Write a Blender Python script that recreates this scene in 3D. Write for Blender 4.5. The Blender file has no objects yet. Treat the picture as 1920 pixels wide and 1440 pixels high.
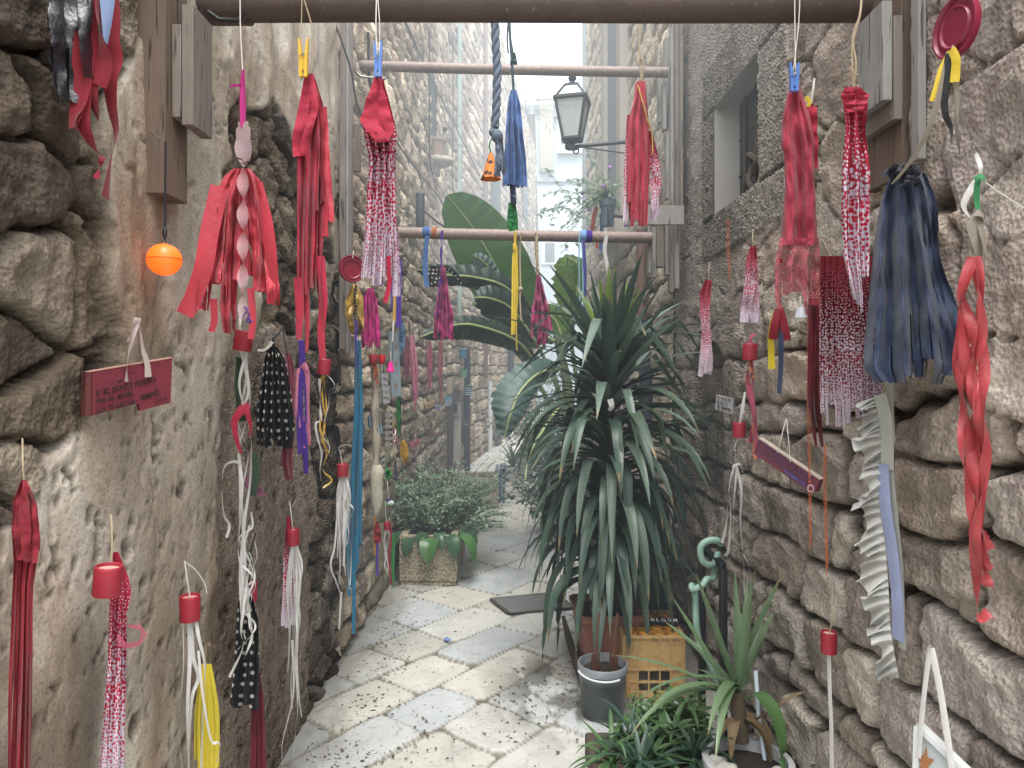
SKY_STRENGTH = 0.42
GLARE = 0.044
import bpy, bmesh, math, random
import numpy as np
from mathutils import Vector, Matrix, noise as mnoise

# ------------------------------------------------------------------ basics
scene = bpy.context.scene
COL = scene.collection
PI = math.pi
F = 1331.0          # focal length in photo pixels (1920 wide)
CX, HY, H = 960.0, 690.0, 1.6   # vanishing point column, horizon row, eye height
XL, XR = -0.92, 1.0             # wall planes left / right
rnd = random.Random(7)
rng = np.random.default_rng(7)

def lin(c):
    return tuple(((v/12.92) if v <= .04045 else ((v+.055)/1.055)**2.4) for v in c)
def hexc(s):
    s = s.lstrip('#'); return lin(tuple(int(s[i:i+2], 16)/255 for i in (0, 2, 4)))

def P(px, py, Y):
    """world point seen at photo pixel (px,py) at depth Y (measuring aid)"""
    return Vector(((px-CX)/F*Y, Y, H+(HY-py)/F*Y))
def YL(px, X=-.86): return X*F/(px-CX)
def YR(px, X=.92): return X*F/(px-CX)

class Frame:
    """vertical plane through a hanging point; 'a' degrees = how far it turns to lie along a wall"""
    def __init__(s, px, py, Y, a=0):
        s.o = P(px, py, Y); r = math.radians(a)
        s.h = Vector((math.cos(r), math.sin(r), 0))
        s.n = Vector((math.sin(r), -math.cos(r), 0))      # towards viewer
    def pt(s, px, py, d=0.0):
        rx = (px-CX)/F
        # o + u h = t (rx,1)
        bx = s.o.x+s.n.x*d; by = s.o.y+s.n.y*d
        t = (bx*s.h.y-by*s.h.x)/(rx*s.h.y-s.h.x)
        return Vector((rx*t, t, H+(HY-py)/F*t))
    def X(s, px, py=690, d=0): return s.pt(px, py, d)

# ------------------------------------------------------------------ object helpers
def mesh_from(name, verts, faces, mat=None, parent=None, smooth=True, uv=None, mats=None, fmat=None):
    me = bpy.data.meshes.new(name)
    me.from_pydata([tuple(v) for v in verts], [], faces)
    if mats:
        for m in mats: me.materials.append(m)
        if fmat: me.polygons.foreach_set('material_index', fmat)
    elif mat: me.materials.append(mat)
    if smooth: me.polygons.foreach_set('use_smooth', [True]*len(me.polygons))
    if uv is not None:
        ul = me.uv_layers.new(name='UVMap')
        li = np.zeros(len(me.loops), dtype=np.int32); me.loops.foreach_get('vertex_index', li)
        ul.data.foreach_set('uv', np.asarray(uv, dtype=np.float32)[li].ravel())
    me.validate(); me.update()
    o = bpy.data.objects.new(name, me); COL.objects.link(o)
    if parent: o.parent = parent; o.matrix_parent_inverse = parent.matrix_world.inverted()
    return o
def tag(o, label=None, cat=None, group=None, kind=None):
    if label: o['label'] = label
    if cat: o['category'] = cat
    if group: o['group'] = group
    if kind: o['kind'] = kind
    return o
def thing(name, label, cat, loc, group=None):
    o = bpy.data.objects.new(name, None); COL.objects.link(o); o.location = loc
    o.empty_display_size = .05
    o.matrix_world = Matrix.Translation(loc)
    return tag(o, label, cat, group)

class MB:
    """collects shapes into one mesh"""
    def __init__(s): s.v = []; s.f = []; s.uv = []
    def add(s, v, f, uv=None):
        b = len(s.v); s.v += [Vector(x) for x in v]; s.f += [tuple(i+b for i in q) for q in f]
        s.uv += (list(uv) if uv is not None else [(0, 0)]*len(v)); return s
    def box(s, c, size, rot=None, bev=0.0):
        bm = bmesh.new(); bmesh.ops.create_cube(bm, size=1.0)
        for v in bm.verts: v.co = Vector((v.co.x*size[0], v.co.y*size[1], v.co.z*size[2]))
        if bev: bmesh.ops.bevel(bm, geom=bm.edges[:], offset=bev, segments=2, affect='EDGES', profile=.5)
        M = (rot.to_4x4() if rot is not None else Matrix.Identity(4))
        bm.verts.ensure_lookup_table()
        s.add([M @ v.co + Vector(c) for v in bm.verts], [[v.index for v in f.verts] for f in bm.faces]); bm.free(); return s
    def tube(s, pts, r, n=8, cap=True, close=False):
        pts = [Vector(p) for p in pts]; m = len(pts)
        rr = r if isinstance(r, (list, tuple)) else [r]*m
        T = []
        for i in range(m):
            a = pts[max(0, i-1)]; b = pts[min(m-1, i+1)]
            if close: a = pts[(i-1) % m]; b = pts[(i+1) % m]
            t = (b-a); T.append(t.normalized() if t.length > 1e-9 else Vector((0, 0, 1)))
        up = Vector((0, 0, 1)) if abs(T[0].z) < .9 else Vector((1, 0, 0))
        N = (up - T[0]*up.dot(T[0])).normalized(); v = []; f = []
        for i in range(m):
            N = (N - T[i]*N.dot(T[i])).normalized(); B = T[i].cross(N)
            for k in range(n):
                a = 2*PI*k/n; v.append(pts[i] + (N*math.cos(a)+B*math.sin(a))*rr[i])
        L = m if close else m-1
        for i in range(L):
            for k in range(n):
                j = (i+1) % m; f.append((i*n+k, i*n+(k+1) % n, j*n+(k+1) % n, j*n+k))
        if cap and not close:
            f.append(tuple(range(n))[::-1]); f.append(tuple((m-1)*n+k for k in range(n)))
        return s.add(v, f)
    def lathe(s, prof, c=(0, 0, 0), n=24, rot=None, jit=0):
        """prof: list of (r,z)"""
        v = []; f = []; M = rot.to_4x4() if rot is not None else Matrix.Identity(4)
        for (r, z) in prof:
            for k in range(n):
                a = 2*PI*k/n; v.append(M @ Vector((r*math.cos(a), r*math.sin(a), z)) + Vector(c))
        for i in range(len(prof)-1):
            for k in range(n): f.append((i*n+k, i*n+(k+1) % n, (i+1)*n+(k+1) % n, (i+1)*n+k))
        return s.add(v, f)
    def ball(s, c, r, n=12, sc=(1, 1, 1)):
        pr = [(max(1e-4, math.sin(PI*i/n)), -math.cos(PI*i/n)) for i in range(n+1)]
        b = len(s.v); s.lathe([(a*r, z*r) for a, z in pr], (0, 0, 0), n*2)
        for i in range(b, len(s.v)):
            v = s.v[i]; s.v[i] = Vector((v.x*sc[0], v.y*sc[1], v.z*sc[2])) + Vector(c)
        return s
    def prism(s, poly, thick, M):
        """poly 2D (x,z) extruded along local y by thick; M places it"""
        n = len(poly); v = [M @ Vector((x, 0, z)) for x, z in poly] + [M @ Vector((x, thick, z)) for x, z in poly]
        f = [tuple(range(n)), tuple(range(2*n-1, n-1, -1))] + [(i, (i+1) % n, n+(i+1) % n, n+i)[::-1] for i in range(n)]
        return s.add(v, f)
    def build(s, name, mat, parent=None, smooth=True, sharp=None):
        o = mesh_from(name, s.v, s.f, mat, parent, smooth, uv=s.uv)
        bm = bmesh.new(); bm.from_mesh(o.data); bmesh.ops.recalc_face_normals(bm, faces=bm.faces)
        bm.to_mesh(o.data); bm.free()
        if smooth and sharp is not False:
            try: o.data.set_sharp_from_angle(angle=math.radians(sharp or 40))
            except Exception: pass
        return o

# ------------------------------------------------------------------ numpy noise
def _hash(ix, iy, s=0):
    h = (ix.astype(np.int64)*374761393 + iy.astype(np.int64)*668265263 + s*974634777) & 0x7fffffff
    h = ((h ^ (h >> 13))*1274126177) & 0x7fffffff
    return ((h ^ (h >> 16)) & 0xffffff)/float(0xffffff)
def vnoise(x, y, s=0):
    ix = np.floor(x); iy = np.floor(y); fx = x-ix; fy = y-iy
    fx = fx*fx*fx*(fx*(fx*6-15)+10); fy = fy*fy*fy*(fy*(fy*6-15)+10)
    a = _hash(ix, iy, s); b = _hash(ix+1, iy, s); c = _hash(ix, iy+1, s); d = _hash(ix+1, iy+1, s)
    return (a*(1-fx)+b*fx)*(1-fy)+(c*(1-fx)+d*fx)*fy
def fbm(x, y, o=4, s=0, g=.5):
    r = 0; a = 1; t = 0
    for k in range(o):
        r = r+a*vnoise(x*2**k+17.3*k, y*2**k-9.1*k, s+k*31); t += a; a *= g
    return r/t
def ridged(x, y, o=4, s=0):
    r = 0; a = 1; t = 0
    for k in range(o):
        r = r+a*(1-abs(2*vnoise(x*2**k+7.3*k, y*2**k+3.1*k, s+k*13)-1)); t += a; a *= .55
    return r/t
def smooth01(e0, e1, x):
    t = np.clip((x-e0)/(e1-e0), 0, 1); return t*t*(3-2*t)
def stones(x, y, w, h, s=0, jit=.42, warp=.25, p=3.0, offs=True):
    """irregular coursed rubble: returns joint distance (F2-F1 in metres-ish), stone id value, local dx,dy"""
    wx = x+(fbm(x/w*1.1, y/h*1.1, 3, s+5)-.5)*2*warp*w; wy = y+(fbm(x/w*.9+40, y/h*.9, 3, s+9)-.5)*2*warp*h
    u = wx/w; v = wy/h
    F1 = np.full(x.shape, 9.); F2 = np.full(x.shape, 9.); idv = np.zeros(x.shape); dx1 = np.zeros(x.shape); dy1 = np.zeros(x.shape)
    iv = np.floor(v)
    for dj in (-1, 0, 1):
        cj = iv+dj
        uo = u+(_hash(cj, cj*0+3, s+77) if offs else 0)
        iu = np.floor(uo)
        for di in (-2, -1, 0, 1, 2):
            ci = iu+di
            skip = _hash(ci, cj, s+3) < .16              # missing seeds make longer stones
            jx = (_hash(ci, cj, s+1)-.5)*2*jit; jy = (_hash(ci, cj, s+2)-.5)*1.6*jit
            dx = uo-(ci+.5+jx); dy = v-(cj+.5+jy)
            asp = .75+.5*_hash(ci, cj, s+8)
            d = (np.abs(dx*asp)**p+np.abs(dy)**p)**(1/p)+skip*5
            m = d < F1
            F2 = np.where(m, F1, np.minimum(F2, d))
            idv = np.where(m, _hash(ci, cj, s+4), idv); dx1 = np.where(m, dx, dx1); dy1 = np.where(m, dy, dy1)
            F1 = np.where(m, d, F1)
    return F2-F1, idv, dx1, dy1

def bricks(x, y, w, h, s=0, warp=.1, jit=.3, tilt=0.0):
    """coursed blocks with wavering joints: distance to joint (metres), id, local dx,dy in -1..1"""
    wx = x+(fbm(x/w*1.3, y/h*1.3, 3, s+5)-.5)*2*warp*w; wy = y+(fbm(x/w*1.1+40, y/h*1.1, 3, s+9)-.5)*2*warp*h+tilt*x
    def rb(j): return (j+(_hash(j, j*0+7, s+60)-.5)*2*jit*.8)*h
    j = np.floor(wy/h); j = np.where(wy < rb(j), j-1, np.where(wy >= rb(j+1), j+1, j))
    b0 = rb(j); b1 = rb(j+1)
    wj = w*(.75+.6*_hash(j, j*0+2, s+61)); off = _hash(j, j*0+3, s+62)*9
    def cb(i): return (i+(_hash(i, j, s+63)-.5)*2*jit)*wj
    xx = wx+off*w; i = np.floor(xx/wj); i = np.where(xx < cb(i), i-1, np.where(xx >= cb(i+1), i+1, i))
    c0 = cb(i); c1 = cb(i+1)
    dxe = np.minimum(xx-c0, c1-xx); dye = np.minimum(wy-b0, b1-wy)
    k = .018
    d = -np.log(np.exp(-np.clip(dxe, 0, 1)/k)+np.exp(-np.clip(dye, 0, 1)/k))*k
    return np.clip(d, 0, 9), _hash(i, j, s+64), (xx-(c0+c1)/2)/(c1-c0)*2, (wy-(b0+b1)/2)/(b1-b0)*2

def facets(x, y, sz, s=0):
    """chisel marks: little tilted planes meeting at sharp edges"""
    d, i, dx, dy = stones(x, y, sz, sz*.8, s, jit=.45, warp=.12, p=2, offs=True)
    return ((i*91.7) % 1-.5)*dx+((i*57.3) % 1-.5)*dy+((i*13.1) % 1-.5)*.35

def add_attr(me, name, vals, kind='FLOAT'):
    a = me.attributes.new(name, kind, 'POINT')
    if kind == 'FLOAT': a.data.foreach_set('value', np.asarray(vals, dtype=np.float32).ravel())
    else:
        c = np.ones((vals.shape[0], 4), dtype=np.float32); c[:, :3] = vals
        a.data.foreach_set('color', c.ravel())
def grid_mesh(name, Vx, Vy, Vz, mat, attrs=None, flip=False, keep=None):
    """structured grid, arrays shape (m,n)"""
    m, n = Vx.shape; co = np.stack([Vx, Vy, Vz], -1).reshape(-1, 3).astype(np.float32)
    idx = np.arange(m*n).reshape(m, n)
    q = np.stack([idx[:-1, :-1], idx[1:, :-1], idx[1:, 1:], idx[:-1, 1:]], -1).reshape(-1, 4)
    if keep is not None: q = q[keep[:-1, :-1].ravel()]
    if flip: q = q[:, ::-1]
    me = bpy.data.meshes.new(name); me.vertices.add(m*n); me.vertices.foreach_set('co', co.ravel())
    me.loops.add(q.size); me.loops.foreach_set('vertex_index', q.ravel().astype(np.int32))
    me.polygons.add(len(q)); me.polygons.foreach_set('loop_start', np.arange(0, q.size, 4, dtype=np.int32))
    me.polygons.foreach_set('loop_total', np.full(len(q), 4, dtype=np.int32))
    me.polygons.foreach_set('use_smooth', np.ones(len(q), dtype=bool))
    me.materials.append(mat)
    for k, v in (attrs or {}).items():
        if v.ndim == 3: add_attr(me, k, v.reshape(-1, 3), 'FLOAT_COLOR')
        else: add_attr(me, k, v)
    me.update(calc_edges=True)
    o = bpy.data.objects.new(name, me); COL.objects.link(o); return o

# ------------------------------------------------------------------ materials
class NT:
    def __init__(s, name):
        s.m = bpy.data.materials.new(name); s.m.use_nodes = True
        s.t = s.m.node_tree; s.n = s.t.nodes; s.l = s.t.links
        s.b = s.n['Principled BSDF']; s.out = s.n['Material Output']
    def new(s, t, **k):
        n = s.n.new(t)
        for a, b in k.items(): setattr(n, a, b)
        return n
    def link(s, a, b): s.l.new(a, b)
    def coord(s, out='Object', scale=(1, 1, 1)):
        c = s.new('ShaderNodeTexCoord'); mp = s.new('ShaderNodeMapping'); mp.inputs['Scale'].default_value = scale
        s.link(c.outputs[out], mp.inputs['Vector']); return mp.outputs['Vector']
    def noise(s, vec, scale, detail=6, rough=.6, dist=0):
        n = s.new('ShaderNodeTexNoise'); n.inputs['Scale'].default_value = scale; n.inputs['Detail'].default_value = detail
        n.inputs['Roughness'].default_value = rough; n.inputs['Distortion'].default_value = dist
        if vec is not None: s.link(vec, n.inputs['Vector'])
        return n.outputs['Fac']
    def ramp(s, fac, stops):
        r = s.new('ShaderNodeValToRGB'); e = r.color_ramp.elements
        while len(e) < len(stops): e.new(.5)
        for i, (p, c) in enumerate(stops):
            e[i].position = p; e[i].color = (*c, 1) if len(c) == 3 else c
        s.link(fac, r.inputs['Fac']); return r.outputs['Color']
    def mix(s, fac, a, b, mode='MIX'):
        m = s.new('ShaderNodeMix', data_type='RGBA', blend_type=mode)
        for sock, v in ((m.inputs[0], fac), (m.inputs[6], a), (m.inputs[7], b)):
            if hasattr(v, 'links') or isinstance(v, bpy.types.NodeSocket): s.link(v, sock)
            elif isinstance(v, (tuple, list)): sock.default_value = (*v[:3], 1)
            else: sock.default_value = v
        return m.outputs[2]
    def math(s, op, a, b=0.0, clamp=False):
        m = s.new('ShaderNodeMath', operation=op, use_clamp=clamp)
        for sock, v in ((m.inputs[0], a), (m.inputs[1], b)):
            if isinstance(v, bpy.types.NodeSocket): s.link(v, sock)
            else: sock.default_value = v
        return m.outputs[0]
    def attr(s, name):
        a = s.new('ShaderNodeAttribute'); a.attribute_name = name; return a
    def bump(s, h, strength=.4, dist=.01, normal=None):
        b = s.new('ShaderNodeBump'); b.inputs['Strength'].default_value = strength; b.inputs['Distance'].default_value = dist
        s.link(h, b.inputs['Height'])
        if normal is not None: s.link(normal, b.inputs['Normal'])
        s.link(b.outputs['Normal'], s.b.inputs['Normal']); return b.outputs['Normal']
    def col(s, c):
        if isinstance(c, bpy.types.NodeSocket): s.link(c, s.b.inputs['Base Color'])
        else: s.b.inputs['Base Color'].default_value = (*c, 1)
        return s
    def set(s, **k):
        for a, b in k.items(): s.b.inputs[a.replace('_', ' ')].default_value = b
        return s

_cloth = {}
def cloth_mat(hx, rough=.85, sheen=.3, trans=.25, var=.25, spec=.3):
    key = (hx, rough, trans)
    if key in _cloth: return _cloth[key]
    t = NT('cloth_'+hx.strip('#')); c = hexc(hx)
    v = t.coord('Object')
    n = t.noise(v, 9, 4, .6); k = t.mix(n, tuple(x*(1-var) for x in c), tuple(min(1, x*(1+var)) for x in c))
    fad = t.noise(v, 38, 3, .7); k = t.mix(t.math('MULTIPLY', fad, .30), k, tuple(x*.55+.10 for x in c)); k = t.mix(t.ramp(t.noise(v, 3.5, 4, .6), [(.45, (0, 0, 0)), (.75, (.45, .45, .45))]), k, tuple(x*.5 for x in c))
    t.col(k).set(Roughness=rough); t.b.inputs['Specular IOR Level'].default_value = spec
    t.b.inputs['Sheen Weight'].default_value = sheen*.5
    w = t.noise(t.coord('Object', (1, 1, .35)), 500, 2, .5); w2 = t.noise(v, 45, 4, .6)
    t.bump(t.math('ADD', t.math('MULTIPLY', w, .35), w2), .55, .004)
    if trans:
        tr = t.new('ShaderNodeBsdfTranslucent'); t.link(k, tr.inputs['Color'])
        mx = t.new('ShaderNodeMixShader'); mx.inputs[0].default_value = trans
        t.link(t.b.outputs[0], mx.inputs[1]); t.link(tr.outputs[0], mx.inputs[2]); t.link(mx.outputs[0], t.out.inputs[0])
    _cloth[key] = t.m; return t.m
def dots_mat(name, base, dot, scale, size, base2=None, dot2=None, split=None, rand=.75):
    """dotted cloth; with base2 it fades from base/dot (top) to base2/dot2 (bottom), following UV.y 0..1 down; UV.x metres; z=length scale"""
    t = NT(name); uv = t.new('ShaderNodeUVMap'); uv.uv_map = 'UVMap'
    at = t.attr('tt').outputs['Fac']
    vo = t.new('ShaderNodeTexVoronoi'); vo.inputs['Scale'].default_value = scale; vo.inputs['Randomness'].default_value = rand; vo.voronoi_dimensions = '2D'
    t.link(uv.outputs[0], vo.inputs['Vector']); d = vo.outputs['Distance']
    nz = t.noise(t.coord('Object'), 12, 3)
    if base2 is None:
        k = t.mix(t.math('LESS_THAN', d, size), base, dot)
    else:
        m = split or .5
        tn = t.math('ADD', at, t.math('MULTIPLY', t.math('SUBTRACT', nz, .5), .16))
        r1 = t.math('MULTIPLY', t.math('MAXIMUM', t.math('SUBTRACT', tn, .03), 0), .46/m, False)
        topc = t.mix(t.math('LESS_THAN', d, t.math('ADD', r1, .04)), base, base2)
        r2 = t.math('ADD', t.math('MULTIPLY', t.math('SUBTRACT', 1.0, tn), .38/(1-m)), .10)
        botc = t.mix(t.math('LESS_THAN', d, r2), base2, dot2)
        k = t.mix(t.math('GREATER_THAN', tn, m), topc, botc)
    k = t.mix(t.math('MULTIPLY', t.noise(t.coord('Object'), 7, 3), .3), k, tuple(x*.6 for x in base), 'MULTIPLY')
    t.col(k).set(Roughness=.8); t.bump(t.noise(t.coord('Object'), 50, 4), .4, .004)
    tr = t.new('ShaderNodeBsdfTranslucent'); t.link(k, tr.inputs['Color'])
    mx = t.new('ShaderNodeMixShader'); mx.inputs[0].default_value = .2
    t.link(t.b.outputs[0], mx.inputs[1]); t.link(tr.outputs[0], mx.inputs[2]); t.link(mx.outputs[0], t.out.inputs[0])
    return t.m
def plain(name, hx, rough=.5, var=.15, scale=12, metal=0, bump=.15, spec=.5, emit=0, dirt=None):
    t = NT(name); c = hexc(hx); v = t.coord('Object')
    n = t.noise(v, scale, 6, .65)
    k = t.mix(n, tuple(x*(1-var) for x in c), tuple(min(1, x*(1+var)) for x in c))
    if dirt: k = t.mix(t.ramp(t.noise(v, scale*.6, 8, .7), [(.45, (0, 0, 0)), (.7, (1, 1, 1))]), k, hexc(dirt))
    t.col(k).set(Roughness=rough, Metallic=metal); t.b.inputs['Specular IOR Level'].default_value = spec
    t.bump(t.noise(v, scale*6, 5, .6), bump, .004)
    if emit: t.b.inputs['Emission Strength'].default_value = emit; t.b.inputs['Emission Color'].default_value = (*c, 1)
    return t.m
def wood(name, c1, c2, rough=.8, axis=2, sc=1):
    t = NT(name); s = [28, 28, 28]; s[axis] = 1.6
    v = t.coord('Object', tuple(x*sc for x in s)); n = t.noise(v, 1.2, 8, .7, .6)
    n2 = t.noise(t.coord('Object'), 5, 5, .6)
    k = t.mix(n, hexc(c1), hexc(c2)); k = t.mix(t.math('MULTIPLY', n2, .6), k, tuple(x*.45 for x in hexc(c1)))
    w = t.new('ShaderNodeTexNoise'); t.link(v, w.inputs['Vector']); w.inputs['Scale'].default_value = 3.5; w.inputs['Detail'].default_value = 4
    k = t.mix(t.ramp(w.outputs['Fac'], [(.60, (0, 0, 0)), (.66, (1, 1, 1))]), k, tuple(x*.35 for x in hexc(c1)))
    t.col(k).set(Roughness=rough); t.bump(n, .6, .004); return t.m
def leaf_mat(name, c1, c2, rough=.4, trans=.3, vein=True, tips=False):
    t = NT(name); n = t.noise(t.coord('Object'), 4, 4, .6)
    k = t.mix(n, hexc(c1), hexc(c2))
    if vein:
        uv = t.new('ShaderNodeUVMap'); uv.uv_map = 'UVMap'
        mp = t.new('ShaderNodeMapping'); mp.inputs['Scale'].default_value = (26, .8, 1); t.link(uv.outputs[0], mp.inputs[0])
        st = t.noise(mp.outputs[0], 1, 3, .6)
        k = t.mix(t.math('MULTIPLY', st, .55), k, tuple(x*.45 for x in hexc(c1)))
        t.bump(st, .3, .003)
    if tips:
        sy = t.new('ShaderNodeSeparateXYZ'); t.link(uv.outputs[0], sy.inputs[0]); tn = t.math('ADD', sy.outputs['Y'], t.math('MULTIPLY', t.math('SUBTRACT', t.noise(t.coord('Object'), 6, 3), .5), .5))
        k = t.mix(t.ramp(tn, [(.90, (0, 0, 0)), (.98, (1, 1, 1))]), k, hexc('#7a6a4a')); yl = t.ramp(t.noise(t.coord('Object'), 2.2, 3), [(.55, (0, 0, 0)), (.75, (1, 1, 1))]); k = t.mix(t.math('MULTIPLY', yl, .4), k, hexc('#6f7a4c'))
    sp = t.ramp(t.noise(t.coord('Object'), 70, 3, .6), [(.68, (0, 0, 0)), (.76, (1, 1, 1))])
    k = t.mix(t.math('MULTIPLY', sp, .35), k, (.45, .47, .38))
    t.col(k).set(Roughness=rough)
    tr = t.new('ShaderNodeBsdfTranslucent'); t.link(t.mix(.5, k, tuple(min(1, x*1.6) for x in hexc(c2))), tr.inputs['Color'])
    mx = t.new('ShaderNodeMixShader'); mx.inputs[0].default_value = trans
    t.link(t.b.outputs[0], mx.inputs[1]); t.link(tr.outputs[0], mx.inputs[2]); t.link(mx.outputs[0], t.out.inputs[0])
    return t.m
# ------------------------------------------------------------------ camera, world, sun
cam = bpy.data.cameras.new('camera'); co = bpy.data.objects.new('camera', cam); COL.objects.link(co)
co.location = (0, 0, H); co.rotation_euler = (PI/2, 0, 0)
cam.sensor_width = 36; cam.lens = F/1920*36; cam.shift_y = -30/1920; cam.clip_start = .05; cam.clip_end = 500
scene.camera = co
scene.view_settings.view_transform = 'Standard'; scene.view_settings.look = 'None'; scene.view_settings.exposure = 0
w = bpy.data.worlds.new('World'); scene.world = w; w.use_nodes = True
wt = w.node_tree; bg = wt.nodes['Background']
sky = wt.nodes.new('ShaderNodeTexSky'); sky.sky_type = 'NISHITA'; sky.sun_disc = False
SUN_EL, SUN_AZ = 68, 175     # high, behind the camera, veiled by cloud
sky.sun_elevation = math.radians(SUN_EL); sky.sun_rotation = math.radians(SUN_AZ)
sky.dust_density = 6; sky.air_density = 1.2
hs = wt.nodes.new('ShaderNodeHueSaturation'); hs.inputs['Saturation'].default_value = .30
wt.links.new(sky.outputs[0], hs.inputs['Color']); wt.links.new(hs.outputs[0], bg.inputs['Color'])
bg.inputs['Strength'].default_value = SKY_STRENGTH
sl = bpy.data.lights.new('sun', 'SUN'); so = bpy.data.objects.new('sun', sl); COL.objects.link(so)
sl.energy = 2.0; sl.angle = math.radians(45); sl.color = (1, .97, .92)
d = Vector((math.sin(math.radians(SUN_AZ))*math.cos(math.radians(SUN_EL)), math.cos(math.radians(SUN_AZ))*math.cos(math.radians(SUN_EL)), math.sin(math.radians(SUN_EL))))
so.rotation_euler = d.to_track_quat('Z', 'Y').to_euler(); so.location = (2, 6, 14)

# ------------------------------------------------------------------ wall shader (colour comes from vertex attributes + fine procedural detail)
def wall_material(name):
    t = NT(name); c = t.mix(1, t.attr('tint').outputs['Color'], (1.74, 1.76, 1.80), 'MULTIPLY'); g = t.attr('grit').outputs['Fac']
    v = t.coord('Object')
    n1 = t.noise(v, 22, 8, .72); n2 = t.noise(v, 120, 5, .7); n3 = t.noise(v, 3.2, 5, .6)
    k = t.mix(n1, t.mix(1, c, (.70, .69, .68), 'MULTIPLY'), t.mix(1, c, (1.28, 1.27, 1.24), 'MULTIPLY'))
    k = t.mix(t.ramp(n2, [(.35, (1, 1, 1)), (.5, (0, 0, 0))]), k, t.mix(1, k, (.62, .60, .58), 'MULTIPLY'))
    sp = t.ramp(t.noise(v, 60, 3, .8), [(.60, (0, 0, 0)), (.74, (1, 1, 1))])
    k = t.mix(t.math('MULTIPLY', sp, .35), k, t.mix(1, k, (1.5, 1.5, 1.5), 'MULTIPLY'))
    st = t.ramp(t.noise(t.coord('Object', (1, 1, .22)), 5.5, 7, .7), [(.48, (0, 0, 0)), (.72, (1, 1, 1))])
    k = t.mix(t.math('MULTIPLY', st, .42), k, t.mix(1, k, (.42, .38, .36), 'MULTIPLY'))
    t.col(k).set(Roughness=.95); t.b.inputs['Specular IOR Level'].default_value = .2
    b1 = t.math('MULTIPLY', n1, 1.0); b2 = t.math('MULTIPLY', n2, .45)
    vo = t.new('ShaderNodeTexVoronoi'); vo.inputs['Scale'].default_value = 85; t.link(v, vo.inputs['Vector'])
    hh = t.math('ADD', t.math('ADD', b1, b2), t.math('MULTIPLY', t.math('MULTIPLY', vo.outputs['Distance'], g), 1.2))
    bs = t.new('ShaderNodeBump'); bs.inputs['Distance'].default_value = .012; t.link(t.math('ADD', t.math('MULTIPLY', g, .75), .22), bs.inputs['Strength']); t.link(hh, bs.inputs['Height']); t.link(bs.outputs['Normal'], t.b.inputs['Normal']); return t.m
M_wall = wall_material('rubble_and_plaster')

def inpoly(px, py, poly):
    r = np.zeros(px.shape, bool); n = len(poly); j = n-1
    for i in range(n):
        xi, yi = poly[i]; xj, yj = poly[j]
        c = ((yi > py) != (yj > py)) & (px < (xj-xi)*(py-yi)/((yj-yi) or 1e-9)+xi)
        r ^= c; j = i
    return r
def pxpy(X, Y, Z): return CX+F*X/Y, HY-(Z-H)/Y*F
def blur(a, k):
    for _ in range(k):
        a = (a+np.roll(a, 1, 0)+np.roll(a, -1, 0)+np.roll(a, 1, 1)+np.roll(a, -1, 1))/5
    return a
def zgrid(top):
    a = list(np.arange(-.06, 3.0, .0095)); z = a[-1]
    while z < top: z += .02; a.append(z)
    return np.array(a)
C = lambda s: np.array(hexc(s))
def stone_height(d, idv, dx, dy, Y, Z, jw=.16, bulge=.035, depth=.045, rough=.022, s=0):
    prof = 1-np.exp(-(np.clip(d, 0, 9)/jw)**1.3*2.0)
    tilt = ((idv*7.31) % 1-.5)*dx*.9+((idv*13.7) % 1-.5)*dy*.9
    h = prof*bulge*(.6+.9*idv)+(prof-1)*depth+tilt*bulge*.9*prof
    h += prof*rough*(ridged(Y*7+idv*50, Z*7, 5, s+11)-.55)+(fbm(Y*22, Z*22, 3, s+12)-.5)*.012
    k_ = rough/.05*prof; h += k_*(.013*facets(Y, Z, .13, s+71)+.005*facets(Y+3, Z, .05, s+72))
    return h, prof
def stone_tint(prof, idv, Y, Z, pal, joint, s=0, mott=.5):
    pal = [C(p) for p in pal]; k = (idv*len(pal)*.999).astype(int); t = np.zeros(Y.shape+(3,))
    for i, p in enumerate(pal): t[k == i] = p
    b = (.78+.44*((idv*29.7) % 1))[..., None]
    m = fbm(Y*4, Z*4, 4, s+21)[..., None]
    t = t*b*(1-mott/2+mott*m)
    pj = smooth01(.25, .85, prof)[..., None]
    return t*pj+C(joint)*(1-pj)*(.7+.6*m)

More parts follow.
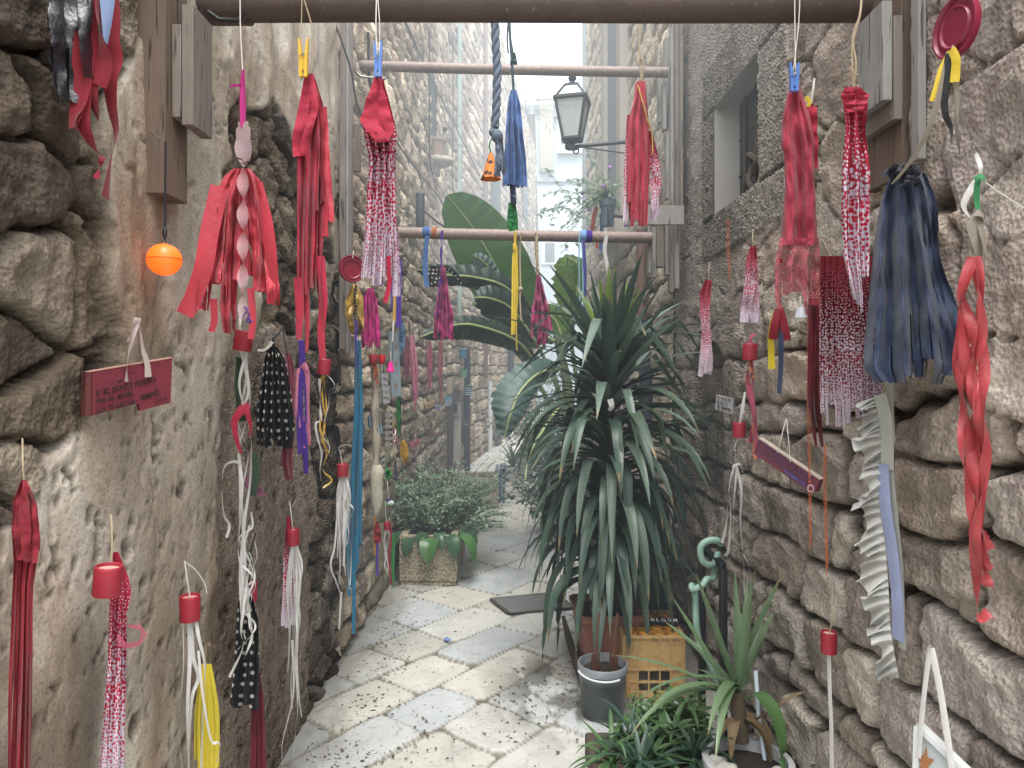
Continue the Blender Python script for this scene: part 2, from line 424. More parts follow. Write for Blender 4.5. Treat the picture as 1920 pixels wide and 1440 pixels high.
# ---- left near wall: rubble on the outside, old plaster over most of it, Y 0.9 .. 3.75
def build_left_near():
    Y = .95*np.exp(np.arange(0, math.log(3.78/.95), .0058)); Z = zgrid(4.3)
    YY, ZZ = np.meshgrid(Y, Z, indexing='ij')
    d, idv, dx, dy = stones(YY+.3, ZZ+.13, .20, .155, 11, jit=.40, warp=.3, p=3.4)
    h, prof = stone_height(d, idv, dx, dy, YY, ZZ, .10, .030, .055, .05, 3)
    tint = stone_tint(prof, idv, YY, ZZ, ['#544b42', '#655c51', '#4b433b', '#584f44', '#6f675c', '#463e37'], '#201b17', 2)
    px, py = pxpy(XL, YY, ZZ)
    nx = (fbm(YY*7, ZZ*7, 5, 41)-.5)*90; ny = (fbm(YY*7+9, ZZ*7, 5, 47)-.5)*90
    big = [(255, 60), (200, 180), (185, 330), (195, 480), (180, 560), (215, 640), (195, 720), (150, 790), (120, 850), (70, 900), (60, 990), (-400, 1100), (-600, 2200), (1000, 2200), (640, 1440), (700, 800), (612, 560), (608, 500), (600, 330), (560, 290), (520, 200), (445, 200), (430, 235), (420, 330), (415, 420), (500, 480), (490, 590), (560, 620), (620, 560), (640, 300), (640, -900), (300, -900), (330, 0)]
    pl = inpoly(px+nx*.6, py+ny, big)
    ex = [(560, 690), (620, 560), (700, 560), (720, 1500), (590, 1500), (585, 1100), (600, 900)]      # rough strip by the plank
    rough_strip = inpoly(px+nx*.3, py+ny*.3, ex)
    pl &= ~rough_strip
    plf = blur(pl.astype(float), 2); pls = smooth01(.25, .75, plf)
    ph = .052+(fbm(YY*1.7, ZZ*1.7, 3, 5)-.5)*.04+(fbm(YY*9, ZZ*6, 4, 6)-.5)*.010+(ridged(YY*26, ZZ*9, 3, 66)-.5)*.003
    pit = smooth01(.70, .80, fbm(YY*38, ZZ*26, 3, 71)); pm = smooth01(1.75, 1.35, ZZ+(fbm(YY*3, ZZ*3, 2, 4)-.5)*.5); pit = pit*(.15+.85*pm); ph -= pit*.013; pl_ = ridged(YY*9, ZZ*2.0, 4, 78); ph += (1-pm)*((pl_-.5)*.022+smooth01(.60, .64, fbm(YY*3.2, ZZ*1.4, 5, 79))*.009)
    pit2 = pm*smooth01(.74, .80, fbm(YY*15, ZZ*11, 3, 73)); ph -= pit2*.02
    # a second, thinner coarse coat to the right of the smooth one
    coarse = smooth01(395, 425, px+nx*.25+(py-800)*.03)*smooth01(560, 700, py+ny*.3)
    ph -= coarse*.022; ph += coarse*(fbm(YY*60, ZZ*60, 3, 74)-.5)*.010
    crack = np.abs(fbm(YY*5, ZZ*1.6, 4, 91)-.5); ph -= smooth01(.012, .0, crack)*.010
    h = h*(1-pls)+ph*pls
    base = C('#827a6e'); warm = C('#6f5d4c'); pale = C('#9a948a'); brown = C('#4f443a')
    a = smooth01(.38, .62, fbm(YY*2.4, ZZ*1.1, 5, 51))[..., None]; b = smooth01(.48, .72, fbm(YY*5, ZZ*2.2, 5, 52))[..., None]
    pt = base*(1-a)+pale*a; pt = pt*(1-.62*b)+warm*.62*b; dk = smooth01(.55, .75, fbm(YY*6, ZZ*1.3, 5, 57))[..., None]; pt = pt*(1-.38*dk)
    pt = pt*(1-.80*coarse[..., None])+C('#6c6157')*.80*coarse[..., None]
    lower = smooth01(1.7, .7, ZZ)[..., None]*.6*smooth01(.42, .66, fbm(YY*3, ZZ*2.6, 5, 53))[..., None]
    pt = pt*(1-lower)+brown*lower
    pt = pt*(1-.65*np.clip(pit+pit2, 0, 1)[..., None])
    up = smooth01(2.2, 3.0, ZZ)[..., None]; pt = pt*(1+.22*up)  # upper plaster paler: sky glare put into the tint
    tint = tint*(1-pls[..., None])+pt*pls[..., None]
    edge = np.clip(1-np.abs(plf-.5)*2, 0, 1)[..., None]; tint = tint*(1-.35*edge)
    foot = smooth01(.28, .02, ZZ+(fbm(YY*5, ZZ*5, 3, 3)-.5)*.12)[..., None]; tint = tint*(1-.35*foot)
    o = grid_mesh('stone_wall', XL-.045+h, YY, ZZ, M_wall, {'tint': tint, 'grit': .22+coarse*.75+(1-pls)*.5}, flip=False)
    # back faces: end caps so the wall is a solid slab
    return o
lw = build_left_near()
tag(lw, 'near left house wall, rubble stones at its outer edge and peeling beige plaster over the rest', 'wall')

def block_wall(name, X, Y0, Y1, top, pal, joint, w_, h_, seed, side, step=.0062, bulge=.05, depth=.05, rough=.04, extra=None, dir_=0.0, hole=None, base_pale=None, jit=.3, warp=.22):
    Y = Y0*np.exp(np.arange(0, math.log(Y1/Y0)+step, step)); Z = zgrid(top)
    YY, ZZ = np.meshgrid(Y, Z, indexing='ij')
    d, idv, dx, dy = bricks(YY+seed, ZZ, w_, h_, seed, jit=jit, warp=warp)
    h, prof = stone_height(d, idv, dx*.5, dy*.5, YY, ZZ, .022, bulge, depth, rough, seed)
    tint = stone_tint(prof, idv, YY, ZZ, pal, joint, seed)
    if extra: h, tint = extra(YY, ZZ, h, tint, prof)
    keep = None
    if hole is not None: keep = ~hole(YY, ZZ)
    XX = X+side*-h+(YY-Y0)*dir_
    o = grid_mesh(name, XX, YY, ZZ, M_wall, {'tint': tint, 'grit': np.full(YY.shape, .8)}, flip=(side > 0), keep=keep)
    return o
# ---- left middle wall: rough coursed blocks, Y 3.8 .. 10
PALG = ['#9b8f80', '#a99d8c', '#8a7d6e', '#94887a', '#b0a594', '#84776a']
def ex_lm(YY, ZZ, h, tint, prof):
    # darker low down, flat olive strip around the stick; plinth
    px, py = pxpy(XL, YY, ZZ)
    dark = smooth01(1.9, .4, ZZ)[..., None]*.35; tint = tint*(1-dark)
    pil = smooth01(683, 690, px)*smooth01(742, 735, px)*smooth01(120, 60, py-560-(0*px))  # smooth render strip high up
    up = smooth01(2.35, 3.2, ZZ)[..., None]; tint = tint*(1+.25*up)  # blocks lighten with height, bright veil painted into the colour
    ren = smooth01(690, 700, px)*smooth01(735, 722, px)*smooth01(610, 660, py)
    h = h*(1-.8*ren)+.035*ren; tint = tint*(1-.6*ren[..., None])+C('#6b6a58')*.6*ren[..., None]
    return h, tint
def hole_l(YY, ZZ):   # niche with the flower pot (upper) and the arched doorway
    n1 = (YY > 8.02) & (YY < 8.75) & (ZZ > 3.95) & (ZZ < 5.05)
    return n1
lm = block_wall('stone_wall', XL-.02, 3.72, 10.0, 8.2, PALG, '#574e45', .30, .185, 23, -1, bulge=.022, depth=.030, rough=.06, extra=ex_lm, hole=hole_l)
tag(lm, 'left wall of rough coursed stone blocks behind the strings of small boards and cloths', 'wall')
def hole_f(YY, ZZ):
    yc = 10.68; r = .50; return (np.abs(YY-yc) < r) & ((ZZ < .98) | (((YY-yc)/r)**2+((ZZ-.98)/.32)**2 < 1)) & (ZZ > .0)
# ---- left far wall turning right, to Y 24
lf = block_wall('stone_wall', XL-.02, 10.0, 24.0, 8.9, PALG, '#5a5046', .36, .21, 35, -1, step=.005, bulge=.018, depth=.024, rough=.05, dir_=.124, hole=hole_f)
tag(lf, 'far left stone house wall bending to the right towards the white building', 'wall')
# far wall's short end and roof edge
mb = MB(); mb.box((.83-.9, 24.06, 4.4), (1.75, .1, 8.9)); 
o = mb.build('end_wall', M_wall, lf); add_attr(o.data, 'tint', np.tile(C('#8f8474'), (len(o.data.vertices), 1)), 'FLOAT_COLOR'); add_attr(o.data, 'grit', np.ones(len(o.data.vertices)))

# ---- right near wall: window, big rubble, Y .95 .. 4.35
WY0, WY1, WZ0, WZ1 = 2.90, 3.55, 2.36, 2.90
def build_right_near():
    Y = .95*np.exp(np.arange(0, math.log(4.5/.95), .0058)); Z = zgrid(4.6)
    YY, ZZ = np.meshgrid(Y, Z, indexing='ij')
    d, idv, dx, dy = stones(YY*1.0+.1, ZZ+.07-.06*YY, .34, .205, 58, jit=.36, warp=.20, p=6)
    d2, id2, dx2, dy2 = bricks(YY+.2, ZZ+.03+.05*YY, .31, .185, 59, jit=.40, warp=.30)
    lo = ZZ+(fbm(YY*1.5, ZZ*1.5, 2, 61)-.5)*.8 < 1.75; d = np.where(lo, d2*2.0, d); idv = np.where(lo, id2, idv); dx = np.where(lo, dx2*.4, dx); dy = np.where(lo, dy2*.4, dy)
    seam = blur(lo.astype(float), 2); seam = np.clip(1-np.abs(seam-.5)*2.4, 0, 1); d = d*(1-seam*.0)
    h, prof = stone_height(d, idv, dx, dy, YY, ZZ, .030, .016, .046, .055, 8)
    tint = stone_tint(prof, idv, YY, ZZ, ['#8b8177', '#989087', '#827a70', '#8f8881', '#a39c91', '#7d756d', '#91857a'], '#39332d', 4)
    px, py = pxpy(XR, YY, ZZ)
    # upper part: stones smeared with grey-mauve mortar
    sm = smooth01(.42, .62, fbm(YY*3.1, ZZ*3.1, 4, 33)+.22*smooth01(1.55, 2.2, ZZ)-.12+.14*smooth01(1480, 1380, px))
    sm *= smooth01(1.1, 1.5, ZZ)
    mh = .010+(fbm(YY*5, ZZ*5, 4, 34)-.5)*.06+(ridged(YY*14, ZZ*12, 3, 35)-.5)*.015
    h = h*(1-.7*sm)+mh*.7*sm
    mc = C('#8a8079')*(.75+.5*fbm(YY*6, ZZ*6, 4, 36)[..., None])
    tint = tint*(1-.55*sm[..., None])+mc*.55*sm[..., None]
    # left part of this wall (far): rough grey render
    g = smooth01(3.05, 3.35, YY+(fbm(YY*5, ZZ*5, 4, 37)-.5)*.5)*smooth01(.7, 1.0, ZZ)
    h = h*(1-.65*g)+.65*g*(.01+(fbm(YY*30, ZZ*30, 3, 38)-.5)*.02)
    tint = tint*(1-.5*g[..., None])+C('#85807a')*.5*g[..., None]
    # dressed stones round the window
    fr = ((YY > WY0-.28) & (YY < WY1+.22) & (ZZ > WZ0-.20) & (ZZ < WZ1+.24)).astype(float)
    frb = smooth01(.3, .7, blur(fr, 3))
    jt = np.minimum.reduce([np.abs(ZZ-WZ1-.0)+99*(YY > WY0)*(YY < WY1), np.abs(ZZ-WZ0)+99*((YY > WY0) & (YY < WY1))])
    jn = smooth01(.010, .0, jt)
    fh = .022+(fbm(YY*70, ZZ*70, 2, 39)-.5)*.014-jn*.02
    h = h*(1-frb)+fh*frb; tint = tint*(1-frb[..., None])+C('#969089')*frb[..., None]*(.8+.3*fbm(YY*70, ZZ*70, 2, 39)[..., None]-.3*jn[..., None])
    # arched blocked opening below/left of the window
    ac = 3.72; ar = .30; top = 1.55
    arch = ((np.abs(YY-ac) < ar) & (ZZ < top+np.sqrt(np.clip(ar**2-(YY-ac)**2, 0, 9))*.65) & (ZZ > .95)).astype(float)
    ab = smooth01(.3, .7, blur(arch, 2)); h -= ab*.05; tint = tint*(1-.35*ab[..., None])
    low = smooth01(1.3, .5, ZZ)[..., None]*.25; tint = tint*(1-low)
    hole = (YY > WY0) & (YY < WY1) & (ZZ > WZ0) & (ZZ < WZ1)
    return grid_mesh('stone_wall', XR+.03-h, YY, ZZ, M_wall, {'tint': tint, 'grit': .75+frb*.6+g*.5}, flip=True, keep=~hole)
rw = build_right_near()
tag(rw, 'near right house wall of large brown rubble stones with a small deep window', 'wall')
# window reveal
def reveal():
    mbs = MB(); x0 = XR+.012; D = .11
    y0, y1, z0, z1 = WY0+.004, WY1-.004, WZ0+.004, WZ1-.004
    def q(a): mbs.add(a, [(0, 1, 2, 3)])
    q([(x0, y0, z0), (x0+D, y0+.06, z0+.04), (x0+D, y0+.06, z1), (x0, y0, z1)])
    q([(x0, y1, z0), (x0, y1, z1), (x0+D, y1-.05, z1), (x0+D, y1-.05, z0+.04)])
    q([(x0, y0, z0), (x0, y1, z0), (x0+D, y1-.05, z0+.04), (x0+D, y0+.06, z0+.04)])
    q([(x0, y0, z1), (x0+D, y0+.06, z1), (x0+D, y1-.05, z1), (x0, y1, z1)])
    o = mbs.build('window_reveal', plain('white_plaster', '#8f8d88', .95, .12, 9, bump=.6), rw, smooth=False)
    m2 = MB(); m2.add([(x0+D, WY0, WZ0), (x0+D, WY1, WZ0), (x0+D, WY1, WZ1), (x0+D, WY0, WZ1)], [(0, 1, 2, 3)])
    m2.build('shutter', plain('dark_shutter', '#3b3a3d', .7, .25, 6), rw, smooth=False)
    m3 = MB()
    for k in range(3):
        yy = WY0+.17+k*.16; m3.tube([(x0+.10, yy, WZ0+.015), (x0+.10, yy, WZ1)], .008, 8)
    for k in range(2):
        zz = WZ0+.18+k*.18; m3.tube([(x0+.11, WY0+.03, zz), (x0+.11, WY1-.03, zz)], .007, 8)
    m3.build('window_bars', plain('bar_iron', '#4a4440', .7, .3, 30, bump=.3), rw)
reveal()
# ---- right middle wall Y 4.5 .. 9.7 then corner
def ex_rm(YY, ZZ, h, tint, prof):
    up = smooth01(2.0, 3.2, ZZ)[..., None]; tint = tint*(.9+.3*up); return h, tint  # tint rises with height, painting in the glare from above
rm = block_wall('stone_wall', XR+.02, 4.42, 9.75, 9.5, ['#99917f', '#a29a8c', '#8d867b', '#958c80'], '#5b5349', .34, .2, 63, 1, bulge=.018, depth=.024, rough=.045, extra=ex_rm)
tag(rm, 'right house wall of grey stone running back behind the wall lantern', 'wall')
mb = MB(); mb.box((2.0+XR-.02, 9.80, 4.75), (4.0, .12, 9.5)); o = mb.build('end_wall', M_wall, rm)
add_attr(o.data, 'tint', np.tile(C('#8f877b'), (len(o.data.vertices), 1)), 'FLOAT_COLOR'); add_attr(o.data, 'grit', np.ones(len(o.data.vertices)))

# ---- ground: big limestone flags laid diagonally
def ground():
    t = NT('limestone_paving'); c = t.attr('tint').outputs['Color']; v = t.coord('Object')
    n1 = t.noise(v, 9, 8, .7); n2 = t.noise(v, 70, 5, .75)
    k = t.mix(n1, t.mix(1, c, (.78, .79, .80), 'MULTIPLY'), t.mix(1, c, (1.12, 1.12, 1.12), 'MULTIPLY'))
    pits = t.ramp(t.noise(v, 42, 4, .75), [(.33, (1, 1, 1)), (.41, (0, 0, 0))]); k = t.mix(t.math('MULTIPLY', pits, .75), k, hexc('#6b6658'))
    sp = t.ramp(n2, [(.29, (1, 1, 1)), (.36, (0, 0, 0))]); k = t.mix(t.math('MULTIPLY', sp, .45), k, hexc('#5f5b52'))
    gr = t.ramp(t.noise(v, 2.3, 6, .7, .8), [(.50, (0, 0, 0)), (.72, (1, 1, 1))]); k = t.mix(t.math('MULTIPLY', gr, .45), k, hexc('#7d8784'))
    t.col(k); t.link(t.ramp(n1, [(.3, (.38,)*3), (.7, (.75,)*3)]), t.b.inputs['Roughness'])
    t.b.inputs['Specular IOR Level'].default_value = .35
    t.bump(t.math('SUBTRACT', t.math('ADD', n1, t.math('MULTIPLY', n2, .3)), t.math('MULTIPLY', pits, .5)), .5, .008)
    Y = .7*np.exp(np.arange(0, math.log(32/.7), .0062)); X = np.concatenate([np.arange(-1.3, 1.5, .0095), np.linspace(1.5, 8, 40)])
    XX, YY = np.meshgrid(X, Y, indexing='ij')
    a = math.radians(52); u = XX*math.cos(a)+YY*math.sin(a)+.08; v_ = -XX*math.sin(a)+YY*math.cos(a)+.2
    d, idv, dx, dy = bricks(u, v_, .44, .34, 81, jit=.28, warp=.055)
    brk = stones(XX+.4, YY, .9, .8, 90, jit=.45, warp=.3, p=2)[0]      # a few cracked flags
    crack = smooth01(.012, .0, brk)*.7
    prof = smooth01(0, .010, d)
    h = prof*.007-.007+(((idv*7.3) % 1)-.5)*.010*prof+(((idv*3.1) % 1)-.5)*dx*.02*prof+(fbm(XX*9, YY*9, 4, 5)-.5)*.010-crack*.006
    pal = [C(p) for p in ('#cbc9c0', '#c6c7c3', '#cdc9bd', '#bfc2c0', '#cfcdc5', '#c6c2b6')]; kk = (idv*5.999).astype(int); tint = np.zeros(XX.shape+(3,))
    for i, p in enumerate(pal): tint[kk == i] = p
    tint *= (.85+.13*((idv*17.3) % 1))[..., None]*(.82+.3*fbm(XX*3, YY*3, 4, 7))[..., None]
    jc = C('#6f6b5e')*(.8+.5*fbm(XX*20, YY*20, 3, 8))[..., None]
    wv = smooth01(.38, .62, fbm(XX*2.5, YY*2.5, 3, 12))
    jp = (smooth01(0.0, .007, d-(.004*(1-wv)))*(1-crack*.6))[..., None]; tint = tint*jp*np.array([.95, .975, 1.0])+jc*(1-jp)
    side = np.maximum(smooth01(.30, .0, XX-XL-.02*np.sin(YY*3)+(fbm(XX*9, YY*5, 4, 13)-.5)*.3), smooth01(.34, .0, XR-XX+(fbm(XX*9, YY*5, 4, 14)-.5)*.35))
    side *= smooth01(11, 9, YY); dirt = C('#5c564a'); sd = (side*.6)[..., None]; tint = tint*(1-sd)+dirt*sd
    # cement patch at bottom right, soil stain by the bucket
    cp = smooth01(.35, .6, XX-(YY-2.0)*.32+(fbm(XX*6, YY*6, 4, 15)-.5)*.3)*smooth01(3.6, 3.3, YY); cp = cp[..., None]
    tint = tint*(1-.8*cp)+C('#a7aaa6')*.8*cp; h = h*(1-cp[..., 0]*.8)
    so_ = smooth01(.48, .62, fbm(XX*7, YY*4, 5, 16))*np.exp(-((XX-.30)/.30)**2-((YY-3.55)/.38)**2)*1.5
    so_ = np.clip(so_, 0, .75)[..., None]; tint = tint*(1-so_)+C('#3b342b')*so_
    o = grid_mesh('pavement', XX, YY, h, t.m, {'tint': tint}, flip=True)
    return tag(o, kind='structure')
ground()
# under-sheet out to the horizon
mb = MB(); mb.add([(-60, -20, -.09), (60, -20, -.09), (60, 120, -.09), (-60, 120, -.09)], [(0, 1, 2, 3)])
tag(mb.build('ground', plain('far_ground', '#8d8a80', .9, .1, 1), None, smooth=False), kind='structure')

# solid cores behind the relief skins, so no light or sky passes through the seams
M_core = plain('wall_core_stone', '#5b5249', .95, .2, 5)
def core(par, x0, x1, y0, y1, z1, dir_=0):
    mb = MB(); v = []
    for z in (-.05, z1):
        for (x, y) in ((x0, y0), (x1, y0), (x1, y1), (x0, y1)): v.append((x+(y-y0)*dir_, y, z))
    mb.add(v, [(3, 2, 1, 0), (4, 5, 6, 7), (0, 1, 5, 4), (1, 2, 6, 5), (2, 3, 7, 6), (3, 0, 4, 7)])
    mb.build('wall_core', M_core, par, smooth=False)
core(lw, XL-.55, XL-.13, .94, 3.76, 4.28); core(lm, XL-.75, XL-.20, 3.77, 10.0, 8.18); core(lf, XL-.95, XL-.55, 10.0, 24.0, 8.88, .124)
core(rw, XR+.37, XR+.75, .94, 4.46, 4.55); core(rm, XR+.13, XR+.5, 4.47, 9.73, 9.48)
def cap(par, pts):
    mb = MB(); mb.add(pts, [(0, 1, 2, 3)]); o = mb.build('wall_edge', M_core, par, smooth=False)
cap(rw, [(XR+.02, .955, 0), (XR+.5, .955, 0), (XR+.5, .955, 4.5), (XR+.02, .955, 4.5)])
cap(rm, [(XR+.02, 4.43, 4.5), (XR+.5, 4.43, 4.5), (XR+.5, 4.43, 9.5), (XR+.02, 9.43, 9.5)][:3]+[(XR+.02, 4.43, 9.5)])
cap(lm, [(XL-.06, 3.73, 4.2), (XL-.6, 3.73, 4.2), (XL-.6, 3.73, 8.2), (XL-.06, 3.73, 8.2)])
cap(lw, [(XL-.03, 3.775, 0), (XL-.5, 3.775, 0), (XL-.5, 3.775, 4.3), (XL-.03, 3.775, 4.3)])
cap(lm, [(XL-.03, 9.99, 0), (XL-.9, 9.99, 0), (XL-.9, 9.99, 8.2), (XL-.03, 9.99, 8.2)])
cap(lf, [(XL-.03, 10.03, 8), (XL-.9, 10.03, 8), (XL-.9, 10.03, 8.9), (XL-.03, 10.03, 8.9)])

# ---- glowing volumes put in for lens haze hanging in the upper alley
hz = bpy.data.materials.new('lens_glare_glow'); hz.use_nodes = True; hn = hz.node_tree; hn.nodes.clear()
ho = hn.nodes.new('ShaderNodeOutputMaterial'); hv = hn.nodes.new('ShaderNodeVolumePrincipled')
hv.inputs['Density'].default_value = 0.0; hv.inputs['Emission Strength'].default_value = GLARE; hv.inputs['Emission Color'].default_value = (.86, .94, 1, 1)
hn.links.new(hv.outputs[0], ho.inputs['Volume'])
mb = MB(); mb.box((1.5, 8.55, 7.3), (9.0, 12.9, 9.6)); ob = mb.build('glare', hz, None, smooth=False); tag(ob, 'self-glowing air standing in for lens haze filling the upper part of the alley', 'glare', kind='stuff')

hz2 = hz.copy(); hz2.name = 'low_lens_glare_glow'; hz2.node_tree.nodes['Principled Volume'].inputs['Emission Strength'].default_value = GLARE*.28  # low copy: added glow that lifts the far darks
mb = MB(); mb.box((.06, 8.55, 1.42), (3.2, 12.9, 2.14)); ob = mb.build('glare', hz2, None, smooth=False); tag(ob, 'faint self-glowing air standing in for lens haze in the lower part of the alley', 'glare', kind='stuff')
# ================================================================== builders for the hanging things
def interp(sil, q):
    """sil rows (py, a, b) -> smooth values at fraction q of the height"""
    y = sil[0][0]+(sil[-1][0]-sil[0][0])*q
    ys = [s[0] for s in sil]
    return y, float(np.interp(y, ys, [s[1] for s in sil])), float(np.interp(y, ys, [s[2] for s in sil]))
def fringe(name, fr, sil, n, mat, parent=None, layers=2, depth=.018, cut=.35, jag=.10, seed=1, seg=26, fill=1.25, sway=.5, cross=3, top=0.0, pleat=1.0, d0=0.0):
    """strips of cloth gathered at the top and hanging to a ragged hem; silhouette measured in photo pixels"""
    R = random.Random(seed); V = []; Fc = []; UV = []; TT = []
    y0 = sil[0][0]; y1 = sil[-1][0]
    W = max((fr.pt(q[2], q[0])-fr.pt(q[1], q[0])).length for q in sil)
    for L in range(layers):
        nn = n if L == 0 else max(2, n-1)
        for i in range(nn):
            s = (i+.5)/nn; ph = R.uniform(0, 6.28); ph2 = R.uniform(0, 6.28)
            tend = 1-jag*R.random()*(1 if (i % 3) else .4); w = fill/nn*R.uniform(.85, 1.15)
            sw = R.uniform(-1, 1)*sway/nn; tw = R.uniform(-1.2, 1.2); kf = R.uniform(2.2, 4.5)
            bl = R.choice((-1, .3, 1, 1)); dl = d0-L*depth*.9+(R.random()-.5)*depth*.9
            b = len(V); skew = R.uniform(-.03, .03)
            for r in range(seg+1):
                t = r/seg*tend
                yy, a, c = interp(sil, t); free = max(0, (t-cut)/(1-cut)) if cut < 1 else 0
                if r == seg: yj = [yy+(y1-y0)*R.uniform(-.012, .012) for _ in range(cross)]
                else: yj = [yy]*cross
                cs = s+sw*free*math.sin(kf*t*2+ph)+sw*free*.7
                ang = tw*free*math.sin(2.1*t+ph2)
                gather = min(1, t/.10+.25) if top == 0 else 1
                for k in range(cross):
                    q = k/(cross-1)-.5; ws = w*math.cos(ang*.8)*(1-.12*free)*(1+.30*mnoise.noise(Vector((i*7.7+(1 if q > 0 else -1)*3, t*7, seed+L)))+.12*mnoise.noise(Vector((i*3.3+q*9, t*30, seed))))
                    ss = min(max(cs+q*ws, -.06), 1.06)
                    px = a+(c-a)*ss
                    dd = dl*gather+depth*pleat*math.sin(ph+s*nn*2.4+q*2.2+t*1.5)*.55*gather+depth*math.cos(q*PI)*.22*bl+q*depth*2*math.sin(ang)*free
                    dd += depth*.25*math.sin(9*t+ph2+q*3)+depth*.7*(mnoise.noise(Vector((i*3.1+q*1.6, t*5.5, seed+L*9))))+depth*.28*mnoise.noise(Vector((i*5.1+q*4, t*19, seed)))
                    V.append(fr.pt(px, yj[k]+skew*free*40*q*0, dd)); UV.append((W*ss+L*.37, (V[-1].z-fr.o.z))); TT.append(t)
            for r in range(seg):
                for k in range(cross-1):
                    q0 = b+r*cross+k; Fc.append((q0, q0+1, q0+1+cross, q0+cross))
    o = mesh_from(name, V, Fc, mat, parent, True, uv=UV)
    add_attr(o.data, 'tt', np.array(TT)); return o
def sheet(name, fr, sil, mat, parent=None, pleats=5, depth=.02, jag=.05, slits=6, cut=.6, seed=1, d0=0.0, seg=40, cols=None, crumple=.5, gap=.05, curl=.35, layers=1, har=.35):
    """one continuous pleated piece of cloth, slit into strips towards a ragged hem"""
    R = random.Random(seed); M = cols or max(36, slits*10); V = []; UV = []; TT = []; Fc = []
    W = max((fr.pt(q[2], q[0])-fr.pt(q[1], q[0])).length for q in sil); y0, y1 = sil[0][0], sil[-1][0]; hgt = abs(fr.pt(sil[0][1], y0).z-fr.pt(sil[0][1], y1).z)
    b = [0]+sorted(min(M-2, max(2, int(M*(i+R.uniform(-.28, .28))/slits))) for i in range(1, slits))+[M-1]; b = sorted(set(b))
    sid = [max(i for i in range(len(b)-1) if b[i] <= c) for c in range(M)]
    ends = [1-jag*R.random()-(jag*1.2 if R.random() < .25 else 0) for _ in b]; cu = [cut*R.uniform(.75, 1.3) for _ in b]; sw = [R.uniform(-1, 1) for _ in b]; ph = R.uniform(0, 6)
    slant = [R.uniform(-1, 1)*.012 for _ in b]
    for r in range(seg+1):
        for c in range(M):
            k = sid[c]; s = c/(M-1); s0 = b[k]/(M-1); s1 = b[k+1]/(M-1); q = (s-(s0+s1)/2)/max(1e-6, s1-s0)
            t = r/seg*ends[k]+(slant[k]*q+.006*mnoise.noise(Vector((c*.9, seed, 3))))*(r/seg)**6
            yy, a, cc = interp(sil, min(1, t)); free = max(0, (t-cu[k])/max(.05, 1-cu[k])) if cu[k] < 1 else 0
            free = min(free, 1); g = .25+.75*min(1, t/.35)
            ss = (s0+s1)/2+(s-(s0+s1)/2)*(1-gap*min(1, free*3))+sw[k]*.02*free*math.sin(3*t+k)
            a1 = 2*PI*pleats*(s+.05*math.sin(2.3*t+ph)+.06*mnoise.noise(Vector((s*3, t*1.6, seed))))
            wv = math.sin(a1)+har*math.sin(2.1*a1+1.3)
            ss += .35/pleats*.5*math.cos(a1)*.30*g
            dd = d0+depth*(wv*.62*g+crumple*mnoise.noise(Vector((s*5+t*3, t*6-s*2, seed+2)))+crumple*.55*abs(mnoise.noise(Vector((s*8-t*6, t*12+s*4, seed+5)))))+curl*depth*free*q*2*sw[k]
            dd += depth*.8*math.sin(PI*min(1, max(0, s)))*.6
            V.append(fr.pt(a+(cc-a)*ss, yy, dd)); UV.append((s*W, -t*hgt)); TT.append(t)
    for r in range(seg):
        for c in range(M-1):
            if sid[c] != sid[c+1] and (r/seg)*ends[sid[c]] > cu[sid[c]] and cut < 1: continue
            i = r*M+c; Fc.append((i, i+1, i+1+M, i+M))
    if layers > 1:
        R2 = random.Random(seed+50); off = len(V); nv = list(V); V += [v_-fr.n*depth*1.1+fr.h*R2.uniform(-.001, .001)+fr.h*W*.035*math.sin(i_*.003) for i_, v_ in enumerate(nv)]; UV += [(W*1.3-u_[0], u_[1]) for u_ in UV]; TT += TT
        kk = 3+len(Fc)*0; base_f = []
        for r in range(seg):
            for c in range(M-1):
                if (c+5) % max(8, M//slits) == 0 and (r/seg) > cut and cut < 1: continue
                if r/seg > 1-.12*abs(mnoise.noise(Vector((c*.13, seed, 9)))): continue
                i = off+r*M+c; Fc.append((i, i+1, i+1+M, i+M))
    o = mesh_from(name, V, Fc, mat, parent, True, uv=UV); add_attr(o.data, 'tt', np.array(TT)); return o
def catm(pts, seg):
    P_ = [np.array(p, float) for p in pts]; P_ = [2*P_[0]-P_[1]]+P_+[2*P_[-1]-P_[-2]]; out = []
    for i in range(1, len(P_)-2):
        for k in range(seg):
            t = k/seg; a, b, c, d = P_[i-1:i+3]
            out.append(.5*((2*b)+(-a+c)*t+(2*a-5*b+4*c-d)*t*t+(-a+3*b-3*c+d)*t**3))
    out.append(P_[-2]); return out
def strip(mb, fr, pts, w, twist=0, phase=0.2, seg=10, taper=1.0, wav=0.0, d0=0.0):
    """flat ribbon; pts (px,py[,d metres])"""
    pp = [(p[0], p[1], (p[2] if len(p) > 2 else 0)+d0) for p in pts]; c = catm(pp, seg); m = len(c); v = []; f = []; uv = []
    W = [fr.pt(q[0], q[1], q[2]) for q in c]; ln = 0
    for i in range(m):
        T = (W[min(m-1, i+1)]-W[max(0, i-1)]); T = T.normalized() if T.length > 1e-9 else Vector((0, 0, -1))
        side = T.cross(fr.n); side = side.normalized() if side.length > 1e-4 else fr.h
        nn = side.cross(T).normalized(); t = i/(m-1); a = phase+twist*2*PI*t+wav*math.sin(9*t+phase*7)
        ww = w*(1+(taper-1)*t)/2; dr = side*math.cos(a)+nn*math.sin(a)
        if i: ln += (W[i]-W[i-1]).length
        v += [W[i]-dr*ww, W[i]+nn*(.12*w)*abs(math.cos(a)), W[i]+dr*ww]; uv += [(-ww, -ln), (0, -ln), (ww, -ln)]
    for i in range(m-1):
        for k in (0, 1): q = i*3+k; f.append((q, q+1, q+4, q+3))
    mb.add(v, f, uv)
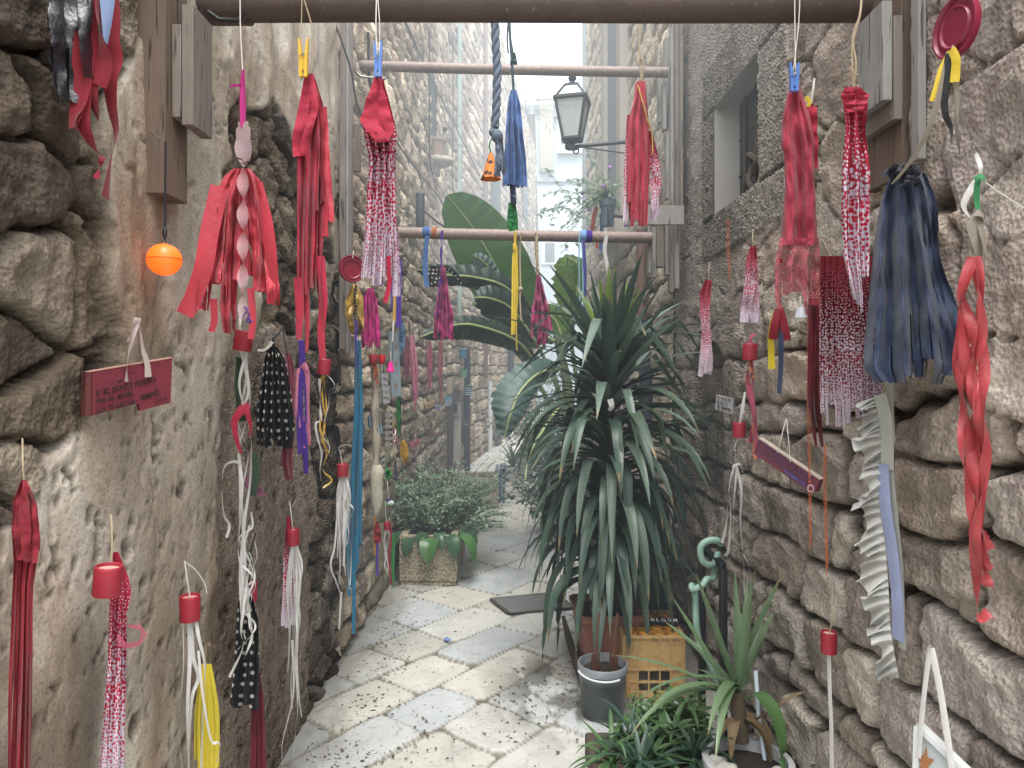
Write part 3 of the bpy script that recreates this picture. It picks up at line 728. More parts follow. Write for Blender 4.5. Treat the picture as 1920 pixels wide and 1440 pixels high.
def ribbons(name, fr, paths, w, mat, parent=None, twist=0, seed=0, **k):
    mb = MB(); R = random.Random(seed)
    for p in paths:
        ww = w
        if isinstance(p[0], (int, float)): ww = p[0]; p = p[1]
        strip(mb, fr, p, ww, twist*R.uniform(.6, 1.3)*R.choice((-1, 1)), R.uniform(-.5, .5), **k)
    return mesh_from(name, mb.v, mb.f, mat, parent, True, uv=mb.uv)
def hanging(fr, x0, x1, y0, ys, n, R, wob=4, dd=.01):
    """n roughly vertical ribbon paths between x0..x1 starting at y0, ends spread over ys"""
    out = []
    for i in range(n):
        a = x0+(x1-x0)*(i+.5)/n; ye = R.uniform(*ys); k = 6
        out.append([(a*.35+(x0+x1)*.325, y0, R.uniform(-dd, dd))]+[(a+R.uniform(-wob, wob)*min(1, j/2), y0+(ye-y0)*j/k, R.uniform(-dd, dd)) for j in range(1, k+1)])
    return out
def string_(name, fr, pts, r, mat, parent=None, n=6, seg=6):
    c = catm([(p[0], p[1], p[2] if len(p) > 2 else 0) for p in pts], seg); mb = MB()
    mb.tube([fr.pt(q[0], q[1], q[2]) for q in c], r, n); return mb.build(name, mat, parent)
def spool(name, fr, pxc, y0, y1, wpx, parent=None, mat=None, tilt=0.0, topm=None):
    """short red wax-like cylinder, hollow below, pale worn top"""
    c = fr.pt(pxc, (y0+y1)/2); s = fr.pt(pxc+.5, y0).y/F; R_ = wpx*s/2; h = (y1-y0)*s; mb = MB()
    prof = [(R_*.80, -h/2+.004), (R_*.80, h/2-.006), (R_*.84, h/2-.001), (R_*.90, h/2), (R_*.97, h/2-.002), (R_, h/2-.006), (R_*1.0, 0), (R_*.985, -h/2+.006), (R_*.95, -h/2), (R_*.84, -h/2), (R_*.80, -h/2+.004)]
    rot = Matrix.Rotation(tilt, 3, 'Y'); mb.lathe(prof, c, 28, rot); o = mb.build(name, mat or M_wax, parent)
    mb = MB(); mb.lathe([(.001, h/2-.007), (R_*.79, h/2-.007)], c, 28, rot)
    d = mb.build('spool_plug', topm or M_plug, o); return o
def quadboard(name, fr, c4, thick, mat, parent=None, d=0.0, bev=0.0):
    """board from four photo corners TL,TR,BR,BL on the frame plane, thick away from viewer"""
    f = [fr.pt(p[0], p[1], d) for p in c4]; b = [v-fr.n*thick for v in f]; mb = MB()
    m = len(f)
    mb.add(f+b, [tuple(range(m))[::-1], tuple(range(m, 2*m))]+[(i, (i+1) % m, m+(i+1) % m, m+i) for i in range(m)])
    o = mb.build(name, mat, parent, smooth=False)
    if bev:
        bm = bmesh.new(); bm.from_mesh(o.data); bmesh.ops.bevel(bm, geom=bm.edges[:], offset=bev, segments=2, affect='EDGES'); bm.to_mesh(o.data); bm.free()
    return o
def lettering(name, fr, s, p0, p1, hpx, mat, parent, d=.003, squeeze=None, bold=.0):
    """text from photo point p0 to p1 (baseline), letters hpx high"""
    cu = bpy.data.curves.new(name, 'FONT'); cu.body = s; cu.size = 1; cu.extrude = .0; cu.offset = bold; cu.resolution_u = 2
    ob = bpy.data.objects.new(name, cu); COL.objects.link(ob); dg = bpy.context.evaluated_depsgraph_get()
    me = bpy.data.meshes.new_from_object(ob.evaluated_get(dg)); bpy.data.objects.remove(ob); bpy.data.curves.remove(cu)
    a = fr.pt(p0[0], p0[1], d); b = fr.pt(p1[0], p1[1], d); up = fr.pt(p0[0], p0[1]-hpx, d)-a
    xs = [v.co.x for v in me.vertices]; x0 = min(xs); wd = max(xs)-x0; hh = max(v.co.y for v in me.vertices)
    for v in me.vertices:
        v.co = a+(b-a)*((v.co.x-x0)/wd)+up*(v.co.y/hh)
    me.materials.append(mat); o = bpy.data.objects.new(name, me); COL.objects.link(o)
    if parent: o.parent = parent; o.matrix_parent_inverse = parent.matrix_world.inverted()
    return o
def clothespin(fr, px, y0, y1, wpx, mat, label):
    s = fr.pt(px, y0).y/F; h = (y1-y0)*s; w = wpx*s; c = fr.pt(px, (y0+y1)/2, .008)
    t = thing('clothes_peg', label, 'clothes peg', c, 'plastic clothes pegs holding cloths'); 
    M0 = Matrix.Translation(c)
    for sg in (-1, 1):
        poly = [(sg*w*.50, h*.5), (sg*w*.36, h*.5), (sg*w*.12, h*.10), (sg*w*.02, h*.02), (sg*w*.02, -h*.30), (sg*w*.12, -h*.36), (sg*w*.04, -h*.46), (sg*w*.14, -h*.5), (sg*w*.40, -h*.48), (sg*w*.42, -h*.1), (sg*w*.46, h*.1)]
        mb = MB(); mb.prism(poly, .011, M0 @ Matrix.Translation((0, -.005, 0))); o = mb.build('peg_half', mat, t, smooth=False)
    mb = MB(); ring = [c+Vector((math.cos(a)*w*.17, -.008+.0008*k, h*.06+math.sin(a)*w*.17)) for k, a in enumerate(np.linspace(0, 4*PI, 22))]
    mb.tube([c+Vector((-w*.44, -.008, h*.02))]+ring+[c+Vector((w*.44, -.006, h*.12))], .0011, 6); mb.build('spring', M_steel, t); return t
def leaf_blade(mb, base, d, up, L, w, droop=.3, fold=.35, seg=9, shape='sword', twist=0, cross=5, bend=None):
    """long leaf: starts along d, sags by droop; V-folded"""
    d = Vector(d).normalized(); v = []; f = []; uv = []; p = Vector(base); dr = d.copy(); b0 = len(mb.v)
    for i in range(seg+1):
        t = i/seg
        if shape == 'sword': ww = w*min(1, .45+t*3.0)*(1-t**2.6)
        elif shape == 'oval': ww = w*math.sin(PI*min(1, t*.97+.03))**.75
        else: ww = w*min(1, .25+t*4)*(1-t**5)**.5
        side = dr.cross(Vector((0, 0, 1)))
        side = side.normalized() if side.length > .05 else (Vector(up).cross(dr)).normalized()
        nrm = side.cross(dr).normalized(); tt = twist*t
        side2 = side*math.cos(tt)+nrm*math.sin(tt); nrm2 = -side*math.sin(tt)+nrm*math.cos(tt)
        for k in range(cross):
            q = k/(cross-1)*2-1
            v.append(p+side2*(q*ww/2)+nrm2*(abs(q)*fold*ww/2*(1-.5*t))); uv.append((q*ww/2+.5, t))
        p = p+dr*(L/seg)
        g = droop*(L/seg)*(1.2+2.2*t)/max(L, .01)
        if bend and abs(t-bend[0]) < .5/seg: g += bend[1]
        dr = (dr+Vector((0, 0, -1))*g*2.2).normalized()
    for i in range(seg):
        for k in range(cross-1): q = i*cross+k; f.append((q, q+1, q+1+cross, q+cross))
    mb.add(v, f, uv)

# ------------------------------------------------------------------ shared materials
def wax():
    t = NT('red_wax'); n = t.noise(t.coord('Object', (1, 1, .3)), 30, 4)
    t.col(t.mix(n, hexc('#7d1828'), hexc('#9f2738'))).set(Roughness=.58); t.b.inputs['Subsurface Weight'].default_value = .15
    t.b.inputs['Subsurface Radius'].default_value = (.02, .004, .004); t.b.inputs['Subsurface Scale'].default_value = .3
    t.bump(t.noise(t.coord('Object', (1, 1, .15)), 120, 3), .25, .002); return t.m
M_wax = wax(); M_plug = plain('pale_plug', '#b58f86', .7, .2, 30)
M_steel = plain('steel_wire', '#7b7772', .4, .2, 30, metal=.8)
M_twine = plain('hemp_twine', '#a2937b', .95, .2, 60, bump=.6); M_wstring = plain('white_string', '#c9c6bf', .8, .1, 30)
M_white = cloth_mat('#d8d7d4', .5, trans=.3, var=.06); M_red = cloth_mat('#b22a44'); M_redsat = cloth_mat('#c93a4d', .55, trans=.3, spec=.5)
M_bur = cloth_mat('#6e1526'); M_dred = cloth_mat('#8c1628'); M_pink = cloth_mat('#b95673'); M_pinkl = cloth_mat('#d27f9c')
M_mag = cloth_mat('#c42585', .6, trans=.35); M_teal = cloth_mat('#1d7396'); M_yel = cloth_mat('#d2bd2a'); M_gold = cloth_mat('#b28d30', .35, spec=.7, trans=.1)
M_navy = cloth_mat('#293a58', .6, trans=.08, spec=.3); M_denim = cloth_mat('#4a6fa6'); M_purp = cloth_mat('#482590'); M_black = cloth_mat('#17181c', .6, trans=.05)
M_coral = cloth_mat('#c44a50', .35, trans=.45, spec=.6); M_cream = cloth_mat('#b7b9b0', .8, trans=.3); M_grayrib = cloth_mat('#8d8578', .6)
M_bluelt = cloth_mat('#8196bd'); M_green = cloth_mat('#1f7a3d'); M_oran = cloth_mat('#c8572c'); M_yelrib = cloth_mat('#e0c338', .5)
M_dots_black = dots_mat('black_polka_cloth', hexc('#191b21'), hexc('#cfc9c0'), 30, .19, rand=.3)
WHT = hexc('#cfc8d6'); REDC = hexc('#a92240')
M_ombre = dots_mat('red_to_white_dotted_cloth', REDC, WHT, 98, .3, WHT, hexc('#b81f40'), .48)
M_ombre_s = dots_mat('small_red_to_white_dotted_cloth', REDC, WHT, 125, .3, WHT, hexc('#b81f40'), .5)
M_ombre_b = dots_mat('burgundy_to_white_dotted_cloth', hexc('#7c1128'), hexc('#dccdd6'), 128, .3, hexc('#d8cfda'), hexc('#8e1d3a'), .55)
M_wood = wood('weathered_plank', '#6a6058', '#9a9188'); M_woodb = wood('brown_plank', '#54463b', '#877566'); M_woodd = wood('dark_plank', '#3c332c', '#5f5248')
M_woodg = wood('grey_silvered_plank', '#7d7b78', '#b3b1ac')
def rust(nm='painted_rusty_pipe', c1='#5c4a44', c2='#7b6a62', s0=.56):
    t = NT(nm); v = t.coord('Object'); n = t.noise(v, 14, 8, .7); n2 = t.noise(v, 90, 4, .7)
    k = t.mix(n, hexc(c1), hexc(c2)); k = t.mix(t.ramp(n2, [(s0, (0, 0, 0)), (s0+.1, (1, 1, 1))]), k, hexc('#a59a90'))
    t.col(k).set(Roughness=.62); t.bump(n, .5, .004); return t.m
M_pipe = rust(c1='#6c5d57', c2='#8d7f78'); M_pipeb = rust('thick_brown_pipe', '#473a37', '#62544f', .64); M_ironb = plain('black_iron', '#1e2226', .55, .25, 30)
M_sign = wood('maroon_painted_board', '#6a2130', '#7d2a39', axis=1); M_ink = plain('black_marker', '#1b1216', .8, .1)
# ================================================================== LEFT SIDE
def T(name, label, cat, fr, group=None): return thing(name, label, cat, fr.o, group)
G_sp = 'red cylinder hangings with ribbons'; G_cl = 'cloth hangings'

# --- planks that carry the first bar, left
t = thing('plank_bracket', 'three weathered vertical planks nailed to the left wall under the thick bar', 'bracket', (XL, 1.85, 2.4))
for (x0, x1, y0, y1, z0, z1, m) in ((XL-.02, -.862, 1.765, 1.885, 2.035, 3.0, M_woodb), (-.860, -.837, 1.795, 1.90, 2.235, 2.47, M_wood), (-.835, -.806, 1.795, 1.91, 2.215, 2.52, M_wood)):
    MB().box(((x0+x1)/2, (y0+y1)/2, (z0+z1)/2), (x1-x0, y1-y0, z1-z0), bev=.002).build('plank', m, t, sharp=20)
# --- first bar
t = thing('crossbar', 'thick brown iron pipe spanning the alley at the top of the picture', 'bar', (0, 1.97, 2.6))
zc = 1.6+(690-2)/F*1.97
MB().tube([(-.86, 1.985, zc), (-.3, 1.985, zc+.002), (.4, 1.985, zc-.001), (1.03, 1.985, zc)], .049, 28).build('pipe', M_pipeb, t)
MB().tube([(-.862, 1.985, zc-.003), (-.735, 1.985, zc-.003)], .0535, 28).build('sleeve', M_pipeb, t)
MB().tube([(-.83, 1.94, zc-.045), (-.80, 1.94, zc-.066), (-.75, 1.94, zc-.068), (-.735, 1.94, zc-.05)], .006, 8).build('bracket_hook', M_ironb, t)
# --- black plastic strips with red and white cloth, top left
f = Frame(165, 100, 1.38, 55)
t = T('strip_bundle', 'black plastic film strips with red and white cloth tails at top left', 'cloth hanging', f, G_cl)
M_film = plain('black_plastic_film', '#26272b', .22, .3, 14, bump=.9, spec=.9)
fringe('plastic_film', f, [(-60, 100, 165), (20, 92, 172), (120, 100, 172), (200, 112, 172)], 3, M_film, t, layers=2, depth=.022, jag=.22, seed=3, top=1, cut=.2, fill=1.15)
ribbons('cloth_tail', f, [(.034, [(190, -60, .01), (184, 30, .02), (190, 80, .02), (197, 120, .02), (182, 160, .01)]),
        (.030, [(205, -60), (212, 30), (208, 70), (215, 110), (207, 150), (210, 200), (218, 250), (208, 300), (197, 372)]),
        (.030, [(175, -40), (160, 120), (150, 190), (140, 225), (146, 245)]), (.026, [(165, 120), (155, 220), (170, 265), (185, 290), (192, 302)]),
        (.012, [(190, 300), (180, 335)]), (.028, [(180, 60), (170, 160), (185, 225)]), (.028, [(150, 60), (148, 180), (136, 240)])], .026, M_dred, t, twist=.35, seed=5)
ribbons('white_strip', f, [(.034, [(203, -60, .03), (201, 0, .03), (200, 45, .03), (198, 82, .03)])], .03, M_bluelt, t, twist=.1, taper=.3)
# --- orange ball on a cord
f = Frame(308, 487, 1.74, 30); X = f.o
t = T('orange_ball_light', 'glowing orange ball hanging on a black cord against the plaster', 'ball light', f)
def ballm():
    t_ = NT('lit_orange_plastic'); n = t_.noise(t_.coord('Object', (1, 1, 6)), 10, 3)
    k = t_.mix(n, (1, .10, .008), (1, .19, .02)); t_.col(k).set(Roughness=.4)
    t_.link(k, t_.b.inputs['Emission Color']); t_.b.inputs['Emission Strength'].default_value = .95; return t_.m
MB().ball(X, .0405, 16, (1, 1, .96)).build('ball', ballm(), t); MB().tube([X+Vector((math.cos(a)*.0405, math.sin(a)*.0405, .001)) for a in np.linspace(0, 2*PI, 41)[:-1]], .0009, 6, close=True).build('ball_seam', plain('orange_seam', '#c2440c', .5, .1, 20), t)
MB().tube([X+Vector((0, 0, .034)), X+Vector((0, 0, .046))], .004, 8).build('eyelet', M_steel, t)
string_('cord', f, [(308, 462), (309, 440), (310, 300), (310, 265)], .0028, M_ironb, t)
MB().lathe([(.004, -.012), (.0055, -.004), (.0055, .008), (.003, .012)], f.pt(309, 436), 12).build('swivel', M_ironb, t)
string_('hook', f, [(310, 268), (306, 262), (290, 254), (282, 247, -.03)], .0022, M_steel, t)
# --- maroon message board
f = Frame(243, 725, 1.58, 62)
t = T('message_board', 'maroon wooden board with black handwriting hung by a white rag on the left plaster', 'sign', f)
b = quadboard('board', f, [(172, 699), (323, 671), (320, 755), (263, 770), (261, 758), (256, 757), (172, 779)], .010, M_sign, t)
edge = quadboard('board_edge', f, [(162, 697), (171, 698), (171, 780), (160, 781)], .016, wood('board_end', '#4b1c22', '#7a4038'), t, d=.004)
quadboard('top_edge', f, [(162, 696.5), (323, 669.5), (323, 671.5), (163, 699)], .012, plain('raw_edge', '#a98476', .9, .2, 30), t, d=.001)
lettering('lettering', f, 'E TI SENTI PERSO', (181, 743), (293, 715), 10.5, M_ink, b, bold=.02); lettering('lettering', f, 'VAI AL MARE', (180, 758), (250, 742), 10, M_ink, b, bold=.02)
lettering('lettering', f, 'SEMPRE', (264, 750), (299, 741), 10, M_ink, b, bold=.02); lettering('lettering', f, 'LUI TI SALVA', (181, 776), (254, 757), 10, M_ink, b, bold=.02); lettering('lettering', f, 'LISA', (290, 757), (315, 749), 8, M_ink, b)
ribbons('rag_loop', f, [(.014, [(237, 716, .006), (238, 690, .006), (243, 655, .004), (252, 620, .0), (258, 596, -.02)]), (.015, [(278, 707, .006), (276, 682, .006), (268, 655, .004), (263, 620, .0), (258, 596, -.02)]),
        (.012, [(258, 597), (249, 612), (240, 640)])], .012, cloth_mat('#b9aaa4'), t, twist=.25, seed=2)
# --- dark red long strips, far left
f = Frame(45, 1100, 1.22, 45)
t = T('strip_bundle', 'dark red cloth cut into long straight strips at the far left edge', 'cloth hanging', f, G_cl)
fringe('cloth', f, [(905, 38, 52), (935, 28, 66), (985, 22, 74), (1050, 26, 70), (1100, 24, 62), (1300, 18, 60), (1520, 14, 56)], 7, M_dred, t, seed=9, depth=.012, cut=.25, fill=1.1)
fringe('gathered_top', f, [(900, 40, 50), (940, 26, 66), (1000, 24, 74), (1058, 30, 71)], 3, M_dred, t, seed=10, depth=.016, d0=.012, jag=.25, cut=.6)
string_('string', f, [(45, 903), (43, 870), (42, 822, -.02)], .0014, M_twine, t)
# --- red spool with dotted cloth
f = Frame(210, 1090, 1.49, 50)
t = T('spool_hanging', 'largest red cylinder on the left wall over a long red to white dotted cloth', 'cloth hanging', f, G_sp)
sheet('dotted_cloth', f, [(1035, 212, 222), (1080, 204, 240), (1110, 205, 246), (1150, 204, 237), (1250, 200, 236), (1350, 192, 233), (1520, 180, 232)], M_ombre_s, t, seed=12, pleats=2, depth=.014, slits=2, cut=2, jag=.02)
spool('spool', f.__class__(202, 1087, 1.43, 50), 202, 1060, 1115, 50, t, tilt=.10)
string_('string', f, [(209, 1060, .01), (210, 1000), (208, 965, -.02)], .002, M_twine, t)
ribbons('loose_threads', f, [(.0012, [(206, 1120, .02), (215, 1160, .03), (235, 1172, .03), (262+2*i, 1170+i*3, .03), (262-i, 1200+i*2, .03), (236-i*2, 1205+i, .03), (222, 1185, .02)]) for i in range(7)], .001, M_pink, t)
# --- red spool with white ribbons
f = Frame(356, 1140, 1.86, 40)
t = T('spool_hanging', 'red cylinder with white ribbons hanging in front of the yellow yarn tassel', 'cloth hanging', f, G_sp)
spool('spool', f, 356, 1116, 1163, 37, t)
ribbons('ribbon', f, [(.010, [(354, 1160), (356, 1230), (352, 1320), (353, 1400), (356, 1500)]), (.010, [(358, 1160), (362, 1230), (372, 1270), (360, 1310), (354, 1400), (350, 1500)]),
        (.009, [(366, 1160, .01), (374, 1200, .02), (383, 1240, .02), (384, 1290, .02), (380, 1340), (376, 1500)]), (.007, [(372, 1220, .02), (380, 1300, .03), (395, 1385, .03), (408, 1392, .03), (413, 1400, .02), (406, 1430, .02)]),
        (.0025, [(343, 1163), (344, 1250), (337, 1330), (336, 1380), (342, 1440)])], .008, M_white, t, twist=.3, seed=3)
ribbons('hanging_loop', f, [(.004, [(356, 1118), (350, 1080), (346, 1052, -.01)]), (.002, [(346, 1052, -.01), (368, 1070), (384, 1095), (388, 1113)])], .003, M_white, t)
# --- yellow yarn tassel
f = Frame(388, 1330, 1.97, 45)
t = T('yarn_tassel', 'yellow cotton yarn tassel on a peg low on the left wall', 'tassel', f, G_cl)
mb = MB(); R = random.Random(4)
for i in range(17):
    a = (i+.5)/17; x0 = 380+a*14; x1 = 366+a*44; ye = 1425+R.uniform(-12, 30)+(22 if a > .6 else 0); dd = R.uniform(-.012, .014)
    c = catm([(x0, 1246, 0), (x0+(x1-x0)*.55, 1290, dd), (x1, 1350, dd), (x1+R.uniform(-2, 2), ye, dd*1.1)], 6)
    mb.tube([f.pt(q[0], q[1], q[2]) for q in c], .0045, 6)
mb.build('yarn', cloth_mat('#cdb92c', .8, trans=.1), t)
MB().tube([f.pt(376, 1206, -.05), f.pt(392, 1208, .02)], .006, 8).build('wooden_peg', M_woodb, t)
string_('string', f, [(385, 1206, .012), (386, 1248, .005)], .0014, M_twine, t)
# --- large red ribbon skirt from the bar
f = Frame(430, 450, 1.86, 12)
t = T('ribbon_skirt', 'wide flared tassel of broad bright red ribbons with rounded top, left of centre bar', 'cloth hanging', f, G_cl)
sheet('ribbons', f, [(316, 438, 468), (330, 420, 480), (380, 396, 494), (450, 385, 508), (520, 372, 516), (575, 366, 518), (625, 392, 482)], M_redsat, t, seed=21, layers=2, pleats=4, depth=.035, slits=7, cut=.16, jag=.18, gap=.05, crumple=.9, curl=1.0)
ribbons('side_ribbon', f, [(.045, [(412, 350, .02), (392, 440, .03), (382, 500, .03), (362, 560, .02), (346, 590, .02)]), (.04, [(480, 345, -.01), (500, 420, .01), (510, 500, .01), (512, 560, 0)]), (.018, [(470, 540), (474, 600), (470, 636)]), (.018, [(400, 560), (402, 600), (396, 622)])], .04, M_redsat, t, twist=.06, seed=4)
# --- clear twisted plastic spiral
f = Frame(453, 420, 1.80, 0)
t = T('plastic_spiral', 'clear twisted plastic spiral hanging in front of the bright red ribbons', 'ornament', f)
def clearm():
    t_ = NT('clear_pink_plastic'); t_.col(hexc('#e6c9cf')).set(Roughness=.12); t_.b.inputs['Transmission Weight'].default_value = .55; t_.b.inputs['IOR'].default_value = .955; t_.b.inputs['Alpha'].default_value = .75; return t_.m
mb = MB(); v = []; fc = []; N_ = 90
for i in range(N_+1):
    u = i/N_; py = 228+u*372; a = .5+u*PI*6.3; w = (15 if py < 310 else 10.5)*(1 if py > 240 else .7); w = w*(1-.25*max(0, (py-520)/80))
    c = f.pt(454+(2 if py < 300 else 1), py); r = w*1.80/F
    if py < 300: a = -.2+max(0, py-262)*.035
    v += [c-Vector((math.cos(a)*r, math.sin(a)*r, 0)), c, c+Vector((math.cos(a)*r, math.sin(a)*r, 0))]
for i in range(N_):
    for k in (0, 1): q = i*3+k; fc.append((q, q+1, q+4, q+3))
mb.add(v, fc).build('spiral', clearm(), t)
ribbons('pink_ribbon', f, [(.009, [(454, 238), (453, 200), (453, 160), (456, 130)]), (.007, [(457, 230), (459, 195), (457, 130)]), (.007, [(453, 160, .003), (442, 160, .004), (431, 161, .002)])], .008, M_mag, t, twist=.1)
string_('string', f, [(455, 132), (451, 60), (450, -8)], .0015, M_wstring, t)
string_('purple_yarn', f, [(456, 592), (464, 582, .004), (458, 575, .006), (468, 590, .004), (462, 600), (470, 606), (466, 596, .004), (474, 603, .004)], .0022, cloth_mat('#6d3f8e'), t)
# --- spool + tangled white ribbons column
f = Frame(455, 800, 2.16, 35)
t = T('spool_hanging', 'red cylinder with long tangled white ribbons tied by a red scarf, left wall', 'cloth hanging', f, G_sp)
spool('spool', f, 456, 620, 658, 34, t, tilt=.14)
R = random.Random(6); ps = []
for k in range(4):
    p = [(452+k*4, 655)]; y = 655
    while y < 1120: y += R.uniform(45, 85); p.append((458+R.uniform(-12, 13), y, R.uniform(-.02, .02)))
    ps.append((.010, p))
for k in range(5):
    p = []; y = 960+k*25
    while y < 1180+k*10: p.append((462+R.uniform(-17, 18), y, R.uniform(-.02, .025))); y += R.uniform(18, 40)
    ps.append((.006, p))
ps.append((.008, [(452, 868, .02), (435, 866, .03), (420, 878, .03), (416, 920, .03), (420, 965, .03), (430, 985, .02), (425, 1008, .02)]))
ps += [(.008, [(462, 1100, .02), (452, 1180, .03), (455, 1215, .03), (430, 1270, .02)]), (.008, [(465, 1150, .03), (473, 1190, .03), (458, 1235, .03)])]
ribbons('white_ribbon', f, ps, .009, M_white, t, twist=.9, seed=8)
ribbons('red_scarf', f, [(.030, [(462, 757), (452, 770, .02), (440, 790, .02), (443, 820, .02), (452, 850, .01)]), (.024, [(458, 757), (464, 775, .02), (470, 800, .01), (468, 820, .01)])], .03, M_red, t, twist=.12, taper=.35)
ribbons('green_strip', f, [(.022, [(450, 670, -.02), (447, 730, -.02), (455, 790, -.02)]), (.018, [(478, 850, -.01), (480, 890, -.01), (474, 930, -.01)])], .02, M_green if False else cloth_mat('#2c4434'), t)
string_('hanger', f, [(450, 620), (450, 604), (451, 590, -.03)], .004, M_wstring, t)
# --- black dotted cloth low
f = Frame(458, 1200, 2.24, 40)
t = T('dotted_cloth', 'black cloth with white dots hanging low on the left wall behind white ribbons', 'cloth hanging', f, G_cl)
sheet('cloth', f, [(1068, 452, 464), (1110, 448, 470), (1160, 443, 483), (1250, 438, 485), (1338, 428, 484)], M_dots_black, t, seed=31, pleats=2, depth=.02, slits=4, cut=2, jag=.03, crumple=.8)
string_('strap', f, [(458, 1072), (466, 1050), (474, 1020), (478, 1000, -.02)], .003, M_ironb, t)
f = Frame(472, 1108, 2.30, 40)
t = T('spool_hanging', 'small red cylinder half hidden at the right of the lower black dotted cloth', 'cloth hanging', f, G_sp)
spool('spool', f, 471, 1091, 1127, 22, t)
ribbons('white_ribbon', f, [(.004, [(470, 1092), (476, 1060), (482, 1040), (474, 1000, -.02)]), (.004, [(470, 1125), (468, 1160), (474, 1190), (467, 1215)])], .004, M_white, t)
f = Frame(484, 1380, 2.33, 40)
t = T('strip_bundle', 'burgundy strips showing below the lower black dotted cloth', 'cloth hanging', f, G_cl)
fringe('cloth', f, [(1260, 480, 486), (1300, 474, 493), (1380, 470, 497), (1540, 466, 498)], 5, M_bur, t, seed=33, depth=.012, cut=.2, layers=2)
string_('string', f, [(483, 1262), (483, 1200), (482, 1140, -.02)], .0014, M_twine, t)
# --- small pink board
f = Frame(478, 905, 2.30, 55)
t = T('message_board', 'small dusty pink board hanging behind the tangled white ribbons', 'sign', f)
b = quadboard('board', f, [(444, 888), (473, 897), (503, 932), (474, 926)], .008, wood('pink_board', '#7b4a5c', '#93607a', axis=1), t)
lettering('lettering', f, 'AMA', (472, 915), (490, 925), 9, M_ink, b)
string_('string', f, [(474, 900, .003), (476, 850), (478, 820, -.03)], .0012, M_ironb, t)
# --- long red scarf with yellow peg
f = Frame(582, 400, 1.90, 10)
t = T('red_garment', 'long torn plain red cloth hanging from the yellow peg', 'cloth hanging', f, G_cl)
sheet('cloth', f, [(138, 572, 588), (180, 566, 600), (260, 552, 612), (300, 556, 612), (360, 556, 608), (450, 556, 606), (520, 556, 600), (575, 556, 604), (640, 558, 606)], M_red, t, seed=41, layers=2, pleats=3, depth=.024, slits=6, cut=.45, jag=.30, gap=.08, crumple=.8)
fringe('bright_flap', f, [(200, 590, 612), (300, 598, 618), (400, 604, 626), (450, 602, 628)], 2, M_redsat, t, seed=42, depth=.016, jag=.2, layers=1, d0=.012, top=1)
fringe('top_fold', f, [(140, 572, 588), (200, 562, 596), (262, 548, 580), (300, 552, 578)], 2, M_red, t, seed=46, depth=.02, jag=.15, layers=1, d0=.028, top=1)
fringe('lace_edge', f, [(170, 588, 596), (230, 595, 610), (300, 602, 608), (390, 600, 610)], 2, M_dred, t, seed=44, depth=.01, layers=1, d0=.02, jag=.1)
ribbons('torn_strip', f, [(.026, [(560, 520), (562, 580), (560, 636)]), (.024, [(600, 480), (606, 560), (602, 620), (605, 672)]), (.02, [(570, 500), (576, 600), (575, 662)])], .02, M_red, t, twist=.15, seed=7)
string_('string', f, [(584, 140), (586, 60), (568, -8)], .0018, M_twine, t); string_('string', f, [(580, 138), (566, 90), (566, -8)], .0014, M_twine, t)
M_pyel = plain('yellow_plastic', '#c99f1e', .4, .1, 20); M_pblu = plain('blue_plastic', '#4a70b4', .4, .1, 20)
clothespin(Frame(569, 110, 1.86), 569, 73, 145, 19, M_pyel, 'yellow plastic clothes peg above the long torn red cloth')
# --- red dotted from blue peg
f = Frame(710, 350, 1.92, 0)
t = T('dotted_cloth', 'red to white dotted cloth hanging from the blue peg left of the centre', 'cloth hanging', f, G_cl)
sheet('cloth', f, [(143, 702, 716), (180, 690, 724), (240, 680, 738), (300, 692, 740), (380, 686, 741), (450, 682, 745), (520, 676, 745), (556, 672, 745)], M_ombre, t, seed=51, layers=2, pleats=4, depth=.022, slits=7, cut=.62, jag=.09, gap=.06)
fringe('top_fold', f, [(143, 704, 712), (180, 690, 722), (225, 678, 734), (270, 682, 740)], 2, M_red, t, seed=52, depth=.02, d0=.024, jag=.12, layers=1, top=1)
ribbons('torn_strip', f, [(.016, [(728, 480, .01), (730, 530, .01), (722, 568, .01)])], .02, M_ombre, t)
string_('string', f, [(710, 145), (705, 60), (706, -8)], .0018, M_wstring, t); string_('string', f, [(711, 100), (712, 50), (708, -8)], .0014, M_wstring, t)
clothespin(Frame(709, 112, 1.88), 709, 78, 145, 16, M_pblu, 'blue plastic clothes peg above the red to white dotted cloth left of centre')

# --- black dotted cloth on wall + burgundy strip
f = Frame(525, 740, 2.55, 50)
t = T('dotted_cloth', 'black cloth with white dots hanging at mid height on the left wall', 'cloth hanging', f, G_cl)
sheet('cloth', f, [(650, 508, 520), (680, 500, 536), (740, 494, 545), (800, 489, 552), (846, 487, 548)], M_dots_black, t, seed=61, layers=2, pleats=4, depth=.026, slits=6, cut=.8, jag=.07)
string_('strap', f, [(514, 655), (512, 635, .01), (522, 625), (530, 612, -.03)], .005, M_ironb, t)
ribbons('white_tag', f, [(.010, [(512, 640, .01), (498, 655, .02), (483, 657, .02)])], .01, M_cream, t)
f = Frame(538, 780, 2.62, 50)
t = T('strip_bundle', 'dusty burgundy strips behind the mid height black dotted cloth', 'cloth hanging', f, G_cl)
fringe('cloth', f, [(662, 534, 544), (700, 540, 553), (780, 538, 552), (860, 528, 548), (900, 534, 551)], 3, cloth_mat('#87384c'), t, seed=63, depth=.014, jag=.25, layers=2)
string_('string', f, [(538, 664), (534, 640), (530, 620, -.03)], .002, M_ironb, t)
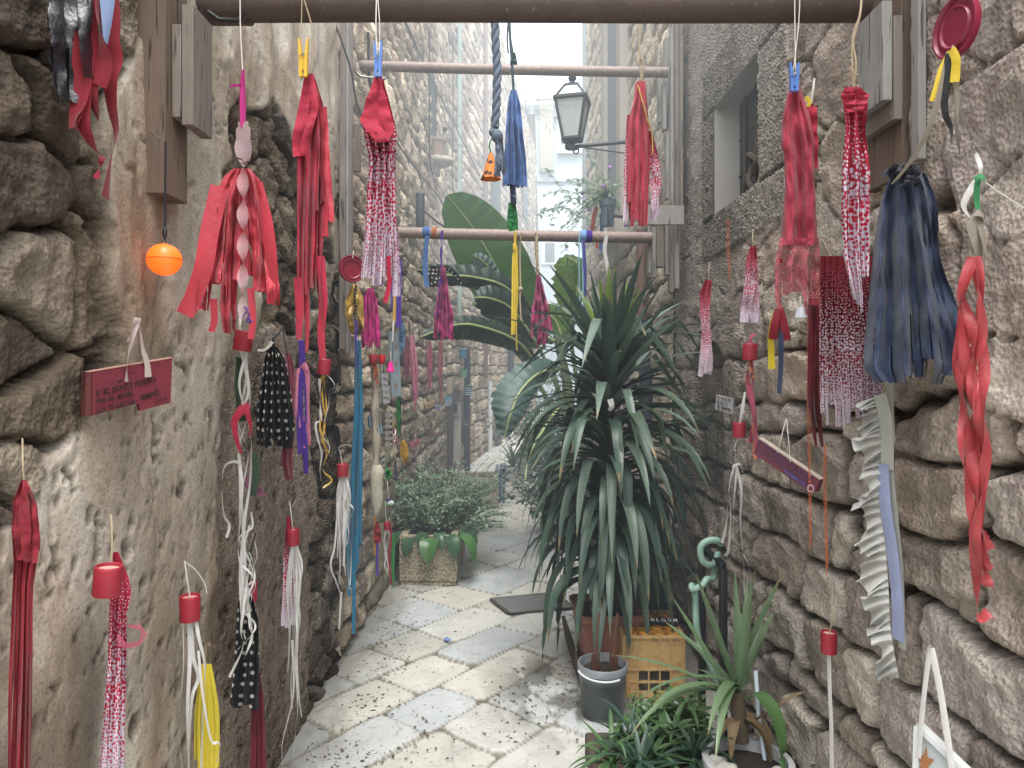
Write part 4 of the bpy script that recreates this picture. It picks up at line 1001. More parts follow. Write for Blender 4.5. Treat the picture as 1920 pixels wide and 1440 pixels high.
# --- purple & pink ribbons
f = Frame(570, 750, 2.74, 40)
t = T('ribbon_bundle', 'deep purple and pink ribbons tied in the middle, right of the black dotted cloth', 'cloth hanging', f, G_cl)
ribbons('purple_ribbon', f, [(.020, [(564, 638), (566, 680), (563, 740), (565, 850)]), (.020, [(566, 640), (570, 690), (574, 740), (574, 795)]), (.022, [(568, 790), (572, 840), (574, 888)]), (.018, [(562, 700), (560, 780), (561, 852)])], .02, M_purp, t, twist=.12, seed=1)
ribbons('pink_ribbon', f, [(.020, [(566, 684, .012), (576, 700, .01), (576, 760), (580, 835)]), (.016, [(560, 690), (557, 760), (560, 802)]), (.016, [(570, 680, .016), (577, 692, .016)]), (.02, [(570, 780, -.01), (572, 840)])], .02, M_pinkl, t, twist=.1, seed=2)
string_('string', f, [(564, 640), (562, 628, -.04)], .002, M_twine, t)
# --- spool + gold
f = Frame(607, 690, 2.86, 35)
t = T('spool_hanging', 'red cylinder on the left with gold and white curled ribbons below', 'cloth hanging', f, G_sp)
spool('spool', f, 608, 673, 702, 24, t, tilt=.12)
ribbons('gold_ribbon', f, [(.008, [(605, 700), (600, 730), (606, 770), (600, 800), (612, 850), (605, 880), (622, 900), (605, 915)]), (.008, [(610, 700), (604, 740), (610, 790), (604, 830), (618, 848)]), (.007, [(606, 705), (612, 760), (607, 800), (616, 830)])], .01, M_gold, t, twist=1.6, seed=1)
ribbons('white_ribbon', f, [(.010, [(599, 710), (600, 750), (602, 788)]), (.009, [(600, 790), (592, 795), (595, 820), (603, 850), (600, 880), (603, 908)]), (.004, [(612, 702), (622, 712), (628, 725), (618, 735), (616, 760), (608, 790)]), (.004, [(606, 820), (618, 838), (612, 860)])], .01, M_white, t, twist=.4, seed=2)
string_('string', f, [(606, 675), (605, 630), (604, 600, -.04)], .003, M_wstring, t)
# --- spool low with white ribbons + dotted
f = Frame(549, 1005, 2.62, 40)
t = T('spool_hanging', 'red cylinder with long straight white ribbons beside a small dotted cloth', 'cloth hanging', f, G_sp)
spool('spool', f, 549, 991, 1022, 24, t)
R = random.Random(12)
ribbons('white_ribbon', f, hanging(f, 540, 562, 1020, (1200, 1330), 7, R, 3)+[[(556, 1022), (566, 1060, .01), (562, 1100), (556, 1200), (560, 1300), (566, 1345)], [(548, 1200), (550, 1300), (530, 1390), (530, 1440)], [(553, 1230), (558, 1330), (551, 1400), (552, 1420)]], .008, M_white, t, twist=.3, seed=3)
fringe('dotted_cloth', f, [(968, 538, 544), (1010, 534, 550), (1100, 531, 556), (1178, 527, 552)], 3, M_ombre_s, t, seed=65, depth=.012, cut=1, jag=.05, layers=1, d0=-.02)
string_('string', f, [(549, 993), (546, 965), (543, 940, -.03)], .0014, M_wstring, t)
# --- white tassel on spool near teal
f = Frame(642, 880, 3.25, 30)
t = T('spool_hanging', 'red cylinder with a thick brush of white ribbons left of the teal strips', 'cloth hanging', f, G_sp)
spool('spool', f, 642, 869, 893, 21, t)
R = random.Random(13)
ribbons('white_ribbon', f, hanging(f, 632, 658, 892, (1020, 1120), 11, R, 2)+[[(634, 935), (628, 1020), (620, 1060), (630, 1090), (640, 1118)], [(640, 1110), (636, 1180)], [(656, 945), (663, 955), (658, 968)]], .009, M_white, t, twist=.25, seed=3)
ribbons('hanging_loop', f, [(.005, [(642, 870), (638, 850), (636, 838, .01), (650, 834, .01), (660, 836, -.03)])], .005, M_white, t)
# --- teal strips
f = Frame(666, 850, 3.42, 35)
t = T('strip_bundle', 'very long teal blue strips hanging beside the grey plank on the left', 'cloth hanging', f, G_cl)
fringe('cloth', f, [(638, 668, 676), (680, 665, 678), (780, 664, 681), (900, 657, 680), (1000, 655, 678), (1100, 655, 676)], 6, M_teal, t, seed=71, depth=.016, jag=.35, cut=.1, layers=2)
ribbons('tail', f, [(.016, [(668, 1000), (664, 1080), (663, 1188)]), (.014, [(658, 900), (652, 1000), (655, 1118)])], .02, M_teal, t)
ribbons('purple_strip', f, [(.010, [(668, 600), (667, 640), (668, 690)])], .01, M_purp, t)
string_('string', f, [(672, 640), (671, 610), (670, 590, -.03)], .002, M_ironb, t)
# --- maroon plate-lid with gold scarf
f = Frame(660, 505, 3.60, 35)
t = T('pan_lid', 'round maroon lid hanging on the grey plank with a gold scarf under it, left side', 'lid', f)
def lid(fr, cx, cy, rx, ry, par):
    c = fr.pt(cx, cy); s = c.y/F; Rr = ry*s; rot = Matrix(((fr.h.x, 0, fr.n.x), (fr.h.y, 0, fr.n.y), (0, 1, 0)))
    rot = Matrix((fr.h, Vector((0, 0, 1)), fr.n)).transposed() if True else rot
    mb = MB(); mb.lathe([(.0005, .0), (Rr*.60, 0), (Rr*.64, .006), (Rr*.70, .008), (Rr*.74, .004), (Rr*.86, .004), (Rr*.90, .010), (Rr*.97, .010), (Rr, .004), (Rr*.99, -.004), (Rr*.7, -.008), (.0005, -.008)], c, 48, rot)
    return mb.build('lid_disc', plain('maroon_plastic', '#7c1c30', .35, .1, 10, bump=.05), par)
lid(f, 660, 504, 18, 26, t)
string_('string', f, [(661, 484, .012), (662, 478, .005), (663, 470, -.04)], .0015, M_wstring, t)
f = Frame(664, 575, 3.55, 35)
t = T('gold_scarf', 'shiny gold scarf knotted with black beads under the small maroon lid', 'cloth hanging', f, G_cl)
fringe('scarf', f, [(532, 660, 670), (560, 650, 680), (590, 648, 681), (625, 656, 681)], 4, M_gold, t, seed=73, depth=.03, jag=.15, cut=.4, sway=1)
mb = MB()
for k in range(16): mb.ball(f.pt(666+math.sin(k*1.1)*1.6, 530+k*6.3, .03), .0075, 6)
mb.build('bead_string', M_ironb, t)
# --- magenta cloth
for (px, a, lab, sil, Y, top) in ((697, 25, 'magenta crinkled cloth hanging just below the red to white dotted cloth', [(540, 690, 700), (560, 680, 706), (600, 679, 710), (652, 678, 713)], 3.75, 520),):
    f = Frame(px, 600, Y, a); t = T('crinkled_cloth', lab, 'cloth hanging', f, G_cl)
    fringe('cloth', f, sil, 7, M_mag, t, seed=75, depth=.025, cut=.7, jag=.08, sway=.6)
    string_('string', f, [(695, 542), (694, 500), (692, 470, -.08)], .002, M_twine, t)
# ================================================================== MIDDLE LEFT WALL (Y 3.7 .. 10)
def wl(px, off=.07): return (XL-.02+off)*F/(px-CX)      # depth on the left wall plane
# planks that carry the two far bars, left
t = thing('plank_bracket', 'tall grey plank with rusty iron bar beside it, left wall behind the long red cloth', 'bracket', (XL, 3.85, 2.4))
MB().box((-.885, 3.765, 2.7), (.05, .07, 2.02+.0), bev=.003).build('plank', M_woodg, t, sharp=20)
MB().box((-.887, 3.72, 2.7), (.032, .018, 2.0), bev=.002).build('batten', M_wood, t, sharp=20)
MB().box((-.875, 3.86, 2.85), (.018, .035, 1.9), bev=.002).build('rusty_bar', M_pipe, t, sharp=20)
MB().box((-.845, 3.88, 2.80), (.035, .03, .26), bev=.002).build('plank', M_woodb, t, sharp=20)
def bar(name, lab, y, zL, zR, xl, xr, r):
    t = thing(name, lab, 'bar', (0, y, zL)); MB().tube([(xl, y, zL), (xl*.4, y, zL+(zR-zL)*.3-.004), (xr*.4, y, zL+(zR-zL)*.7-.003), (xr, y, zR)], r, 20).build('pipe', M_pipe, t); return t
z2a = 1.6+(690-123)/F*4.2; z2b = 1.6+(690-136)/F*4.2
bt = bar('crossbar', 'thin rusty pipe across the alley just below the thick top bar, behind the blue peg', 4.2, z2a, z2b, -.90, .92, .030)
MB().tube([(-.88, 4.16, z2a+.02), (-1.0+.0, 4.14, z2a+.02), (-.88, 4.14, z2a-.09), (-.74, 4.15, z2a-.10), (-.72, 4.16, z2a-.05)], .007, 8).build('bracket_hook', M_steel, bt)
z3a = 1.6+(690-434)/F*4.28; z3b = 1.6+(690-446)/F*4.28
b3 = bar('crossbar', 'lower rusty pipe across the alley that carries the yellow and magenta hangings', 4.28, z3a, z3b, -.90, .84, .034)
for (px, w_, m, nm) in ((742, 6, M_purp, 'wrapped_cloth'), (800, 14, M_denim, 'wrapped_cloth'), (815, 9, cloth_mat('#b0714d'), 'wrapped_cloth'), (1094, 14, cloth_mat('#7fa8d8'), 'wrapped_cloth'), (1103, 14, M_purp, 'wrapped_cloth')):
    x = (px-CX)/F*4.28; zz = z3a+(z3b-z3a)*(x+.9)/1.74; wm = w_*4.28/F
    MB().lathe([(.0345, -wm/2), (.0385, -wm*.35), (.0375, 0), (.0390, wm*.3), (.0345, wm/2)], (x, 4.28, zz), 20, Matrix.Rotation(PI/2, 3, 'Y')).build(nm, m, b3)
YB = 4.24
# --- blue ribbon, purple string + magenta cloth on bar 3
f = Frame(800, 490, YB-.03, 0); t = T('cloth_strip', 'plain blue cloth strip tied to the lower bar, left part', 'cloth hanging', f, G_cl)
ribbons('strip', f, [(.030, [(801, 442), (799, 460), (797, 500), (799, 525), (801, 538)])], .03, M_denim, t, twist=.12)
f = Frame(829, 560, YB-.03, 0); t = T('crinkled_cloth', 'magenta crinkled cloth with purple cord hanging from the lower bar, left of centre', 'cloth hanging', f, G_cl)
sheet('cloth', f, [(498, 827, 832), (530, 823, 838), (580, 815, 847), (640, 812, 850)], M_mag, t, seed=81, layers=2, pleats=5, depth=.03, slits=9, cut=.7, jag=.08, crumple=1.0)
ribbons('cord', f, [(.012, [(829, 432), (826, 470, .01), (829, 510, .01), (823, 560, .02), (818, 598, .03)]), (.009, [(830, 432), (828, 475, .012), (826, 515, .01), (821, 550, .02)])], .01, M_purp, t, twist=1.5)
# --- black dotted umbrella rag on the banana leaf
f = Frame(840, 515, 5.2, 0); t = T('dotted_cloth', 'small black rag with white dots lying over the dark banana leaf', 'cloth hanging', f, G_cl)
fringe('cloth', f, [(498, 808, 826), (515, 800, 828), (540, 803, 822)], 2, M_dots_black, t, seed=82, cut=1, layers=1, jag=.1, top=1)
ribbons('arm', f, [(.035, [(828, 500), (845, 506), (858, 520), (870, 536)])], .03, M_dots_black, t)
# --- magenta left (small pink tassels on wall)
def tassel(px, sil, Y, a, mat, lab, n=5, seed=1, nm='strip_bundle', depth=.02, top=25, **k):
    f = Frame(px, sil[0][0], Y, a); t = T(nm, lab, 'cloth hanging', f, G_cl)
    fringe('cloth', f, sil, n, mat, t, seed=seed, depth=depth, **k)
    string_('string', f, [(px, sil[0][0]+3), (px-1, sil[0][0]-top*.6), (px-1, sil[0][0]-top, -.06)], .0025, M_twine, t); return t
tassel(764, [(630, 761, 764), (660, 758, 769), (690, 758, 768), (720, 760, 764)], wl(764), 45, cloth_mat('#8d4257'), 'dull rose strips hanging right beside the tall pale blue board', 4, 91, jag=.4)
tassel(772, [(628, 769, 775), (660, 769, 780), (700, 771, 785), (715, 772, 784), (740, 775, 783), (776, 776, 780)], wl(772), 45, M_pinkl, 'light pink strips with a long tail, right of the tall pale blue board', 4, 92, jag=.3)
tassel(806, [(640, 803, 808), (670, 801, 811), (700, 803, 810), (738, 804, 807)], wl(806), 45, M_pink, 'pink strips hanging below the magenta cloth, left one', 4, 93, jag=.35)
tassel(825, [(640, 822, 829), (680, 821, 831), (710, 822, 827), (760, 827, 832)], wl(827), 45, cloth_mat('#a8505f'), 'rose strips with long tail hanging below the magenta cloth, right one', 4, 94, jag=.3)
def spring_coil(px, y0, y1, Y, lab):
    f = Frame(px, y0, Y, 30); t = T('black_coil', lab, 'coil', f, 'black coils'); mb = MB(); s = Y/F
    n = 9*14; r = 2.6*s; pts = [f.pt(px, y0+(y1-y0)*i/n)+f.h*(math.cos(i/14*2*PI)*r)+f.n*(math.sin(i/14*2*PI)*r) for i in range(n+1)]
    mb.tube(pts, .0035, 5); mb.build('coil', M_ironb, t); string_('string', f, [(px, y0), (px, y0-12), (px, y0-20, -.05)], .002, M_ironb, t)
spring_coil(753, 664, 687, wl(752), 'black spiral coil hanging behind the tall pale blue board')
spring_coil(812, 675, 695, wl(811), 'black spiral coil between the two rose strips under the magenta cloth')
# --- yellow/purple ribbons + pale blue board
f = Frame(742, 560, 3.95, 35); t = T('ribbon_bundle', 'purple and yellow satin ribbons right of the red to white dotted cloth', 'cloth hanging', f, G_cl)
ribbons('purple_ribbon', f, [(.032, [(748, 486), (747, 540), (748, 613)]), (.018, [(738, 500), (736, 540), (735, 580)])], .03, M_purp, t, twist=.06)
ribbons('yellow_ribbon', f, [(.018, [(740, 500, .01), (740, 560, .01), (739, 602, .01)])], .02, M_gold, t, twist=.05)
ribbons('white_cord', f, [(.006, [(739, 600, .01), (737, 620, .02), (736, 640, .02)])], .02, M_white, t)
f = Frame(742, 680, 4.02, 45); t = T('painted_board', 'tall pale blue board with faded brown starfish shapes, left wall', 'board', f)
M_pb = wood('pale_blue_board', '#75838a', '#93a1a8'); b = quadboard('board', f, [(730, 619), (732, 621), (747, 625), (753, 744), (748, 742), (745, 745), (741, 742), (735, 746)], .015, M_pb, t)
def star(fr, cx, cy, rx, ry, mat, par, d=.002, rot=0, n=5):
    c = []; 
    for i in range(2*n):
        a = rot+PI*i/n; q = 1 if i % 2 == 0 else .42; c.append(fr.pt(cx+math.sin(a)*rx*q, cy-math.cos(a)*ry*q, d))
    mb = MB(); mb.add([fr.pt(cx, cy, d)]+c, [(0, i+1, (i+1) % (2*n)+1) for i in range(2*n)]); return mb.build('painted_star', mat, par, smooth=False)
M_fade = plain('faded_brown_paint', '#75665a', .9, .2, 30)
for (cx, cy) in ((743, 650), (742, 681), (743, 723)): star(f, cx, cy, 4, 10, M_fade, b)
string_('string', f, [(737, 622, .005), (736, 612), (736, 600, -.03)], .002, M_wstring, t)
f = Frame(755, 640, 4.12, 45); t = T('cloth_strip', 'glittery light blue cloth peeking out behind the tall pale blue board', 'cloth hanging', f, G_cl)
fringe('cloth', f, [(600, 746, 755), (620, 747, 759), (640, 748, 759), (664, 750, 756)], 2, cloth_mat('#4b7294', .4, spec=.8), t, seed=96, cut=1, layers=1)
# --- small white note board
f = Frame(722, 728, 3.80, 45); t = T('message_board', 'narrow white board with small black writing left of the tall pale blue board', 'sign', f)
M_wb = wood('white_painted_board', '#8f8f91', '#a9a9a8'); b = quadboard('board', f, [(714, 699), (726, 702), (731, 755), (719, 757)], .01, M_wb, t)
for i, s_ in enumerate(('AMARE', 'IL MARE', 'E IL SOLE', 'SEMPRE')): lettering('lettering', f, s_, (716+i*.9, 712+i*12), (726+i*.9, 714+i*12), 5, M_ink, b, d=.002)
string_('string', f, [(719, 700), (719, 690), (718, 672, -.04)], .002, M_ironb, t)
# --- bells
def bell(px, py, rpx, hpx, Y, mat, lab, nm='little_bell', shape=0):
    f = Frame(px, py, Y, 30); t = T(nm, lab, 'bell', f); s = Y/F; r = rpx*s; h = hpx*s
    if shape == 0: pr = [(.001, h/2), (r*.55, h*.47), (r*.62, h*.25), (r*.66, 0), (r*.8, -h*.18), (r, -h*.32), (r*.98, -h*.45), (r*.8, -h*.5), (.001, -h*.45)]
    else: pr = [(.001, h/2), (r*.9, h*.5), (r*.96, h*.3), (r*.9, 0), (r*.75, -h*.4), (r*.5, -h*.5), (.001, -h*.48)]
    MB().lathe(pr, f.o, 20).build('shell', mat, t); string_('string', f, [(px, py-hpx*.5), (px, py-hpx*.5-12), (px-1, py-hpx*.5-20, -.05)], .002, M_twine, t); return t, f
M_bell = plain('glossy_red_plastic', '#c3202a', .25, .08, 10, bump=.02); M_bellp = plain('glossy_pink_plastic', '#e0218a', .3, .08, 10, bump=.02)
t, f = bell(700, 674, 9, 20, 3.66, M_wax, 'red cup shaped bell with a dull orange ribbon, above the driftwood pole', shape=1)
ribbons('orange_ribbon', f, [(.022, [(701, 684), (705, 700), (701, 715), (699, 732)]), (.016, [(702, 684), (709, 700), (707, 720)])], .02, cloth_mat('#a4582f'), t, twist=.3)
bell(716, 674, 7, 17, 3.82, M_bell, 'round glossy red ball beside the red cup shaped bell', nm='red_ball', shape=1)
bell(732, 688, 7.5, 19, 3.84, M_bellp, 'bright pink plastic bell in front of the tall pale blue board')
# --- green tassel, small boards
tassel(748, [(745, 744, 752), (780, 743, 752), (815, 745, 751)], 4.06, 45, M_green, 'dark green tassel directly below the tall pale blue board', 6, 97, jag=.1, fill=1.1)
def sboard(name, lab, quad, Y, a, mat, txt=None, thick=.02, grp='small painted boards on the left wall', ink=None, ty=6, hang=18):
    cx = sum(q[0] for q in quad)/4; cy = sum(q[1] for q in quad)/4; f = Frame(cx, cy, Y, a); t = T(name, lab, 'sign', f, grp)
    b = quadboard('board', f, quad, thick, mat, t)
    if txt:
        for i, s_ in enumerate(txt):
            k = (i+.8)/len(txt); l = [quad[0][j]+(quad[3][j]-quad[0][j])*k for j in (0, 1)]; r = [quad[1][j]+(quad[2][j]-quad[1][j])*k for j in (0, 1)]
            m = .12; lettering('lettering', f, s_, (l[0]+(r[0]-l[0])*m, l[1]+(r[1]-l[1])*m), (r[0]-(r[0]-l[0])*m, r[1]-(r[1]-l[1])*m), ty, ink or M_ink, b, d=.002)
    if hang: string_('string', f, [((quad[0][0]+quad[1][0])/2, (quad[0][1]+quad[1][1])/2, -.01), (cx, quad[0][1]-hang*.5), (cx, quad[0][1]-hang, -.05)], .002, M_twine, t)
    return t
sboard('message_board', 'light blue thick board with faint writing on the driftwood pole', [(692, 780), (716, 797), (718, 815), (694, 800)], 3.72, 40, wood('sky_board', '#5c7f93', '#7d9cab', axis=1), ['IL MARE', 'CALMA'], ty=5)
sboard('message_board', 'cream board hanging below the light pink strips', [(779, 770), (792, 774), (799, 784), (786, 780)], 5.3, 40, wood('cream_board', '#8f897b', '#a8a293', axis=1))
sboard('message_board', 'beige board tilted upwards between the two rose tails', [(795, 757), (812, 752), (814, 761), (799, 766)], 5.9, 40, wood('beige_board', '#a48f6f', '#b8a482', axis=1), ['CIAO'], ty=4)
sboard('message_board', 'pale lilac board left of the blue lattice pot', [(815, 757), (828, 760), (826, 768), (817, 768)], 6.6, 30, wood('lilac_board', '#8b88a8', '#a3a0bc', axis=1), ['TVB'], ty=4)
sboard('message_board', 'dusty pink board with threads, right of the yellow rag', [(768, 832), (784, 822), (788, 832), (773, 843)], 4.6, 30, wood('pink_board2', '#8a5561', '#a1707b', axis=1), ['AMICI'], ty=4)
sboard('message_board', 'dull mauve board hanging left of the dark door post', [(805, 810), (814, 809), (824, 820), (813, 817)], 5.9, 30, wood('mauve_board', '#6f5058', '#87666e', axis=1))
# --- slatted wooden frames
def slats(lab, x0, x1, y0, y1, n, Y, slant=0):
    f = Frame((x0+x1)/2, (y0+y1)/2, Y, 55); t = T('slatted_frame', lab, 'wooden frame', f); m = M_woodg
    for xx in ((x0, x0+3), (x1-2, x1)): quadboard('upright', f, [(xx[0], y0), (xx[1], y0-slant*.3), (xx[1], y1), (xx[0], y1)], .015, M_wood, t)
    for i in range(n):
        y = y0+(y1-y0)*(i+.3)/n; quadboard('slat', f, [(x0+2, y), (x1-1, y-slant), (x1-1, y-slant+(y1-y0)/n*.5), (x0+2, y+(y1-y0)/n*.5)], .012, m, t, d=.012)
    string_('string', f, [((x0+x1)/2, y0+2, -.005), ((x0+x1)/2, y0-6, -.02), ((x0+x1)/2, y0-12, -.06)], .002, M_twine, t)
slats('small grey slatted wooden frame, upper one behind the driftwood pole', 720, 737, 772, 838, 6, 3.95)
slats('small grey slatted wooden frame, lower one with slanting slats', 712, 723, 850, 905, 5, 3.85, 6)
# --- JOY letters
f = Frame(740, 820, 4.0, 40); t = T('joy_letters', 'narrow maroon strip with white letters JOY one below the other', 'sign', f)
b = quadboard('board', f, [(736, 804), (744, 802), (744, 833), (736, 833)], .01, M_sign, t)
M_lw = plain('white_letters', '#d6cdd0', .6, .05, 10)
for i, ch in enumerate('JOY'): lettering('letter', f, ch, (737, 812.5+i*9.6), (743, 812.5+i*9.6), 7.5, M_lw, b, d=.003, bold=.02)
string_('string', f, [(740, 804), (738, 795), (736, 786, -.04)], .003, M_gold, t)
# --- yellow rag, navy strip
tassel(756, [(826, 752, 760), (838, 749, 764), (848, 750, 765), (874, 757, 765)], 4.2, 35, cloth_mat('#c79a2f'), 'small mustard yellow rag on the left wall near the pink board', 4, 98, jag=.3)
tassel(742, [(862, 739, 743), (880, 739, 744), (903, 740, 744)], 4.05, 35, cloth_mat('#3d4a63'), 'narrow slate blue strip left of the mustard yellow rag', 2, 99, jag=.1)
# --- green bow, small shoe
f = Frame(727, 890, 3.92, 30); t = T('green_bow', 'crumpled bright green ribbon bow above the tiny shoe', 'bow', f)
R = random.Random(3); mb = MB()
for k in range(9):
    a = R.uniform(0, 6.28); strip(mb, f, [(727, 889), (727+math.cos(a)*6, 889+math.sin(a)*9, .02), (727+math.cos(a+.8)*4, 889+math.sin(a+.8)*9, .03), (727, 889)], .016, .3)
mesh_from('ribbon_loops', mb.v, mb.f, plain('green_foil', '#1da044', .3, .15, 20), t, True, mb.uv); string_('string', f, [(726, 884), (725, 868), (724, 856, -.05)], .002, M_green, t)
f = Frame(730, 940, 3.95, 30); t = T('tiny_shoe', 'tiny baby shoe in white, purple and green hanging by its lace', 'shoe', f); s = 3.95/F; c = f.pt(731, 942)
mb = MB(); mb.ball(c, 8*s, 12, (1, .6, .45)); mb.build('upper', plain('white_fabric_shoe', '#b9bdc4', .7, .1, 20), t)
mb = MB(); mb.ball(c+Vector((0, 0, -3*s)), 8.6*s, 12, (1, .62, .22)); mb.build('sole', plain('green_rubber', '#6fb273', .6, .1, 20), t)
mb = MB(); mb.lathe([(4*s, 0), (4.4*s, 6*s), (3.6*s, 6*s), (3.2*s, 0)], c+Vector((-3*s, 0, 1*s)), 14); mb.build('cuff', plain('purple_cuff', '#4b3c7e', .7, .1, 20), t)
string_('lace', f, [(729, 934), (727, 915), (727, 903, -.05)], .002, M_wstring, t)
# --- driftwood pole on the wall with rough bark
f = Frame(706, 830, 3.70, 0); t = T('driftwood_pole', 'pale driftwood pole leaning on the left wall with a wider bark covered middle', 'pole', f)
mb = MB(); pts = [f.pt(703+math.sin(i*.7)*1.2+(i/22)*3, 690+i*12.3) for i in range(23)]; mb.tube(pts, [.020-.0*i+.004*math.sin(i*1.3) for i in range(23)], 10); mb.build('stick', wood('driftwood', '#8d8576', '#b0a899'), t)
mb = MB(); pts = [f.pt(706+math.sin(i)*1.0, 872+i*9, .012) for i in range(11)]; mb.tube(pts, [.022, .034, .037, .035, .038, .033, .036, .034, .030, .026, .016], 14)
o = mb.build('bark', plain('flaky_bark', '#a8a393', .95, .3, 40, bump=1), t)
for v in o.data.vertices: v.co += Vector((rnd.uniform(-1, 1), rnd.uniform(-1, 1), rnd.uniform(-1, 1)))*.004
f = Frame(707, 1005, 3.66, 20); t = T('strip_bundle', 'red rag with orange and purple tails at the foot of the driftwood pole', 'cloth hanging', f, G_cl)
fringe('rag', f, [(978, 704, 709), (992, 702, 713), (1020, 703, 715)], 2, M_dred, t, seed=101, cut=1, jag=.1)
ribbons('tail', f, [(.010, [(704, 965, .01), (702, 1000, -.01), (703, 1040)])], .01, cloth_mat('#a97b33'), t); ribbons('purple_tail', f, [(.012, [(708, 1015), (707, 1050), (708, 1080)])], .01, M_purp, t)
f = Frame(725, 988, 3.95, 20); t = T('spool_hanging', 'small red cylinder with white, red and green ribbons by the planter', 'cloth hanging', f, G_sp)
spool('spool', f, 725, 978, 993, 11, t)
ribbons('white_ribbon', f, [(.006, [(723, 993), (720, 1020), (726, 1040), (721, 1060), (730, 1080), (738, 1110)]), (.005, [(727, 993), (731, 1010), (724, 1030), (728, 1060), (734, 1085), (731, 1110)]), (.006, [(724, 993), (722, 1040), (727, 1070)])], .006, M_white, t, twist=.8)
ribbons('red_strip', f, [(.014, [(731, 980), (733, 1010), (730, 1050), (734, 1098)])], .01, M_dred, t); ribbons('green_strip', f, [(.022, [(737, 1000, -.02), (737, 1040, -.02), (735, 1102, -.01)])], .01, M_green, t)
string_('string', f, [(725, 979), (723, 960), (722, 940, -.06)], .002, M_wstring, t)
# tinsel garland
f = Frame(679, 1040, 3.5, 35); t = T('tinsel_garland', 'thin silver tinsel garland hanging down the wall right of the teal strips', 'tinsel', f); mb = MB(); R = random.Random(8)
for k in range(150):
    y = 963+k*1.05; x = 679+math.sin(k*.13)*2; a = R.uniform(0, 6.28); strip(mb, f, [(x, y), (x+math.cos(a)*5, y+math.sin(a)*4, R.uniform(0, .02))], .003, R.uniform(0, 1), seg=2)
mesh_from('tinsel', mb.v, mb.f, plain('silver_foil', '#a9abb0', .25, .3, 60, metal=.8), t, True, mb.uv)
# --- perforated black lamp tube with cable, flower pot on stone shelf, small pots
f = Frame(788, 395, wl(788, .12), 0); t = T('wall_light', 'black perforated tube light with a curved cable on the left wall above the lower bar', 'wall light', f); s = f.o.y/F
MB().lathe([(.002, -32*s), (8*s, -32*s), (8.3*s, -30*s), (8.3*s, 31*s), (8*s, 32*s), (.002, 32*s)], f.o, 24).build('tube', M_ironb, t)
mb = MB(); R = random.Random(5)
for i in range(9):
    for k in range(5):
        a = -PI/2+(k-2)*.42; mb.box(f.o+Vector((math.cos(a)*8.3*s, math.sin(a)*8.3*s, (24-i*5)*s)), (1.1*s, .5*s, 1.4*s), Matrix.Rotation(a+PI/2, 3, 'Z'))
mb.build('perforation', plain('hole_glint', '#5d6468', .5, .2, 40), t, smooth=False)['kind'] = 'stuff'
string_('cable', f, [(797, 397, 0), (812, 410, .02), (832, 424, .02), (846, 424, 0), (850, 410, -.05)], .009, M_ironb, t)
# stone shelf + pot
Yp = 8.35
t = thing('stone_shelf', 'rough stone shelf jutting from the left wall under the terracotta flower pot', 'shelf', (XL, Yp, 4.0)); c = P(824, 303, Yp)
mb = MB(); mb.ball((c.x-.02, c.y+.0, c.z), .19, 14, (1.0, .8, .38)); o = mb.build('slab', plain('shelf_stone', '#9f988c', .95, .25, 14, bump=.8), t)
for v in o.data.vertices:
    n_ = mnoise.noise(v.co*14)*.025; v.co.z = max(min(v.co.z, c.z+.055), c.z-.07)+n_*.4; v.co.x += n_
MB().box((c.x-.1, c.y+.02, c.z-.10), (.2, .18, .12), bev=.02).build('corbel', plain('shelf_stone2', '#8b8478', .95, .2, 14, bump=.8), t)
def pot(loc, r, h, mat, lab, name='flower_pot', rim=1.08, taper=.72, grp=None, cat='flower pot', soil=True, handle=False):
    t = thing(name, lab, cat, loc, grp); c = Vector(loc)
    MB().lathe([(.001, 0), (r*taper, 0), (r*.98, h*.80), (r*rim, h*.81), (r*rim, h*.99), (r*(rim-.04), h), (r*.92, h), (r*.90, h*.86), (.001, h*.86)], c, 28).build('pot_body', mat, t)
    if soil:
        mb = MB(); mb.lathe([(.001, h*.90), (r*.5, h*.91), (r*.90, h*.885)], c, 20); mb.build('soil', M_soil, t)
    return t
M_terra = plain('terracotta', '#9a6a52', .85, .2, 14, dirt='#7f6a5c'); M_soil = plain('potting_soil', '#2b2420', 1, .3, 60, bump=1)
M_terra2 = plain('pale_clay', '#a08a78', .85, .2, 14, dirt='#84786c')
pp = P(820, 291, Yp); zt = c.z+.05
pt = pot((pp.x, pp.y, zt), .105, .22, M_terra2, 'pale clay flower pot standing on the rough stone shelf')
MB().tube([(pp.x+.06, pp.y-.05, zt+.19), (pp.x+.09, pp.y-.06, zt+.29)], .010, 8).ball((pp.x+.095, pp.y-.06, zt+.31), .03, 8).build('lamp_spike', M_ironb, pt)
# niche back
mb = MB(); mb.box((XL-.14, 8.385, 4.5), (.02, .76, 1.12)); mb.build('niche_back', plain('niche_plaster', '#a49c8e', .95, .2, 8, bump=.6), lm, smooth=False)
